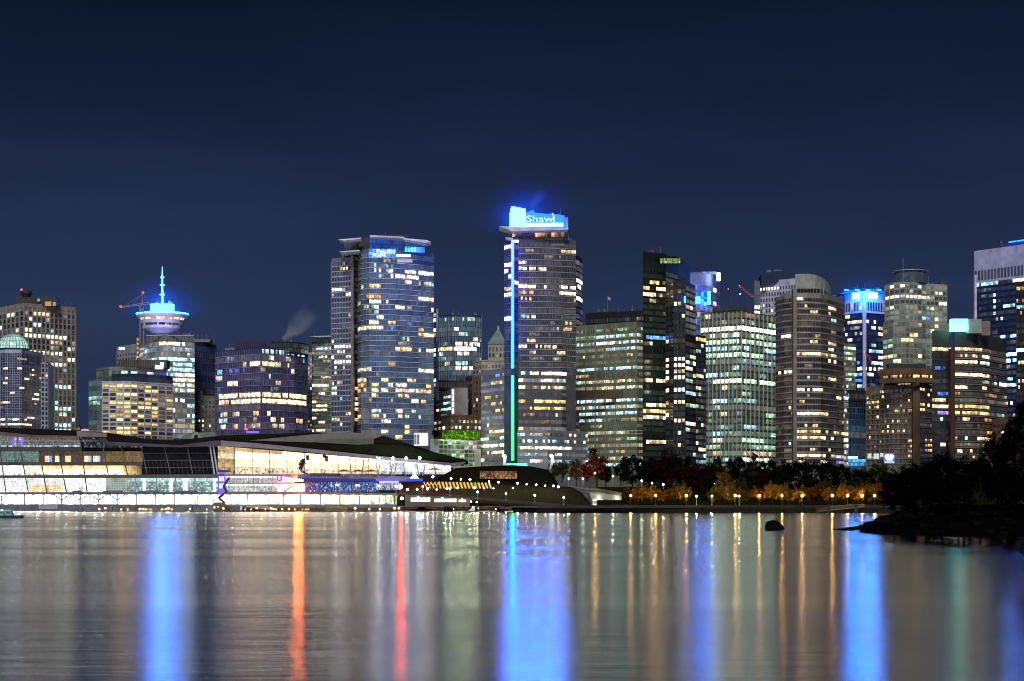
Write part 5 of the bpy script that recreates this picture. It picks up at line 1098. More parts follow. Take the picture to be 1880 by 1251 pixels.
# bright hall
TOPH = lambda px: 819 + (px-400)*.083
def hallpanel(x0, x1, nx, ny):
    m = M(); vs = []; fs = []; cc = []
    for j in range(ny+1):
        for i in range(nx+1):
            px = x0 + (x1-x0)*i/nx; t = TOPH(px); vs.append(W(px, t + (871-t)*j/ny, Dc + 1.5))
    for j in range(ny):
        for i in range(nx):
            px = x0 + (x1-x0)*(i+.5)/nx; v = (j+.5)/ny
            h_ = random.Random(int((px-400)/10.7)*31 + int(v*5)).random(); a = 2.0 + 1.2*h_ + .3*rr(); c = (1, .80 - .1*(h_ < .3), .50 - .14*(h_ < .3))
            if px < 431: a = .45 + .3*rr(); c = (1, .66, .34)
            elif v < .12 and px < 520: c = (1, .62, .25); a = .8
            elif v > .72: a = .75 + .5*rr(); c = (1, .8, .52)
            if .45 < v < .62: a *= .8; c = (1, .7, .34)
            if .18 < v < .4: a *= 1.4; c = (1, .84, .56)
            if px > 640: a *= .82
            if px > 700: c = (.9, .95, 1); a = .9 + .35*rr() - (.5 if v > .75 else 0)
            if v > .8 and rr() < .12: a *= .3
            fs.append((j*(nx+1)+i, j*(nx+1)+i+1, (j+1)*(nx+1)+i+1, (j+1)*(nx+1)+i)); cc.append(tuple(q_*a for q_ in c))
    m.raw(vs, fs, 0, cc); return m.build('hall_glazing', WL2, b)
hallpanel(400, 705, 110, 14)
hallpanel(705, 828, 26, 5)
for px in (431, 463, 495, 527, 559, 591, 622, 652, 676): boxpx(b, 'glazing_post', px-.6, px+.6, TOPH(px), 871, Dc + .6, .6, surf('post_brown', (.10, .085, .07)))
for y in (832, 845, 859): 
    x1 = min(705, 400 + (y-4-819)/.083 + 60) if y < 840 else 705
    P('glazing_bar', [(400, y), (x1, y), (x1, y+.6), (400, y+.6)], .9, .3, surf('post_brown', (.10, .085, .07)))
for px in range(404, 704, 8):
    if px % 32 > 6: boxpx(b, 'mullion', px-.12, px+.12, TOPH(px), 871, Dc + 1.1, .2, surf('post_brown', (.10, .085, .07)))
for px, y0_, y1_ in ((564, 836, 845), (595, 833, 841), (599, 837, 848)): P('hanging_sphere' if False else 'hanging_panel', [(px-3, y0_), (px+3, y0_), (px+4, y1_), (px-2, y1_)], .4, .5, surf('amber_panel', (.35, .2, .08)))
# terrace edge under the hall
P('terrace_slab', [(400, 870.5), (560, 871), (700, 873.5), (760, 876), (760, 884), (690, 884), (560, 882), (520, 874.5), (400, 874)], -14, 16, surf('violet_grey_edge', (.25, .24, .36)))
P('planter', [(568, 869), (625, 869.5), (625, 875), (568, 875)], -14.5, 2, SLD)
P('led_fascia', [(545, 877), (690, 880), (690, 884.5), (545, 882.5)], -14.6, .4, lamp_mat('indigo_led', (.10, .09, .75), .45))
P('led_fascia', [(690, 878), (740, 879), (737, 883), (690, 883.5)], -14.6, .4, lamp_mat('indigo_led2', (.25, .2, 1), .8))
P('led_fascia', [(696, 883.5), (732, 883.5), (732, 886.5), (696, 886.5)], -14.7, .4, lamp_mat('pale_violet_led', (.7, .62, 1), 1.2))
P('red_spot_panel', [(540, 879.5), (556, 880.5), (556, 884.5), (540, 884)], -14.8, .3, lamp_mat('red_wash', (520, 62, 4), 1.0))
# two promenade levels
def fE(u, v):
    return SC((.95, 1, .98), ((2.2 if v < .35 else .35) + .4*rr()))
litpanel(b, 'glazing', 412, 508, 874.5, 887, Dc-6, 44, 4, fE, [surf('white_post', (.6, .6, .6)), WL2])
P('floor_slab', [(412, 887), (545, 887), (545, 889), (412, 889)], -8, 12, surf('lavender_slab2', (.42, .4, .46)))
litpanel(b, 'glazing', 412, 508, 889, 903, Dc-6, 44, 4, lambda u, v: SC(((.95, 1, .98) if rr() > .12 else (.3, .8, .4)), ((2.0 if v < .3 else .4) + .5*rr())), [surf('white_post', (.6, .6, .6)), WL2])
for k in range(11): boxpx(b, 'white_post', 420.5 + 8.8*k, 421.7 + 8.8*k, 874, 904, Dc-7, .5, WHITE)
P('signboard', [(508, 873.5), (541, 873.5), (541, 886.5), (508, 886.5)], -7, .5, lamp_mat('white_signboard', (.82, .8, 1), 1.1))
lettering('sign_lettering', 'U', (X(513, Dc-7.6), Dc-7.6, Z(879.5, Dc)), 4.6, lamp_mat('red_letter', (1, .03, .12), 2.2), b, 0, 1.0, .1, .05)
litpanel(b, 'glazing', 508, 560, 888, 903, Dc-6, 30, 5, lambda u, v: SC((1, .96, 1), (.9 + 1.1*rr())), [surf('white_post', (.6, .6, .6)), WL2])
m = M(); m.slabxz([(520, 902), (543, 888), (546, 888.5), (524, 903)], Dc-8, 1); m.build('stair', STEEL, b)
litpanel(b, 'glazing', 560, 690, 885, 903, Dc-6, 80, 6, lambda u, v: SC(((.1, .25, 1) if rr() < .75 else (.7, .85, 1)), (.1 + 1.3*rr()**3)), [MUL, WL2])
litpanel(b, 'glazing', 690, 736, 887, 900, Dc-6, 30, 4, lambda u, v: SC((.55, .7, 1), (.2 + 1.2*rr()**2)), [MUL, WL2])
# lift tower with zigzag stair
P('lift_tower', [(401, 866), (412, 866), (412, 908), (401, 908)], -14, 6, lamp_mat('violet_lift', (.30, .16, 1), .9))
P('lift_cap', [(399, 862), (421, 864), (421, 867), (399, 867)], -15, 8, DARKM)
for k in range(8): boxpx(b, 'lift_light', 402 + 2.5*(k % 4), 404 + 2.5*(k % 4), 875 + 13*(k//4), 884 + 13*(k//4), Dc-14.3, .2, lamp_mat('pale_lift_light', (.8, .75, 1), 1.3))
zz = [(414, 868), (404, 886), (414, 892), (404, 910), (416, 924)]; zz = [(410, 893), (419, 880), (410, 893), (416, 903), (402, 915), (416, 926)]
zz = [(421, 877), (410, 894), (417, 903), (401, 915), (414, 924)]
for a_, c_ in zip(zz, zz[1:]):
    m = M(); p0, p1 = W(*a_, Dc-17), W(*c_, Dc-17); m.tube(p0, p1, .75, .75, 6); m.build('zigzag_stair', DARKM, b)
# open waterfront arcade, lit from its ceiling
AW = surf('arcade_white_wall', (.8, .82, .84), .6)
P('arcade_back_wall', [(-60, 906), (752, 906), (752, 928), (-60, 928)], 8, .6, AW)
P('arcade_floor', [(-60, 926), (752, 926), (752, 927.5), (-60, 927.5)], -8, 16, surf('arcade_paving', (.4, .4, .4)))
P('upper_deck', [(400, 904), (560, 903.5), (740, 906), (760, 908.5), (752, 910.5), (560, 908), (400, 908.5)], -12, 24, surf('deck_edge', (.17, .16, .16)))
AL = lamp_mat('arcade_ceiling_light', (1, .97, .88), 150); AL2 = lamp_mat('arcade_ceiling_light_warm', (1, .96, .70), 105)
for k, px in enumerate(list(range(-48, 540, 17))):
    m = M(); p = W(px, 908.8, Dc-1); m.box((p.x-1.2, p.y-1.0, p.z-.25), (p.x+1.2, p.y+1.0, p.z-.1)); m.build('ceiling_light', AL, b)
for k, px in enumerate(range(545, 752, 17)):
    m = M(); p = W(px, 909.5, Dc-1); m.box((p.x-1.2, p.y-1.0, p.z-.25), (p.x+1.2, p.y+1.0, p.z-.1)); m.build('ceiling_light', AL2, b)
for px in (3, 45, 79, 113, 147, 181, 215, 250, 285, 320, 358, 363, 391, 424, 455, 492, 520, 552, 588, 624, 660, 696, 724):
    boxpx(b, 'arcade_column', px-.9, px+.9, 908, 927, Dc-7.5, 1, surf('blue_grey_column', (.14, .15, .18)))
for px in (113, 147, 181, 215):
    for s_ in (-1, 1):
        m = M(); m.tube(W(px, 919, Dc-7.4), W(px + s_*13, 909, Dc-7.4), .35, .35, 5); m.build('column_brace', surf('blue_grey_column', (.14, .15, .18)), b)
for x0, x1 in ((131, 150), (187, 224), (252, 290), (320, 362)):
    P('canopy', [(x0, 904), (x0+3, 901.5), (x1-4, 901), (x1, 904), (x1, 906), (x0, 906)], -11, 5, surf('blue_canopy', (.10, .12, .16)))
for k in range(26):
    px = 10 + k*28 + RND.uniform(-8, 8); h = RND.uniform(4, 9)
    boxpx(b, 'shop_panel', px, px + RND.uniform(4, 10), 926-h, 926, Dc + RND.uniform(2, 6), .4, RND.choice([surf('panel_blue', (.1, .18, .4)), surf('panel_grey', (.3, .3, .32)), surf('panel_pale', (.55, .6, .6)), surf('panel_sand', (.4, .33, .2))]))
for k in range(40):
    px = 556 + k*4.6; boxpx(b, 'arcade_rib', px-.35, px+.35, 910, 926, Dc + RND.uniform(1, 5), .3, RND.choice([surf('panel_pale', (.55, .6, .6)), surf('panel_sand', (.4, .33, .2)), surf('panel_olive', (.22, .24, .1))]))
# V columns, lobby and lamps of the east end
for x0, x1 in ((642, 645), (668, 664), (690, 694), (698, 694), (716, 720), (728, 724), (740, 745), (765, 769), (781, 776), (798, 800)):
    m = M(); m.tube(W(x0, 842 + (x0-640)*.08, Dc-10), W(x1, 874, Dc-10), .35, .35, 6); m.build('raking_column', surf('column_steel', (.28, .29, .32)), b)
for k, px in enumerate((695, 706, 722, 748, 772, 796, 817, 838)):
    m = M(); m.tube(W(px, 843 + (px-690)*.1, Dc-12), W(px-4, 838 + (px-690)*.1, Dc-13), .3, .3, 5); m.build('roof_strut', STEEL, b)
for k in range(9):
    m = M(); m.tube(W(716 + 2.6*k, 863, Dc+.6), W(722 + 2.6*k, 850, Dc+.6), .16, .16, 4); m.build('diagonal_stripe', DARKM, b)
for px, y in ((696, 842.5), (721.5, 841.5), (746, 841.5), (770.5, 841)):
    m = M(); m.ball(W(px, y, Dc-14), .8, 8); m.build('roof_lamp', lamp_mat('roof_lamp_white', (.9, .96, 1), 55), b)
boxpx(b, 'quay_sign', 71, 105, 926.5, 934, 1250.6, .4, surf('grey_sign', (.45, .47, .5)))
for k in range(3): boxpx(b, 'sign_line', 74, 102, 928 + 2*k, 928.8 + 2*k, 1250.3, .2, surf('sign_text_grey', (.25, .26, .28)))
# quay under the halls
m = M(); m.box((X(-60, 1251), 1251, -2), (X(405, 1251), 1275, Z(926.6, 1251))); m.box((X(405, 1251), 1251.5, -2), (X(748, 1251), 1275, Z(927.2, 1251)))
tag(m.build('quay_wall', QUAYS), 'blue grey concrete quay wall under the bright arcade', 'quay wall')
# leaping whale sculpture: a plain smooth stand-in
b = thing('whale_sculpture', 'black and white leaping whale sculpture standing on the terrace before the lit hall', 'sculpture', (X(556, Dc-16), Dc-16, Z(870, Dc-16)))
Dw = Dc - 16
m = M(); sp_ = [(562, 870, .25), (557.5, 867, .8), (553.5, 862, 1.3), (552.5, 856, 1.75), (554, 850, 1.7), (557, 845.5, 1.3), (559.5, 842, .5)]
for (a0, b0, r0), (a1, b1, r1) in zip(sp_, sp_[1:]): m.tube(W(a0, b0, Dw), W(a1, b1, Dw), r0, r1, 10)
m.build('body', surf('orca_black', (.025, .025, .03), .3), b)
m = M(); m.slabxz([(551.5, 854), (546.5, 852), (551, 850.5)], Dw-.3, .5); m.build('dorsal_fin', surf('orca_black', (.025, .025, .03), .3), b)
m = M(); m.slabxz([(557, 850), (563, 853), (560.5, 849), (558, 847)], Dw-1.2, .5); m.build('flipper', surf('orca_black', (.025, .025, .03), .3), b)
m = M(); m.slabxz([(555.5, 867), (558.5, 862), (558, 857), (555.8, 858), (554.8, 863)], Dw-1.9, .5); m.build('white_belly', WHITE, b)
m = M(); m.slabxz([(560, 870), (566, 872.5), (567, 870), (562, 868.5)], Dw-.4, .7); m.build('tail_fluke', surf('orca_black', (.025, .025, .03), .3), b)

# patio umbrellas
UMB = surf('red_canvas', (.55, .06, .05), .8); UMY = surf('yellow_canvas', (.6, .38, .05), .8)
for k, (px, y, cm, lab) in enumerate([(631, 873, UMB, 'red patio umbrella nearest the whale sculpture'), (658, 873, UMB, 'middle of three red patio umbrellas on the terrace'), (681, 873, UMB, 'red patio umbrella beside the raking columns'), (797, 870, UMY, 'yellow patio umbrella near the grass mound')]):
    u_ = thing('patio_umbrella', lab, 'umbrella', tuple(W(px, y, 1246)), 'terrace umbrellas')
    m = M(); c0 = W(px, y, 1246); m.lathe(c0.x, c0.y, [(4.2, c0.z + 2.3), (2.2, c0.z + 3.1), (.1, c0.z + 3.7)], 8); m.build('canopy', cm, u_)
    m = M(); m.tube(c0 - Vector((0, 0, .8)), c0 + Vector((0, 0, 3.6)), .12, .12, 6); m.build('pole', WHITE, u_)
    if k < 3:
        m = M(); m.ball(c0 + Vector((0, -.3, 1.6)), .3, 6); m.build('heater_lamp', lamp_mat('heater_red', (1, .1, .05), 14), u_)
b = thing('blue_light_sculpture', 'blue lit pointed light feature standing among the terrace columns', 'sculpture', tuple(W(761, 878, 1246)))
m = M(); c0 = W(761, 879, 1246); m.lathe(c0.x, c0.y, [(2.6, c0.z), (.9, c0.z + 2.5), (.15, c0.z + 5)], 8); m.build('light_cone', lamp_mat('blue_white_cone', (.45, .65, 1), 5), b)
m = M(); m.box(c0 + Vector((-5, -.2, -1.6)), c0 + Vector((5, .8, .1))); m.build('base', lamp_mat('deep_blue_base', (.03, .06, 1), 1.6), b)
# ================================================================== grass roofed mound and lamps
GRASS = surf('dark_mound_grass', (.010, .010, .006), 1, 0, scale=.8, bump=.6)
Dm = 1140
b = thing('grass_mound', 'dark grass covered mound building with an amber lit slot window', 'building', (X(930, Dm), Dm, 2))
def ridge(name, pts, D, depth, mat, base=930, n=6):
    """rounded bank: outline in photo pixels swept back in a curve"""
    m = M(); k = len(pts); vs = []; fs = []
    for j in range(n + 1):
        a = math.pi/2 * j/n
        for px, y in pts:
            p = W(px, base + (y-base)*math.sin(a), D); vs.append(Vector((p.x, D + depth*(1 - math.cos(a)) , p.z)))
    for j in range(n):
        for i in range(k-1): fs.append((j*k+i, j*k+i+1, (j+1)*k+i+1, (j+1)*k+i))
    o = len(vs); vs += [v + Vector((0, depth*2, 0)) for v in vs[n*k:(n+1)*k]]
    for i in range(k-1): fs.append((n*k+i, n*k+i+1, o+i+1, o+i))
    m.raw(vs, fs); return m.build(name, mat, b, True)
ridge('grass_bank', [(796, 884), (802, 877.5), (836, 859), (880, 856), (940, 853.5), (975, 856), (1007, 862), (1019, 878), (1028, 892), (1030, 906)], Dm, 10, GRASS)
litpanel(b, 'amber_window', 881, 949, 865, 879.5, Dm-.6, 34, 4, lambda u, v: SC((1, .42, .10), (.03 + (.25 + .6*v)*rr()**2*1.2)), [surf('dark_brown_bar', (.03, .02, .015)), window_light('amber_window_light', .9, .3, 1.6)], gap=.2)
ridge('lower_bank', [(728, 912), (738, 896), (770, 884), (850, 884), (930, 890), (1048, 893.5), (1068, 904), (1080, 917), (1088, 930)], Dm-14, 8, surf('brown_bank', (.030, .026, .012), 1, 0, scale=.7, bump=.5))
for k in range(19):
    px = 781 + 6.6*k; s_ = 1 if k > 4 else 1
    m = M()
    if k < 4:
        m.tube(W(px+3, 897, Dm-15), W(px-3, 885, Dm-15), .32, .32, 5); m.tube(W(px+1, 891, Dm-15), W(px+5, 885, Dm-15), .3, .3, 5)
    else: m.tube(W(px+2, 897, Dm-15), W(px-2, 884.5 + .12*k, Dm-15), .5, .6, 5)
    m.build('lit_rib', lamp_mat('amber_rib', (1, .58, .16), .9) if k not in (3, 14) else lamp_mat('lime_rib', (.6, .7, .05), .8), b)
P2 = M(); P2.slabxz([(728, 903), (770, 902.5), (860, 911), (960, 920), (1040, 926), (1090, 929.5), (1090, 932.5), (960, 926), (840, 914), (728, 908)], 1112, 10)
tag(P2.build('promenade', surf('promenade_edge', (.06, .05, .043), .9, 0)), 'sloping promenade deck with pale kerb below the mound', 'promenade', kind='structure')
b = thing('dock_terminal', 'low white lit dock terminal under the promenade deck', 'building', (X(800, 1106), 1106, 2))
for x0, x1, y0_, y1_ in ((754, 790, 913.5, 922), (797, 838, 915.5, 922.5), (842, 856, 917.5, 922.5)):
    litpanel(b, 'lit_window', x0, x1, y0_, y1_, 1104.5, 8, 1, lambda u, v: SC((1, .98, .88), 1.3 + .9*RND.random()), [MUL, WL2])
m = M(); m.slabxz([(744, 908), (862, 915), (862, 930), (744, 930)], 1105, 8); m.build('wall', surf('terminal_wall', (.12, .10, .075)), b)
for px, y in ((768, 913), (812, 914.5), (848, 917), (865, 921), (875, 922)):
    m = M(); m.ball(W(px, y, 1103.5), .3, 6); m.build('soffit_lamp', lamp_mat('soffit_white', (.95, 1, .95), 40), b)
# utility building
b = thing('boat_service_building', 'white lit service building with sloping roof beside the seawall', 'building', (X(1110, 1040), 1040, 2))
m = M(); m.slabxz([(1080, 899), (1100, 899.5), (1141, 906), (1141, 929), (1090, 929)], 1040, 14); m.build('wall', surf('cream_wall', (.5, .5, .36)), b)
m = M(); m.slabxz([(1046, 892), (1074, 896.5), (1100, 897.5), (1143, 905), (1143, 906.5), (1100, 899.8), (1074, 899.5), (1048, 894.5)], 1038, 18); m.build('roof', surf('pale_roof_edge', (.22, .21, .19)), b)
litpanel(b, 'lit_bay', 1088, 1106, 917, 928, 1039.7, 6, 3, lambda u, v: SC((.95, 1, .92), .25 + 1.1*RND.random()), [DARKM, WL2]); litpanel(b, 'lit_bay', 1122, 1139, 918, 928, 1039.7, 6, 3, lambda u, v: SC((.95, 1, .92), .3 + 1.2*RND.random()), [DARKM, WL2])
boxpx(b, 'door', 1109, 1115, 917, 928.6, 1039.4, .3, GREYM)
for px in (1098, 1132): boxpx(b, 'wall_lamp', px, px+2.5, 915, 916.2, 1038.6, .7, lamp_mat('service_wall_lamp', (.95, 1, .9), 30))

# lamps: one of each kind, then copies
def lamp_proto(name, cat, glow, pole_h, r, polemat, group, label):
    t = thing(name, label, cat, (0, 0, 0), group)
    m = M(); m.tube((0, 0, 0), (0, 0, pole_h - r), .11, .07, 6); p = m.build('pole', polemat, t)
    m = M(); m.ball((0, 0, pole_h), r, 8); g = m.build('lamp_globe', glow, t)
    m = M(); m.tube((0, 0, 0), (0, 0, .5), .2, .16, 8); f = m.build('base', polemat, t)
    return t, [(p, []), (g, []), (f, [])]
WH = lamp_mat('white_globe', (.93, 1, .95), 120); AM = lamp_mat('amber_globe', (1, .50, .10), 1100); GRW = lamp_mat('pale_green_globe', (.85, 1, .62), 400)
SMW = lamp_mat('path_light_white', (1, .98, .92), 90); DKA = lamp_mat('dock_amber', (1, .62, .10), 26); DKG = lamp_mat('dock_green', (.75, 1, .22), 28)
PW = surf('pale_pole', (.42, .42, .40))
t, kids = lamp_proto('promenade_lamp', 'street lamp', WH, 3.9, .42, PW, 'promenade lamp posts', '')
posts = [(776, 907, 1110), (826, 911, 1110), (877, 917, 1110), (929, 920, 1110), (982, 923, 1108), (1035, 927, 1106), (617, 902.5, 1248), (655, 903, 1248), (694, 904, 1248), (727, 905, 1248)]
names = ['promenade lamp post by the red light end of the mound', 'second promenade lamp post along the hedge bank', 'promenade lamp post under the amber ribs end', 'promenade lamp post in front of the dark slot window', 'promenade lamp post above the last seaplane', 'promenade lamp post nearest the white service building', 'terrace lamp post before the blue shopfronts', 'terrace lamp post between blue shopfronts and white arcade', 'terrace lamp post beside the pale violet strip', 'terrace lamp post just beside the red globe light']
for k, (px, y, D) in enumerate(posts): place(t, kids, tuple(W(px, y, D)), names[k], first=k == 0)
t, kids = lamp_proto('path_light', 'path light', SMW, .8, .38, PW, 'white path lights along the mound', 'small white path light glowing along the mound')
pl = [(795, 879), (828, 882), (846, 883), (863, 884), (898, 887.5), (915, 888.5), (950, 891), (967, 892), (984, 893), (1001, 894), (1016, 895), (1025, 897), (748, 902), (766, 902), (785, 901), (802, 901), (820, 900), (840, 899), (871, 899), (889, 899), (906, 899), (942, 898)]
for k, (px, y) in enumerate(pl): place(t, kids, tuple(W(px, y, 1119 if k > 11 else 1123)), None, first=k == 0, scale=RND.choice((.75, 1, 1.2)))
b = thing('red_globe_light', 'single strong red light at the end of the mound bank', 'lamp', tuple(W(736, 897, 1116)))
m = M(); m.ball(W(736, 894, 1116), 1.0, 10); m.build('lamp_globe', lamp_mat('red_globe', (800, 10, 5), 1.0), b)
m = M(); m.tube(W(736, 905, 1116), W(736, 896, 1116), .14, .1, 6); m.build('pole', DARKM, b)
b = thing('dock_floodlight', 'cold white floodlight on a short mast above the seaplane dock', 'lamp', tuple(W(738, 926, 1105)))
m = M(); m.ball(W(738, 915.5, 1105), .75, 8); m.build('lamp_head', lamp_mat('flood_cold', (.8, .97, 1), 60), b)
m = M(); m.tube(W(738, 930, 1105), W(738, 917, 1105), .16, .12, 6); m.build('pole', DARKM, b)

# ---- floating docks with pedestal lights, shed, gangways, seaplanes, boats
Df = 1092
b = thing('floating_dock', 'long low floating dock running under the quay wall', 'dock', (X(580, Df), Df, 0))
for k, (x0, x1) in enumerate(((130, 388), (392, 560), (560, 730), (730, 962))):
    m = M(); m.box((X(x0, Df), Df, -.3), (X(x1, Df)-.4, Df + 5, .55)); m.build('pontoon', surf('dock_timber', (.10, .075, .05)), b)
for px in (150, 205, 248, 300, 352, 420, 470, 530, 580, 640, 700, 760, 820, 880, 940):
    m = M(); m.tube((X(px, Df), Df + 2.5, -1), (X(px, Df), Df + 2.5, RND.uniform(2.2, 3.4)), .22, .2, 6); m.build('piling', surf('wet_piling', (.04, .035, .03)), b)
m = M(); m.box((X(405, 1098), 1098, .5), (X(740, 1098), 1098.6, 2.2)); m.build('windscreen_wall', surf('brown_screen_wall', (.10, .075, .045)), b)
t, kids = lamp_proto('dock_light', 'dock light', DKA, 1.1, .3, DARKM, 'amber dock lights', 'amber pedestal light on the floating dock')
dl = [182, 193, 222, 234, 256, 263, 268, 276, 297, 304, 309, 315, 348, 379, 410, 450, 461, 471, 487, 498, 503, 507, 518, 530, 541, 555, 562, 566]
for k, px in enumerate(dl): place(t, kids, (X(px, Df), Df + .6, .5), None, first=k == 0, scale=RND.choice((.7, .9, 1.2)))
t, kids = lamp_proto('green_dock_light', 'dock light', DKG, 1.1, .32, DARKM, 'green tinted dock lights', 'yellow green pedestal light on the seaplane dock')
for k, px in enumerate([652, 678, 697, 724, 732, 812, 833, 878, 910, 932]): place(t, kids, (X(px, Df), Df + .6, .5), None, first=k == 0, scale=RND.choice((.8, 1, 1.25)))
b = thing('dock_shed', 'small brown dock shed with gabled roof and two lit panes', 'shed', (X(402, 1094), 1094, .5))
m = M(); m.slabxz([(391, 939), (391, 928), (411, 928), (411, 939)], 1094, 4); m.build('wall', surf('shed_brown', (.12, .085, .05)), b)
m = M(); m.slabxz([(389, 928.5), (395, 922.5), (408, 922.5), (414, 928.5)], 1093.5, 5); m.build('roof', surf('shed_roof', (.10, .10, .12)), b)
boxpx(b, 'lit_window', 391.8, 395.5, 929.5, 934, 1093.8, .1, lamp_mat('shed_window', (1, .85, .5), .9)); boxpx(b, 'lit_window', 399, 401.2, 929.5, 933, 1093.8, .1, lamp_mat('shed_window', (1, .85, .5), .9))
b = thing('dock_kiosk', 'tiny pale kiosk on the dock between shed and gangway', 'kiosk', (X(424, 1094), 1094, .5))
m = M(); m.slabxz([(422, 938.5), (422, 929), (440, 929), (440, 938.5)], 1094, 3); m.build('wall', surf('kiosk_brown', (.16, .13, .10)), b)
boxpx(b, 'lit_panel', 441, 444.5, 929.5, 937, 1093.9, .2, lamp_mat('kiosk_panel', (.9, .9, 1), .6)); m = M(); m.slabxz([(421, 929), (421, 927.6), (446, 927.6), (446, 929)], 1093.6, 4); m.build('roof', GREYM, b)
def gangway(label, x0, y0_, x1, y1_, D, mat, h=3.2):
    b = thing('gangway', label, 'gangway', tuple(W(x0, y0_, D)))
    m = M(); a, c_ = W(x0, y0_, D), W(x1, y1_, D); up = Vector((0, 0, h*.38)); n = 14
    for q in range(n):
        p, r_ = a.lerp(c_, q/n), a.lerp(c_, (q+1)/n); hh = up*(1 - abs(2*(q+.5)/n - 1)**3*.5)
        m.tube(p, r_ + hh, .09, .09, 4); m.tube(p + hh, r_, .09, .09, 4); m.tube(p + hh, r_ + hh, .1, .1, 4)
    m.build('lattice_side', mat, b)
    m = M(); m.box((min(a.x, c_.x), D + .1, min(a.z, c_.z) - .25), (max(a.x, c_.x), D + 1.8, min(a.z, c_.z))) if abs(a.z-c_.z) < .6 else m.raw([a, c_, c_ + Vector((0, 1.6, 0)), a + Vector((0, 1.6, 0)), a - Vector((0, 0, .25)), c_ - Vector((0, 0, .25)), c_ + Vector((0, 1.6, -.25)), a + Vector((0, 1.6, -.25))], [(0,1,2,3), (7,6,5,4), (0,4,5,1), (1,5,6,2), (2,6,7,3), (3,7,4,0)])
    m.build('deck', mat, b)
gangway('pale lattice gangway sloping from the quay beside the kiosk', 452, 930, 505, 936, 1095, surf('gangway_pale', (.5, .5, .52)))
gangway('amber lit arched lattice gangway on the dock', 598, 938, 638, 938, 1093, surf('gangway_amber', (.5, .34, .14)), 6)
gangway('brown lattice ramp at the park seawall pilings', 1500, 939, 1588, 930, 952, surf('gangway_brown', (.26, .17, .08)), 4)
b = thing('piling_cluster', 'tall dark mooring pilings beside the brown ramp', 'pilings', (X(1520, 950), 950, 0))
for px, y in ((1499, 928), (1502, 929), (1519, 927), (1522, 926.5), (1570, 926), (1573, 927)):
    m = M(); m.tube(W(px, 946, 950), W(px, y, 950), .4, .36, 7); m.build('piling', surf('wet_piling', (.04, .035, .03)), b)

SEAP = surf('seaplane_red', (.16, .05, .025), .4); SEAW2 = surf('seaplane_white', (.5, .48, .42), .4)
def seaplane():
    t = thing('seaplane', '', 'seaplane', (0, 0, 0), 'seaplanes moored at the dock')
    kids = []
    m = M(); st = [(-5.2, 1.75, .12), (-3, 1.7, .42), (-.5, 1.7, .72), (2, 1.65, .75), (3.6, 1.55, .62), (4.6, 1.5, .3)]
    for (a, za, ra), (c_, zc, rc) in zip(st, st[1:]): m.tube((a, 0, za), (c_, 0, zc), ra, rc, 10)
    kids.append((m.build('fuselage', SEAP, t), []))
    m = M(); m.box((.2, -7, 2.45), (2.0, 7, 2.62)); kids.append((m.build('wing', SEAW2, t), []))
    m = M(); m.raw([(-5.4, -.06, 1.6), (-4.0, -.06, 1.7), (-4.9, -.06, 3.5), (-5.6, -.06, 3.5), (-5.4, .06, 1.6), (-4.0, .06, 1.7), (-4.9, .06, 3.5), (-5.6, .06, 3.5)], [(0,1,2,3), (7,6,5,4), (0,4,5,1), (1,5,6,2), (2,6,7,3), (3,7,4,0)]); kids.append((m.build('tail_fin', SEAP, t), []))
    m = M(); m.box((-5.4, -2, 1.9), (-4.5, 2, 2.0)); kids.append((m.build('tailplane', SEAW2, t), []))
    for s_ in (-1.3, 1.3):
        m = M(); m.tube((-3.4, s_, .15), (-.5, s_, .1), .18, .42, 8); m.tube((-.5, s_, .1), (3.2, s_, .15), .42, .38, 8); m.tube((3.2, s_, .15), (4.2, s_, .35), .38, .1, 8)
        fo = m.build('float', SEAW2, t); sub = []
        m = M(); m.tube((1.6, s_, .3), (1.2, s_*.4, 1.2), .06, .06, 5); sub.append((m.build('strut', STEEL, fo), []))
        kids.append((fo, sub))
    m = M(); m.box((.9, -.77, 1.85), (2.4, .77, 2.3)); kids.append((m.build('cabin_window', G_DARK, t), []))
    m = M(); m.box((4.62, -.06, .55), (4.7, .06, 2.45)); kids.append((m.build('propeller', DARKM, t), []))
    return t, kids
t, kids = seaplane()
sn = ['dark red seaplane under the cold floodlight mast', 'dark red seaplane beside the pale stair on the dock', 'dark red seaplane in the middle of the moored row', 'dark red seaplane before the bright white dock steps', 'dark red seaplane at the seawall end of the dock']
for k, (px, rot) in enumerate(((750, 2.7), (800, .35), (845, .4), (893, .25), (938, .12))): place(t, kids, (X(px, 1080), 1080 - 2*k % 3, .1), sn[k], rot=rot, first=k == 0, scale=1.0)
b = thing('dock_steps', 'pale lit steps on the seaplane dock', 'steps', (X(866, 1089), 1089, .5))
m = M()
for q in range(5): m.box((X(860 + 2*q, 1089), 1089 + .4*q, .5), (X(872, 1089), 1089.4 + .4*q, .9 + .5*q))
m.build('treads', surf('pale_steps', (.55, .6, .62)), b)
m = M(); m.ball(W(868, 931, 1088), .25, 6); m.build('step_lamp', lamp_mat('dock_white', (.8, .95, 1), 40), b)
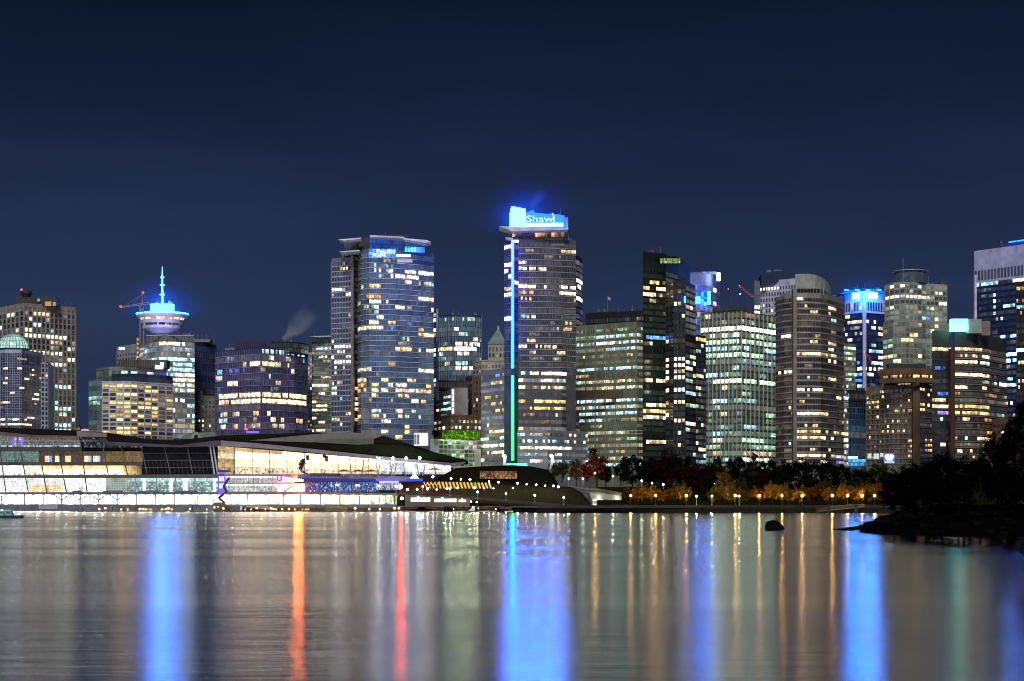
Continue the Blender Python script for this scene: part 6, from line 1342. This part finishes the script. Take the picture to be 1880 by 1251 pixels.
# patrol boat at the edge
Db = 588
b = thing('patrol_boat', 'small boat with teal cabin and low black hull at the quay end', 'boat', (X(12, Db), Db, 0))
m = M(); hull = [(-16, 953), (36, 953), (41, 948.5), (38, 946.5), (-16, 947.5)]; m.slabxz(hull, Db, 2.6); m.build('hull', surf('boat_black', (.02, .02, .022), .4), b)
m = M(); m.slabxz([(-16, 947.4), (23, 947), (19.5, 938), (-16, 938)], Db + .3, 2); m.build('cabin', surf('boat_teal', (.16, .42, .42), .5), b)
m = M(); m.slabxz([(-16, 938), (22, 938), (20, 936.3), (-16, 936.3)], Db + .1, 2.4); m.build('roof', surf('boat_pale', (.5, .55, .55)), b)
boxpx(b, 'cabin_window', 11, 18, 939.5, 943, Db + .2, .1, G_TEAL); boxpx(b, 'cabin_window', -6, 5, 939.5, 943, Db + .2, .1, G_TEAL); boxpx(b, 'door', 6, 9.5, 939, 947, Db + .2, .1, surf('boat_door', (.2, .14, .08)))
m = M(); m.ball(W(3, 937, Db - .3), .12, 6); m.build('deck_lamp', lamp_mat('teal_deck_lamp', (.4, 1, .9), 30), b)
for px, y, D, lab in ((64, 941, 800, 'small black buoy floating beside the boat'), (847, 957, 490, 'tiny dark buoy alone on the bright water')):
    b = thing('buoy', lab, 'buoy', tuple(W(px, HY + HC/D*F, D)))
    m = M(); c0 = Vector((X(px, D), D, 0)); m.ball(c0 + Vector((0, 0, .2)), .32, 8, 0, (1, 1, .8)); m.build('float', DARKM, b); m = M(); m.tube(c0 + Vector((0, 0, .3)), c0 + Vector((0, 0, .9)), .05, .05, 5); m.build('stem', DARKM, b)
# lone rock
from mathutils import noise as mn
def rock(name, c, size, seed, mat, parent=None, n=18):
    m = M(); m.ball((0, 0, 0), 1, n); v2 = []
    for v in m.v:
        p = Vector(v); d = 1 + .38*mn.noise(p*1.1 + Vector((seed, 0, 0))) + .16*mn.noise(p*2.6 + Vector((0, seed, 0))) + .07*mn.noise(p*6 + Vector((0, 0, seed)))
        v2.append((c[0] + p.x*d*size[0], c[1] + p.y*d*size[1], c[2] + p.z*d*size[2]))
    m.v = v2
    return m.build(name, mat, parent, False)
ROCK = surf('night_toned_rock', (.0035, .0035, .0038), .8, .04, scale=.9, var=.5, bump=.6)  # near-black colour carries the unlit night tone of the foreground
m = M(); ro = [(1404, 973.5), (1404.5, 964), (1408, 957.5), (1417, 955), (1425, 955.5), (1432, 961), (1438, 967), (1440, 971), (1439, 974)]
cs = []
for j, (dy, sc_) in enumerate(((0, .93), (.5, 1), (1.4, .98), (2.4, .75))):
    for px, y in ro:
        q_ = W(1422 + (px-1422)*sc_, 973.5 + (y-973.5)*(sc_ if y < 973 else 1), 322); cs.append(Vector((q_.x + .08*mn.noise(Vector((px*.3, j, 1))), 321 + dy, q_.z - (.4 if y > 973 else 0))))
nn = len(ro); fs = [tuple(range(nn))] + [(j*nn+i, (j+1)*nn+i, (j+1)*nn+(i+1) % nn, j*nn+(i+1) % nn) for j in range(3) for i in range(nn)] + [tuple(range(4*nn-1, 3*nn-1, -1))]
m.raw(cs, fs); tag(m.build('boulder', ROCK), 'lone black boulder standing out of the water before the park', 'boulder')

# ================================================================== trees
def tree_mesh(kind, seed, leaf):
    """crown of many leaf-sized faces in clumps, and a forked trunk; unit tree about 10 m tall, 7 m wide"""
    r = random.Random(seed); m = M(); cl = []
    if kind == 'round':
        for _ in range(46):
            a, z = r.uniform(0, 2*math.pi), r.uniform(-1, 1); rad = r.uniform(.35, 1) ** .5
            k = math.sqrt(max(0, 1 - z*z)); cl.append((3.4*rad*k*math.cos(a)*r.uniform(.75, 1.12), 3.4*rad*k*math.sin(a), 6.1 + 3.7*rad*z, r.uniform(.6, 1.25)))
    elif kind == 'conifer':
        for j in range(54):
            t = (j/54) ** .9; rad = 2.6*(1 - t)**.8 + .12; a = r.uniform(0, 2*math.pi); q_ = r.uniform(.35, 1)
            cl.append((rad*q_*math.cos(a), rad*q_*math.sin(a), .9 + 9*t, .35 + .5*(1-t)))
    elif kind == 'column':
        for j in range(44):
            t = r.random(); rad = 1.35*math.sin(math.pi*min(.96, t*.9 + .08))**.6; a = r.uniform(0, 2*math.pi); q_ = r.uniform(.3, 1)
            cl.append((rad*q_*math.cos(a), rad*q_*math.sin(a), .5 + 9.3*t, .62))
    elif kind == 'bush':
        for _ in range(70):
            a = r.uniform(0, 2*math.pi); z = r.uniform(.2, 1) ** .8; rad = (1 - .75*z**2.2)*r.uniform(.15, 1)**.6
            cl.append((4.3*rad*math.cos(a), 4.3*rad*math.sin(a), .3 + 9.2*z + r.uniform(-.5, .5), r.uniform(.55, 1.2)))
    else:   # spreading, ragged
        for _ in range(52):
            a = r.uniform(0, 2*math.pi); rad = r.uniform(.1, 1)**.6; z = 7.2 - 2.6*rad**2 + r.uniform(-2.6, 1.8)
            cl.append((4.2*rad*math.cos(a), 4.2*rad*math.sin(a), max(1.6, z), r.uniform(.55, 1.15)))
    for cx, cy, cz, cr in cl:
        for _ in range(int((26 if leaf > .3 else 90) * (cr/.8)**1.6)):
            d = Vector((r.gauss(0, 1), r.gauss(0, 1), r.gauss(0, 1))).normalized() * cr * r.uniform(.25, 1.08)
            p = Vector((cx, cy, cz)) + d; n_ = Vector((r.gauss(0, 1), r.gauss(0, 1), r.gauss(0, .8) + .5)).normalized(); u = n_.orthogonal().normalized(); v = n_.cross(u)
            s_ = leaf * r.uniform(.55, 1.25)
            m.face([p - u*s_, p - v*s_*.55, p + u*s_, p + v*s_*.55])
    tm = M(); tm.tube((0, 0, -.4), (0, 0, 3.2), .26, .19, 7)
    for k in range(5):
        a = 2*math.pi*k/5 + r.random(); tm.tube((0, 0, 2.2 + .3*k), (1.7*math.cos(a), 1.7*math.sin(a), 5.2 + .4*k), .11, .04, 5)
    tm.tube((0, 0, 3.1), (.1, .1, 7.6), .17, .05, 6)
    return m, tm
BARK = surf('bark', (.016, .012, .008), .95, 0)
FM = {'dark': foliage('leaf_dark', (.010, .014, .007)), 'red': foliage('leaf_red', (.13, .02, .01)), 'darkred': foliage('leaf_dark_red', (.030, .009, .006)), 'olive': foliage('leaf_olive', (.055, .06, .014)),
      'amber': foliage('leaf_amber', (.15, .095, .018)), 'orange': foliage('leaf_orange', (.10, .045, .012)), 'black': foliage('leaf_night_toned', (.0036, .0042, .0036)), 'lime': foliage('leaf_lime', (.16, .36, .03))}  # dark and black leaf colours carry the unlit night tone
PROTO = {}
def tree(name, kind, fol, px, ytop, ybase, width, D, label, group, leaf=.42):
    key = (kind, fol, leaf, name)
    variant = len([k for k in PROTO if k[:3] == key[:3]]) if False else 0
    c0 = W(px, ybase, D); h = (ybase - ytop)/F*D; w_ = width/F*D
    base = {'round': 7.6, 'conifer': 5.2, 'column': 3.4, 'ragged': 9, 'bush': 9}[kind]
    if key not in PROTO:
        pair = []
        for sd in (3, 8):
            m, tm = tree_mesh(kind, hash(kind) % 7 + sd if False else {'round': 1, 'conifer': 2, 'column': 3, 'ragged': 4, 'bush': 5}[kind]*10 + sd, leaf)
            t = thing(name, '', 'tree', (0, 0, 0), group)
            kk = [(m.build('crown', FM[fol], t), []), (tm.build('trunk', BARK, t), [])]
            pair.append([t, kk, True])
        PROTO[key] = pair
    sel = RND.choice(PROTO[key])
    o = place(sel[0], sel[1], (c0.x, D, c0.z), label, (w_/base, w_/base, h/10), RND.uniform(0, 6), first=sel[2]); sel[2] = False
    if group: o['group'] = group
    return o
def tree_done():
    for pair in PROTO.values():
        for t, kk, unused in pair:
            if unused:
                for k_, _ in kk: bpy.data.objects.remove(k_)
                bpy.data.objects.remove(t)
# park ground rises from the seawall path to the street
m = M(); xs = [1096, 1110, 1140, 1220, 1300, 1400, 1500, 1600, 1700, 1850]; rows = [(972, 929.5), (1010, 925), (1060, 914), (1120, 900), (1180, 894)]; vs = []; fs = []
for D_, y_ in rows:
    for px in xs: p = W(px, y_, D_); vs.append(p)
k = len(xs)
for j in range(len(rows)-1):
    for i in range(k-1): fs.append((j*k+i, j*k+i+1, (j+1)*k+i+1, (j+1)*k+i))
m.raw(vs, fs); tag(m.build('park_lawn', surf('night_lawn', (.02, .022, .007), 1, 0, scale=.4)), 'sloping park lawn behind the seawall path', 'lawn', kind='structure')
m = M(); m.box((X(985, 974), 963, 2.3), (X(1620, 962), 966.5, Z(928, 964)))
tag(m.build('seawall_path', surf('path_pale', (.05, .043, .036), .9, 0)), 'pale seawall path along the park edge', 'path', kind='structure')
G1, G2, G3 = 'trees of the park', 'amber trees along the seawall', 'trees on the near headland'
big = [('round','olive',1018,852,886,18,1190),('round','olive',1032,846,886,26,1195),('round','orange',1058,842,894,26,1180),('round','red',1096,834,894,46,1190),('round','red',1076,850,892,22,1192),('round','dark',1112,856,896,28,1150),('round','dark',1140,846,890,30,1180),('round','dark',1161,834,908,48,1150),('round','dark',1192,840,905,46,1160),('round','darkred',1222,830,908,62,1150),('round','dark',1250,838,905,40,1170),('round','darkred',1280,852,926,62,1060),('column','dark',1263,838,900,20,1185),
 ('round','dark',1312,846,912,40,1120),('round','olive',1318,838,880,26,1195),('round','amber',1330,864,906,34,1100),('round','dark',1342,842,900,34,1180),('column','dark',1358,838,912,34,1100),('column','dark',1374,846,920,20,1090),('conifer','olive',1385,832,906,36,1150),('column','dark',1393,856,918,26,1090),('round','dark',1412,842,908,44,1140),('round','darkred',1404,866,918,30,1080),('round','dark',1438,846,912,48,1120),('round','dark',1466,842,908,50,1140),('round','dark',1495,848,914,48,1110),('round','dark',1522,844,908,46,1140),('round','dark',1544,852,912,42,1120),('round','dark',1570,860,916,44,1090),('round','dark',1592,864,914,36,1100),('round','olive',1612,848,896,36,1150),('round','dark',1634,862,914,44,1100),('round','dark',1658,858,914,40,1100),('round','dark',1680,855,914,40,1110)]
hue = {'dark': 'dark green', 'olive': 'olive green lit', 'orange': 'orange autumn', 'red': 'bright red autumn', 'darkred': 'dark red brown', 'amber': 'glowing amber'}
where = ['beside the mound end', 'next to the mound end', 'above the mound path', 'before the green gridded slab', 'behind the orange one', 'between red tree and service building', 'behind the service building', 'below the black apartment tower edge', 'under the black apartment tower', 'tallest under the black apartment tower', 'below the black tower corner bay', 'standing low by the seawall', 'narrow beside the black tower foot', 'below the finned block edge', 'behind the finned block lamps', 'around the amber lamp on the slope', 'in front of the finned block', 'tall and narrow before the finned block', 'small narrow beside the tall narrow one', 'pointed before the finned block', 'short narrow near the seawall lamps', 'below the joint of finned block and taupe tower', 'low by the amber seawall trees', 'under the taupe tower pier', 'under the taupe tower middle', 'under the taupe tower balconies', 'before the cyan canopy', 'below the dark grid block', 'above the brown ramp', 'beside the round lit one', 'round beside the lit billboard', 'under the lit billboard', 'beyond the headland bushes', 'farthest along the park']
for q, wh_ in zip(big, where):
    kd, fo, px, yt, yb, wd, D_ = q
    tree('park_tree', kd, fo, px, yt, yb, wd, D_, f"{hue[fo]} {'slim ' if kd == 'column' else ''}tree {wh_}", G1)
tree('roof_tree', 'round', 'dark', 799, 789, 806, 16, 1322, 'dark shrub tree on the annex roof corner', None)
tree('roof_tree', 'round', 'dark', 1089, 823, 842, 14, 1282, 'small dark tree on the LED tower podium', None)
for px, yt, w_ in ((1206, 466, 10), (1222, 464, 12), (1238, 468, 12)): tree('roof_garden_shrub', 'round', 'olive', px, yt + 2, 482, w_, 1256, 'green lit shrub on the roof garden of the black tower', 'roof garden shrubs')
sw = [(1152,898,20,'o'),(1168,901,18,'a'),(1186,895,26,'a'),(1203,897,30,'a'),(1222,904,18,'o'),(1239,893,26,'a'),(1258,899,24,'a'),(1308,902,20,'d'),(1322,888,34,'a'),(1339,899,20,'a'),(1351,896,28,'a'),(1370,905,18,'d'),(1388,893,26,'o'),(1399,900,28,'a'),(1418,888,30,'a'),(1436,897,22,'a'),(1449,904,18,'d'),(1466,892,28,'a'),(1481,898,26,'a'),(1503,889,34,'o'),(1524,897,28,'a'),(1540,903,20,'d'),(1553,890,30,'a'),(1575,896,24,'a'),(1590,889,32,'a'),(1608,898,24,'a'),(1622,893,30,'o')]
swl = ['right against the white service building', 'just past the white service building', 'before the first amber lamp', 'over the first amber lamp', 'behind the first amber lamp', 'beside the lamp near the dark red tree', 'at the seawall stairs', 'next to the tall white post lamp', 'with the widest crown before the white post lamps', 'between the post lamp pair', 'over the brightest amber lamp', 'past the white post lamp pair', 'before the finned block foot', 'beside the lamp past the post lamps', 'below the joint of the finned block and taupe tower', 'at the lamp below the taupe tower', 'past the lamp below the taupe tower', 'over the lamp before the taupe balconies', 'just past the taupe balcony lamp', 'where the brown ramp begins', 'over the lamp behind the brown ramp', 'above the middle of the brown ramp', 'over the ramp middle lamp', 'before the lamp at the ramp end', 'at the upper end of the brown ramp', 'beside the lamp nearest the headland', 'last before the headland bushes']
for (px, yt, wd, f_), pl_ in zip(sw, swl):
    fo = {'a': 'amber', 'o': 'orange', 'd': 'olive'}[f_]
    tree('seawall_tree', 'ragged' if wd > 24 else 'round', fo, px + RND.uniform(-2, 2), yt - RND.uniform(0, 12), 929, wd * 1.1, RND.choice((986, 989, 993, 998)), f"{'broad' if wd > 24 else 'small'} {'golden amber' if f_ == 'a' else 'orange' if f_ == 'o' else 'dull olive'} tree {pl_}", G2, .3)
mid = [(1230,878,34,'darkred'),(1300,872,30,'dark'),(1362,874,30,'olive'),(1428,870,36,'dark'),(1456,876,30,'darkred'),(1488,868,38,'dark'),(1516,873,30,'olive'),(1548,874,38,'dark'),(1584,878,32,'olive'),(1602,872,34,'dark')]
midl = ['dark red tree right behind the seawall stairs', 'small dark tree behind the tall white post lamp', 'olive tree behind the brightest amber lamp', 'dark ragged tree behind the lamp below the taupe tower', 'dark red tree behind the taupe pier seawall trees', 'dark ragged tree behind the taupe balcony lamp', 'olive tree behind the start of the brown ramp', 'dark ragged tree behind the middle of the brown ramp', 'olive tree behind the upper end of the brown ramp', 'dark ragged tree behind the lamp nearest the headland']
for k, (px, yt, wd, fo) in enumerate(mid):
    tree('park_tree', 'ragged', fo, px, yt, 926, wd, 1030 + 4*(k % 3), midl[k], 'middle row of park trees', .42)
t, kids = lamp_proto('amber_street_lamp', 'street lamp', AM, 4.6, .33, DARKM, 'amber lamps along the seawall', '')
al = [(1204, 928, 982, 'amber lamp before the first seawall trees'), (1260, 928, 982, 'amber lamp beside the dark red tree'), (1312, 904, 1090, 'amber lamp up on the park slope'), (1350, 928, 984, 'brightest amber lamp beside the white post lamp'), (1394, 928, 984, 'amber lamp past the white post lamps'), (1436, 928, 982, 'amber lamp below the taupe tower'), (1473, 928, 983, 'amber lamp before the taupe tower balconies'), (1528, 928, 982, 'amber lamp behind the brown ramp'), (1556, 928, 982, 'amber lamp above the ramp middle'), (1583, 928, 985, 'amber lamp at the ramp end'), (1606, 928, 984, 'amber lamp nearest the headland bushes'), (1158, 928, 984, 'amber lamp beside the service building'), (1092, 884, 1180, 'amber lamp under the bright red tree')]
for k, (px, y, D, lab) in enumerate(al): place(t, kids, tuple(W(px, y, D)), lab, first=k == 0)
t, kids = lamp_proto('white_park_lamp', 'street lamp', GRW, 4.3, .3, PW, 'white park lamps', '')
wl_ = [(1178, 898, 1090, 'white lamp below the dark trees by the slope'), (1197, 902, 1080, 'second white lamp on the park slope'), (1218, 905, 1070, 'white lamp shining under the dark red tree'), (1236, 914, 1050, 'white lamp on the lower slope steps'), (1279, 928, 985, 'white lamp at the seawall stairs'), (1307, 928, 975, 'tall white post lamp on the seawall path'), (1357, 928, 975, 'white post lamp next to the brightest amber lamp'), (1125, 888, 1165, 'white lamp behind the service building'), (1044, 893, 1165, 'white lamp beside the orange tree'), (1070, 893, 1168, 'white lamp between orange and red trees')]
for k, (px, y, D, lab) in enumerate(wl_): place(t, kids, tuple(W(px, y, D)), lab, first=k == 0)
# hedge on the annex roof
m = M(); r_ = random.Random(5); Dh = 1334
for _ in range(3800):
    p = W(r_.uniform(812, 881), 806.5 - r_.random()**.7*(12 + 4*math.sin(r_.random()*6)), Dh + r_.uniform(0, 5)); n_ = Vector((r_.gauss(0, 1), r_.gauss(0, 1), r_.gauss(0, 1))).normalized(); u = n_.orthogonal().normalized(); v = n_.cross(u); s_ = r_.uniform(.3, .7)
    m.face([p - u*s_, p - v*s_*.5, p + u*s_, p + v*s_*.5])
tag(m.build('hedge', FM['lime']), 'bright lime green floodlit planting along the annex roof', 'hedge')
b = thing('hedge_added_lights', 'row of added point lights and dummy heads before the lime roof planting', 'floodlights', tuple(W(845, 807, 1329)))
for px in (818, 832, 846, 860, 874):
    m = M(); p = W(px, 807.5, 1328.6); m.box(p + Vector((-.5, -.2, -.25)), p + Vector((.5, .2, .1))); m.build('lamp_head', GREYM, b)
    pl_ = bpy.data.lights.new('added_hedge_bulb', 'POINT'); pl_.energy = 1500; pl_.color = (.8, 1, .4); pl_.shadow_soft_size = .4  # added unseen bulb hung before the hedge; the heads give no light
    po = bpy.data.objects.new('added_hedge_bulb', pl_); COL.objects.link(po); po.parent = b; po.location = W(px, 801, 1328) - ORIGIN[b.name]

# ================================================================== near headland
m = M(); nx, ny = 60, 26; vs = []; fs = []
def head_z(x, y):
    # spit rising towards the east
    cx_, cy_ = 62, 262
    u = (x - 50)/12; edge = max(0, min(1, u)); dy = abs(y - 289 - 6*edge)/(9 + 19*edge)
    return max(-1.2, (.3 + 3.6*edge**.55)*(1 - dy**4)) - (.5 if u < .02 else 0)
for j in range(ny+1):
    for i in range(nx+1):
        x = 34 + 66*i/nx; y = 250 + 90*j/ny; z = head_z(x, y) + .5*mn.noise(Vector((x*.35, y*.25, 0))) + .2*mn.noise(Vector((x*1.1, y, 3)))
        vs.append((x, y, z))
for j in range(ny):
    for i in range(nx): a = j*(nx+1)+i; fs.append((a, a+1, a+nx+2, a+nx+1))
m.raw(vs, fs); tag(m.build('headland_terrain', surf('night_toned_soil', (.0028, .0028, .0025), 1, 0, scale=.6)), 'dark rocky headland running out into the harbour', 'terrain', kind='structure')  # unlit night tone put into the soil colour
m = M(); r_ = random.Random(9)
for q in range(760):
    x = 50 + 50*r_.random(); y = 258 + 64*r_.random(); z = head_z(x, y)
    if z < -.9 or z > 2.6: continue
    mm = M(); mm.ball((0, 0, 0), 1, 9); s_ = r_.uniform(.25, .62)
    sd = r_.uniform(0, 99)
    for v in mm.v:
        p = Vector(v); d = 1 + .6*mn.noise(p*1.3 + Vector((sd, 0, 0))) + .25*mn.noise(p*3.1 + Vector((0, sd, 0)))
        m.v.append((x + p.x*d*s_*1.2, y + p.y*d*s_, max(-.6, z) + .25*s_ + p.z*d*s_*.75))
    o_ = len(m.v) - len(mm.v); m.f += [tuple(o_ + i for i in f) for f in mm.f]; m.mi += mm.mi; m.c += mm.c
for q, (px, yb, sz) in enumerate(((1533, 972, .3), (1540, 972, .35), (1548, 972.5, .5), (1556, 971, .55), (1564, 971.5, .65), (1573, 970, .75), (1583, 969, .9), (1594, 967, 1.1), (1604, 966, 1.25), (1614, 963, 1.4), (1624, 960, 1.6))):
    D_ = 322 - 2*q; c0 = W(px, yb, D_); mm = M(); mm.ball((0, 0, 0), 1, 10)
    for v in mm.v:
        p = Vector(v); d = 1 + .4*mn.noise(p*1.3 + Vector((q*3.1, 0, 0))); m.v.append((c0.x + p.x*d*sz*.8, D_ + p.y*d*sz*1.6, c0.z + p.z*d*sz*.5))
    o_ = len(m.v) - len(mm.v); m.f += [tuple(o_ + i for i in f) for f in mm.f]; m.mi += mm.mi; m.c += mm.c
tag(m.build('shore_rubble', ROCK), 'dark boulders heaped along the headland shore', 'rocks', kind='stuff')
hl = [('ragged', 1642, 872, 962, 70, 298, 'lowest black bush at the tip of the headland'), ('ragged', 1678, 852, 955, 84, 296, 'black bushy tree second from the headland tip'), ('round', 1705, 846, 955, 70, 292, 'black rounded tree below the rust pillar'), ('ragged', 1730, 832, 952, 84, 294, 'black tree covering the foot of the rust pillar'), ('ragged', 1770, 838, 950, 90, 288, 'black spreading tree under the warm lit floors'), ('round', 1800, 845, 952, 80, 284, 'black rounded tree before the taller headland tree'), ('ragged', 1828, 800, 950, 90, 290, 'mid height black tree rising beside the tallest'), ('conifer', 1862, 768, 950, 120, 292, 'tall black tree at the edge with pointed side'), ('ragged', 1886, 738, 950, 110, 288, 'tallest black tree at the very edge of the headland'), ('round', 1850, 860, 965, 80, 278, 'low black bush under the tallest headland trees'), ('ragged', 1760, 880, 965, 80, 278, 'low black bush on the middle of the headland rocks'), ('ragged', 1700, 890, 962, 80, 284, 'low black bush above the headland boulders'), ('ragged', 1890, 870, 968, 80, 275, 'low black bush at the edge of view'), ('ragged', 1655, 905, 965, 60, 292, 'smallest black shrub on the headland tip')]
for kd, px, yt, yb, wd, D_, lab in hl: tree('headland_tree', 'bush' if kd != 'conifer' else kd, 'black', px, yt, HY - (head_z(X(px, D_), D_) - .35 - HC)/D_*F, wd*1.12, D_, lab, G3, .17)
tree_done()
b = thing('headland_lamp', 'amber lamp glimmering through the headland bushes', 'street lamp', tuple(W(1868, 935, 300)))
m = M(); m.ball(W(1866, 912, 300), .16, 8); m.build('lamp_globe', lamp_mat('headland_amber', (1, .42, .1), 120), b); m = M(); m.tube(W(1866, 950, 300), W(1866, 913, 300), .06, .05, 5); m.build('pole', DARKM, b)

# ---- steam from roof vents: real drifting vapour, dense at the vent and thinning along its drift
def plume(name, label, a, c_, D, r0, r1, dens, col=(.8, .85, 1)):
    A, B = W(*a, D), W(*c_, D); ax = (B - A); u = ax.normalized().orthogonal().normalized(); v = ax.normalized().cross(u)
    m = M(); n = 16; vs = []; fs = []
    for t in (-.08, 0, .25, .5, .75, 1.0):
        r_ = (r0 + (r1 - r0)*max(0, t)) * 1.7
        vs += [A + ax*t + (u*math.cos(2*math.pi*k/n) + v*math.sin(2*math.pi*k/n))*r_ for k in range(n)]
    for j in range(5):
        for k in range(n): fs.append((j*n+k, j*n+(k+1) % n, (j+1)*n+(k+1) % n, (j+1)*n+k))
    fs += [tuple(range(n-1, -1, -1)), tuple(range(5*n, 6*n))]
    m.raw(vs, fs)
    mt, nt, out = _nodes(name + '_vapour'); N = nt.nodes.new; L = nt.links.new
    vol_ = N('ShaderNodeVolumePrincipled'); vol_.inputs['Color'].default_value = (*col, 1); vol_.inputs['Anisotropy'].default_value = -.35
    geo = N('ShaderNodeNewGeometry')
    no = N('ShaderNodeTexNoise'); no.inputs['Scale'].default_value = .11; no.inputs['Detail'].default_value = 4; L(geo.outputs['Position'], no.inputs['Vector'])
    sub_ = N('ShaderNodeVectorMath'); sub_.operation = 'SUBTRACT'; sub_.inputs[1].default_value = A; nw = N('ShaderNodeTexNoise'); nw.inputs['Scale'].default_value = .045; nw.inputs['Detail'].default_value = 2; L(geo.outputs['Position'], nw.inputs['Vector'])
    ws = N('ShaderNodeVectorMath'); ws.operation = 'SUBTRACT'; ws.inputs[1].default_value = (.5, .5, .5); L(nw.outputs['Color'], ws.inputs[0])
    wk = N('ShaderNodeVectorMath'); wk.operation = 'SCALE'; wk.inputs['Scale'].default_value = r1 * 1.5; L(ws.outputs[0], wk.inputs[0])
    wp = N('ShaderNodeVectorMath'); wp.operation = 'ADD'; L(geo.outputs['Position'], wp.inputs[0]); L(wk.outputs[0], wp.inputs[1]); L(wp.outputs[0], sub_.inputs[0])
    dot = N('ShaderNodeVectorMath'); dot.operation = 'DOT_PRODUCT'; dot.inputs[1].default_value = ax / ax.length_squared; L(sub_.outputs[0], dot.inputs[0])
    sc = N('ShaderNodeVectorMath'); sc.operation = 'SCALE'; sc.inputs[0].default_value = ax; L(dot.outputs['Value'], sc.inputs['Scale'])
    d2 = N('ShaderNodeVectorMath'); d2.operation = 'DISTANCE'; L(sub_.outputs[0], d2.inputs[0]); L(sc.outputs[0], d2.inputs[1])
    rad = N('ShaderNodeMapRange'); rad.inputs[3].default_value = r0; rad.inputs[4].default_value = r1; L(dot.outputs['Value'], rad.inputs[0])
    q_ = N('ShaderNodeMath'); q_.operation = 'DIVIDE'; L(d2.outputs['Value'], q_.inputs[0]); L(rad.outputs[0], q_.inputs[1])
    f1 = N('ShaderNodeMapRange'); f1.inputs[1].default_value = 1.15; f1.inputs[2].default_value = .1; f1.interpolation_type = 'SMOOTHSTEP'; L(q_.outputs[0], f1.inputs[0])
    f2 = N('ShaderNodeMapRange'); f2.inputs[1].default_value = 1; f2.inputs[2].default_value = 0; f2.interpolation_type = 'SMOOTHSTEP'; L(dot.outputs['Value'], f2.inputs[0])
    f3 = N('ShaderNodeMapRange'); f3.inputs[1].default_value = .3; f3.inputs[2].default_value = .65; f3.inputs[3].default_value = .25; f3.inputs[4].default_value = 1; L(no.outputs['Fac'], f3.inputs[0])
    m1 = N('ShaderNodeMath'); m1.operation = 'MULTIPLY'; L(f1.outputs[0], m1.inputs[0]); L(f2.outputs[0], m1.inputs[1])
    m2 = N('ShaderNodeMath'); m2.operation = 'MULTIPLY'; L(m1.outputs[0], m2.inputs[0]); L(f3.outputs[0], m2.inputs[1])
    m3 = N('ShaderNodeMath'); m3.operation = 'MULTIPLY'; m3.inputs[1].default_value = dens; L(m2.outputs[0], m3.inputs[0])
    L(m3.outputs[0], vol_.inputs['Density']); L(vol_.outputs[0], out.inputs['Volume'])
    return tag(m.build(name, mt), label, 'steam')
plume('steam_plume', 'pale steam drifting up from the violet office block roof', (527, 623), (582, 566), 1480, 2.6, 9.5, .3)
plume('steam_plume', 'faint steam rising above the glowing logo crown', (972, 384), (1010, 342), 1318, 2, 6, .035, (.6, .7, 1))

# ---- added haze balls imitating the blue bloom round the floodlit tower tops
def bloom_haze(label, px, y, D, R, dens, col):
    c0 = W(px, y, D); m = M(); m.ball(c0, R, 20, 0, (1.25, 1, 1))
    mt, nt, out = _nodes('tower_top_bloom'); N = nt.nodes.new; L = nt.links.new
    v = N('ShaderNodeVolumePrincipled'); v.inputs['Color'].default_value = (*col, 1); v.inputs['Anisotropy'].default_value = .3
    geo = N('ShaderNodeNewGeometry'); sb = N('ShaderNodeVectorMath'); sb.operation = 'SUBTRACT'; sb.inputs[1].default_value = c0; L(geo.outputs['Position'], sb.inputs[0])
    sc = N('ShaderNodeVectorMath'); sc.operation = 'MULTIPLY'; sc.inputs[1].default_value = (.8, 1, 1); L(sb.outputs[0], sc.inputs[0])
    ln = N('ShaderNodeVectorMath'); ln.operation = 'LENGTH'; L(sc.outputs[0], ln.inputs[0])
    mr = N('ShaderNodeMapRange'); mr.inputs[1].default_value = R; mr.inputs[2].default_value = 0; mr.inputs[3].default_value = 0; mr.inputs[4].default_value = 1; L(ln.outputs['Value'], mr.inputs[0])
    pw_ = N('ShaderNodeMath'); pw_.operation = 'POWER'; pw_.inputs[1].default_value = 2.2; L(mr.outputs[0], pw_.inputs[0])
    ml = N('ShaderNodeMath'); ml.operation = 'MULTIPLY'; ml.inputs[1].default_value = dens; L(pw_.outputs[0], ml.inputs[0])
    L(ml.outputs[0], v.inputs['Density']); L(v.outputs[0], out.inputs['Volume'])
    tag(m.build('bloom_haze', mt), label, 'bloom_haze', kind='stuff')
bloom_haze('added haze imitating the blue bloom round the logo crown', 975, 398, 1306, 36, .004, (.28, .5, 1))
bloom_haze('added haze imitating the blue bloom round the observation deck', 298, 566, 1750, 40, .004, (.28, .5, 1))
bloom_haze('added haze imitating the blue bloom over the navy tower roof', 1588, 538, 1600, 34, .004, (.28, .5, 1))
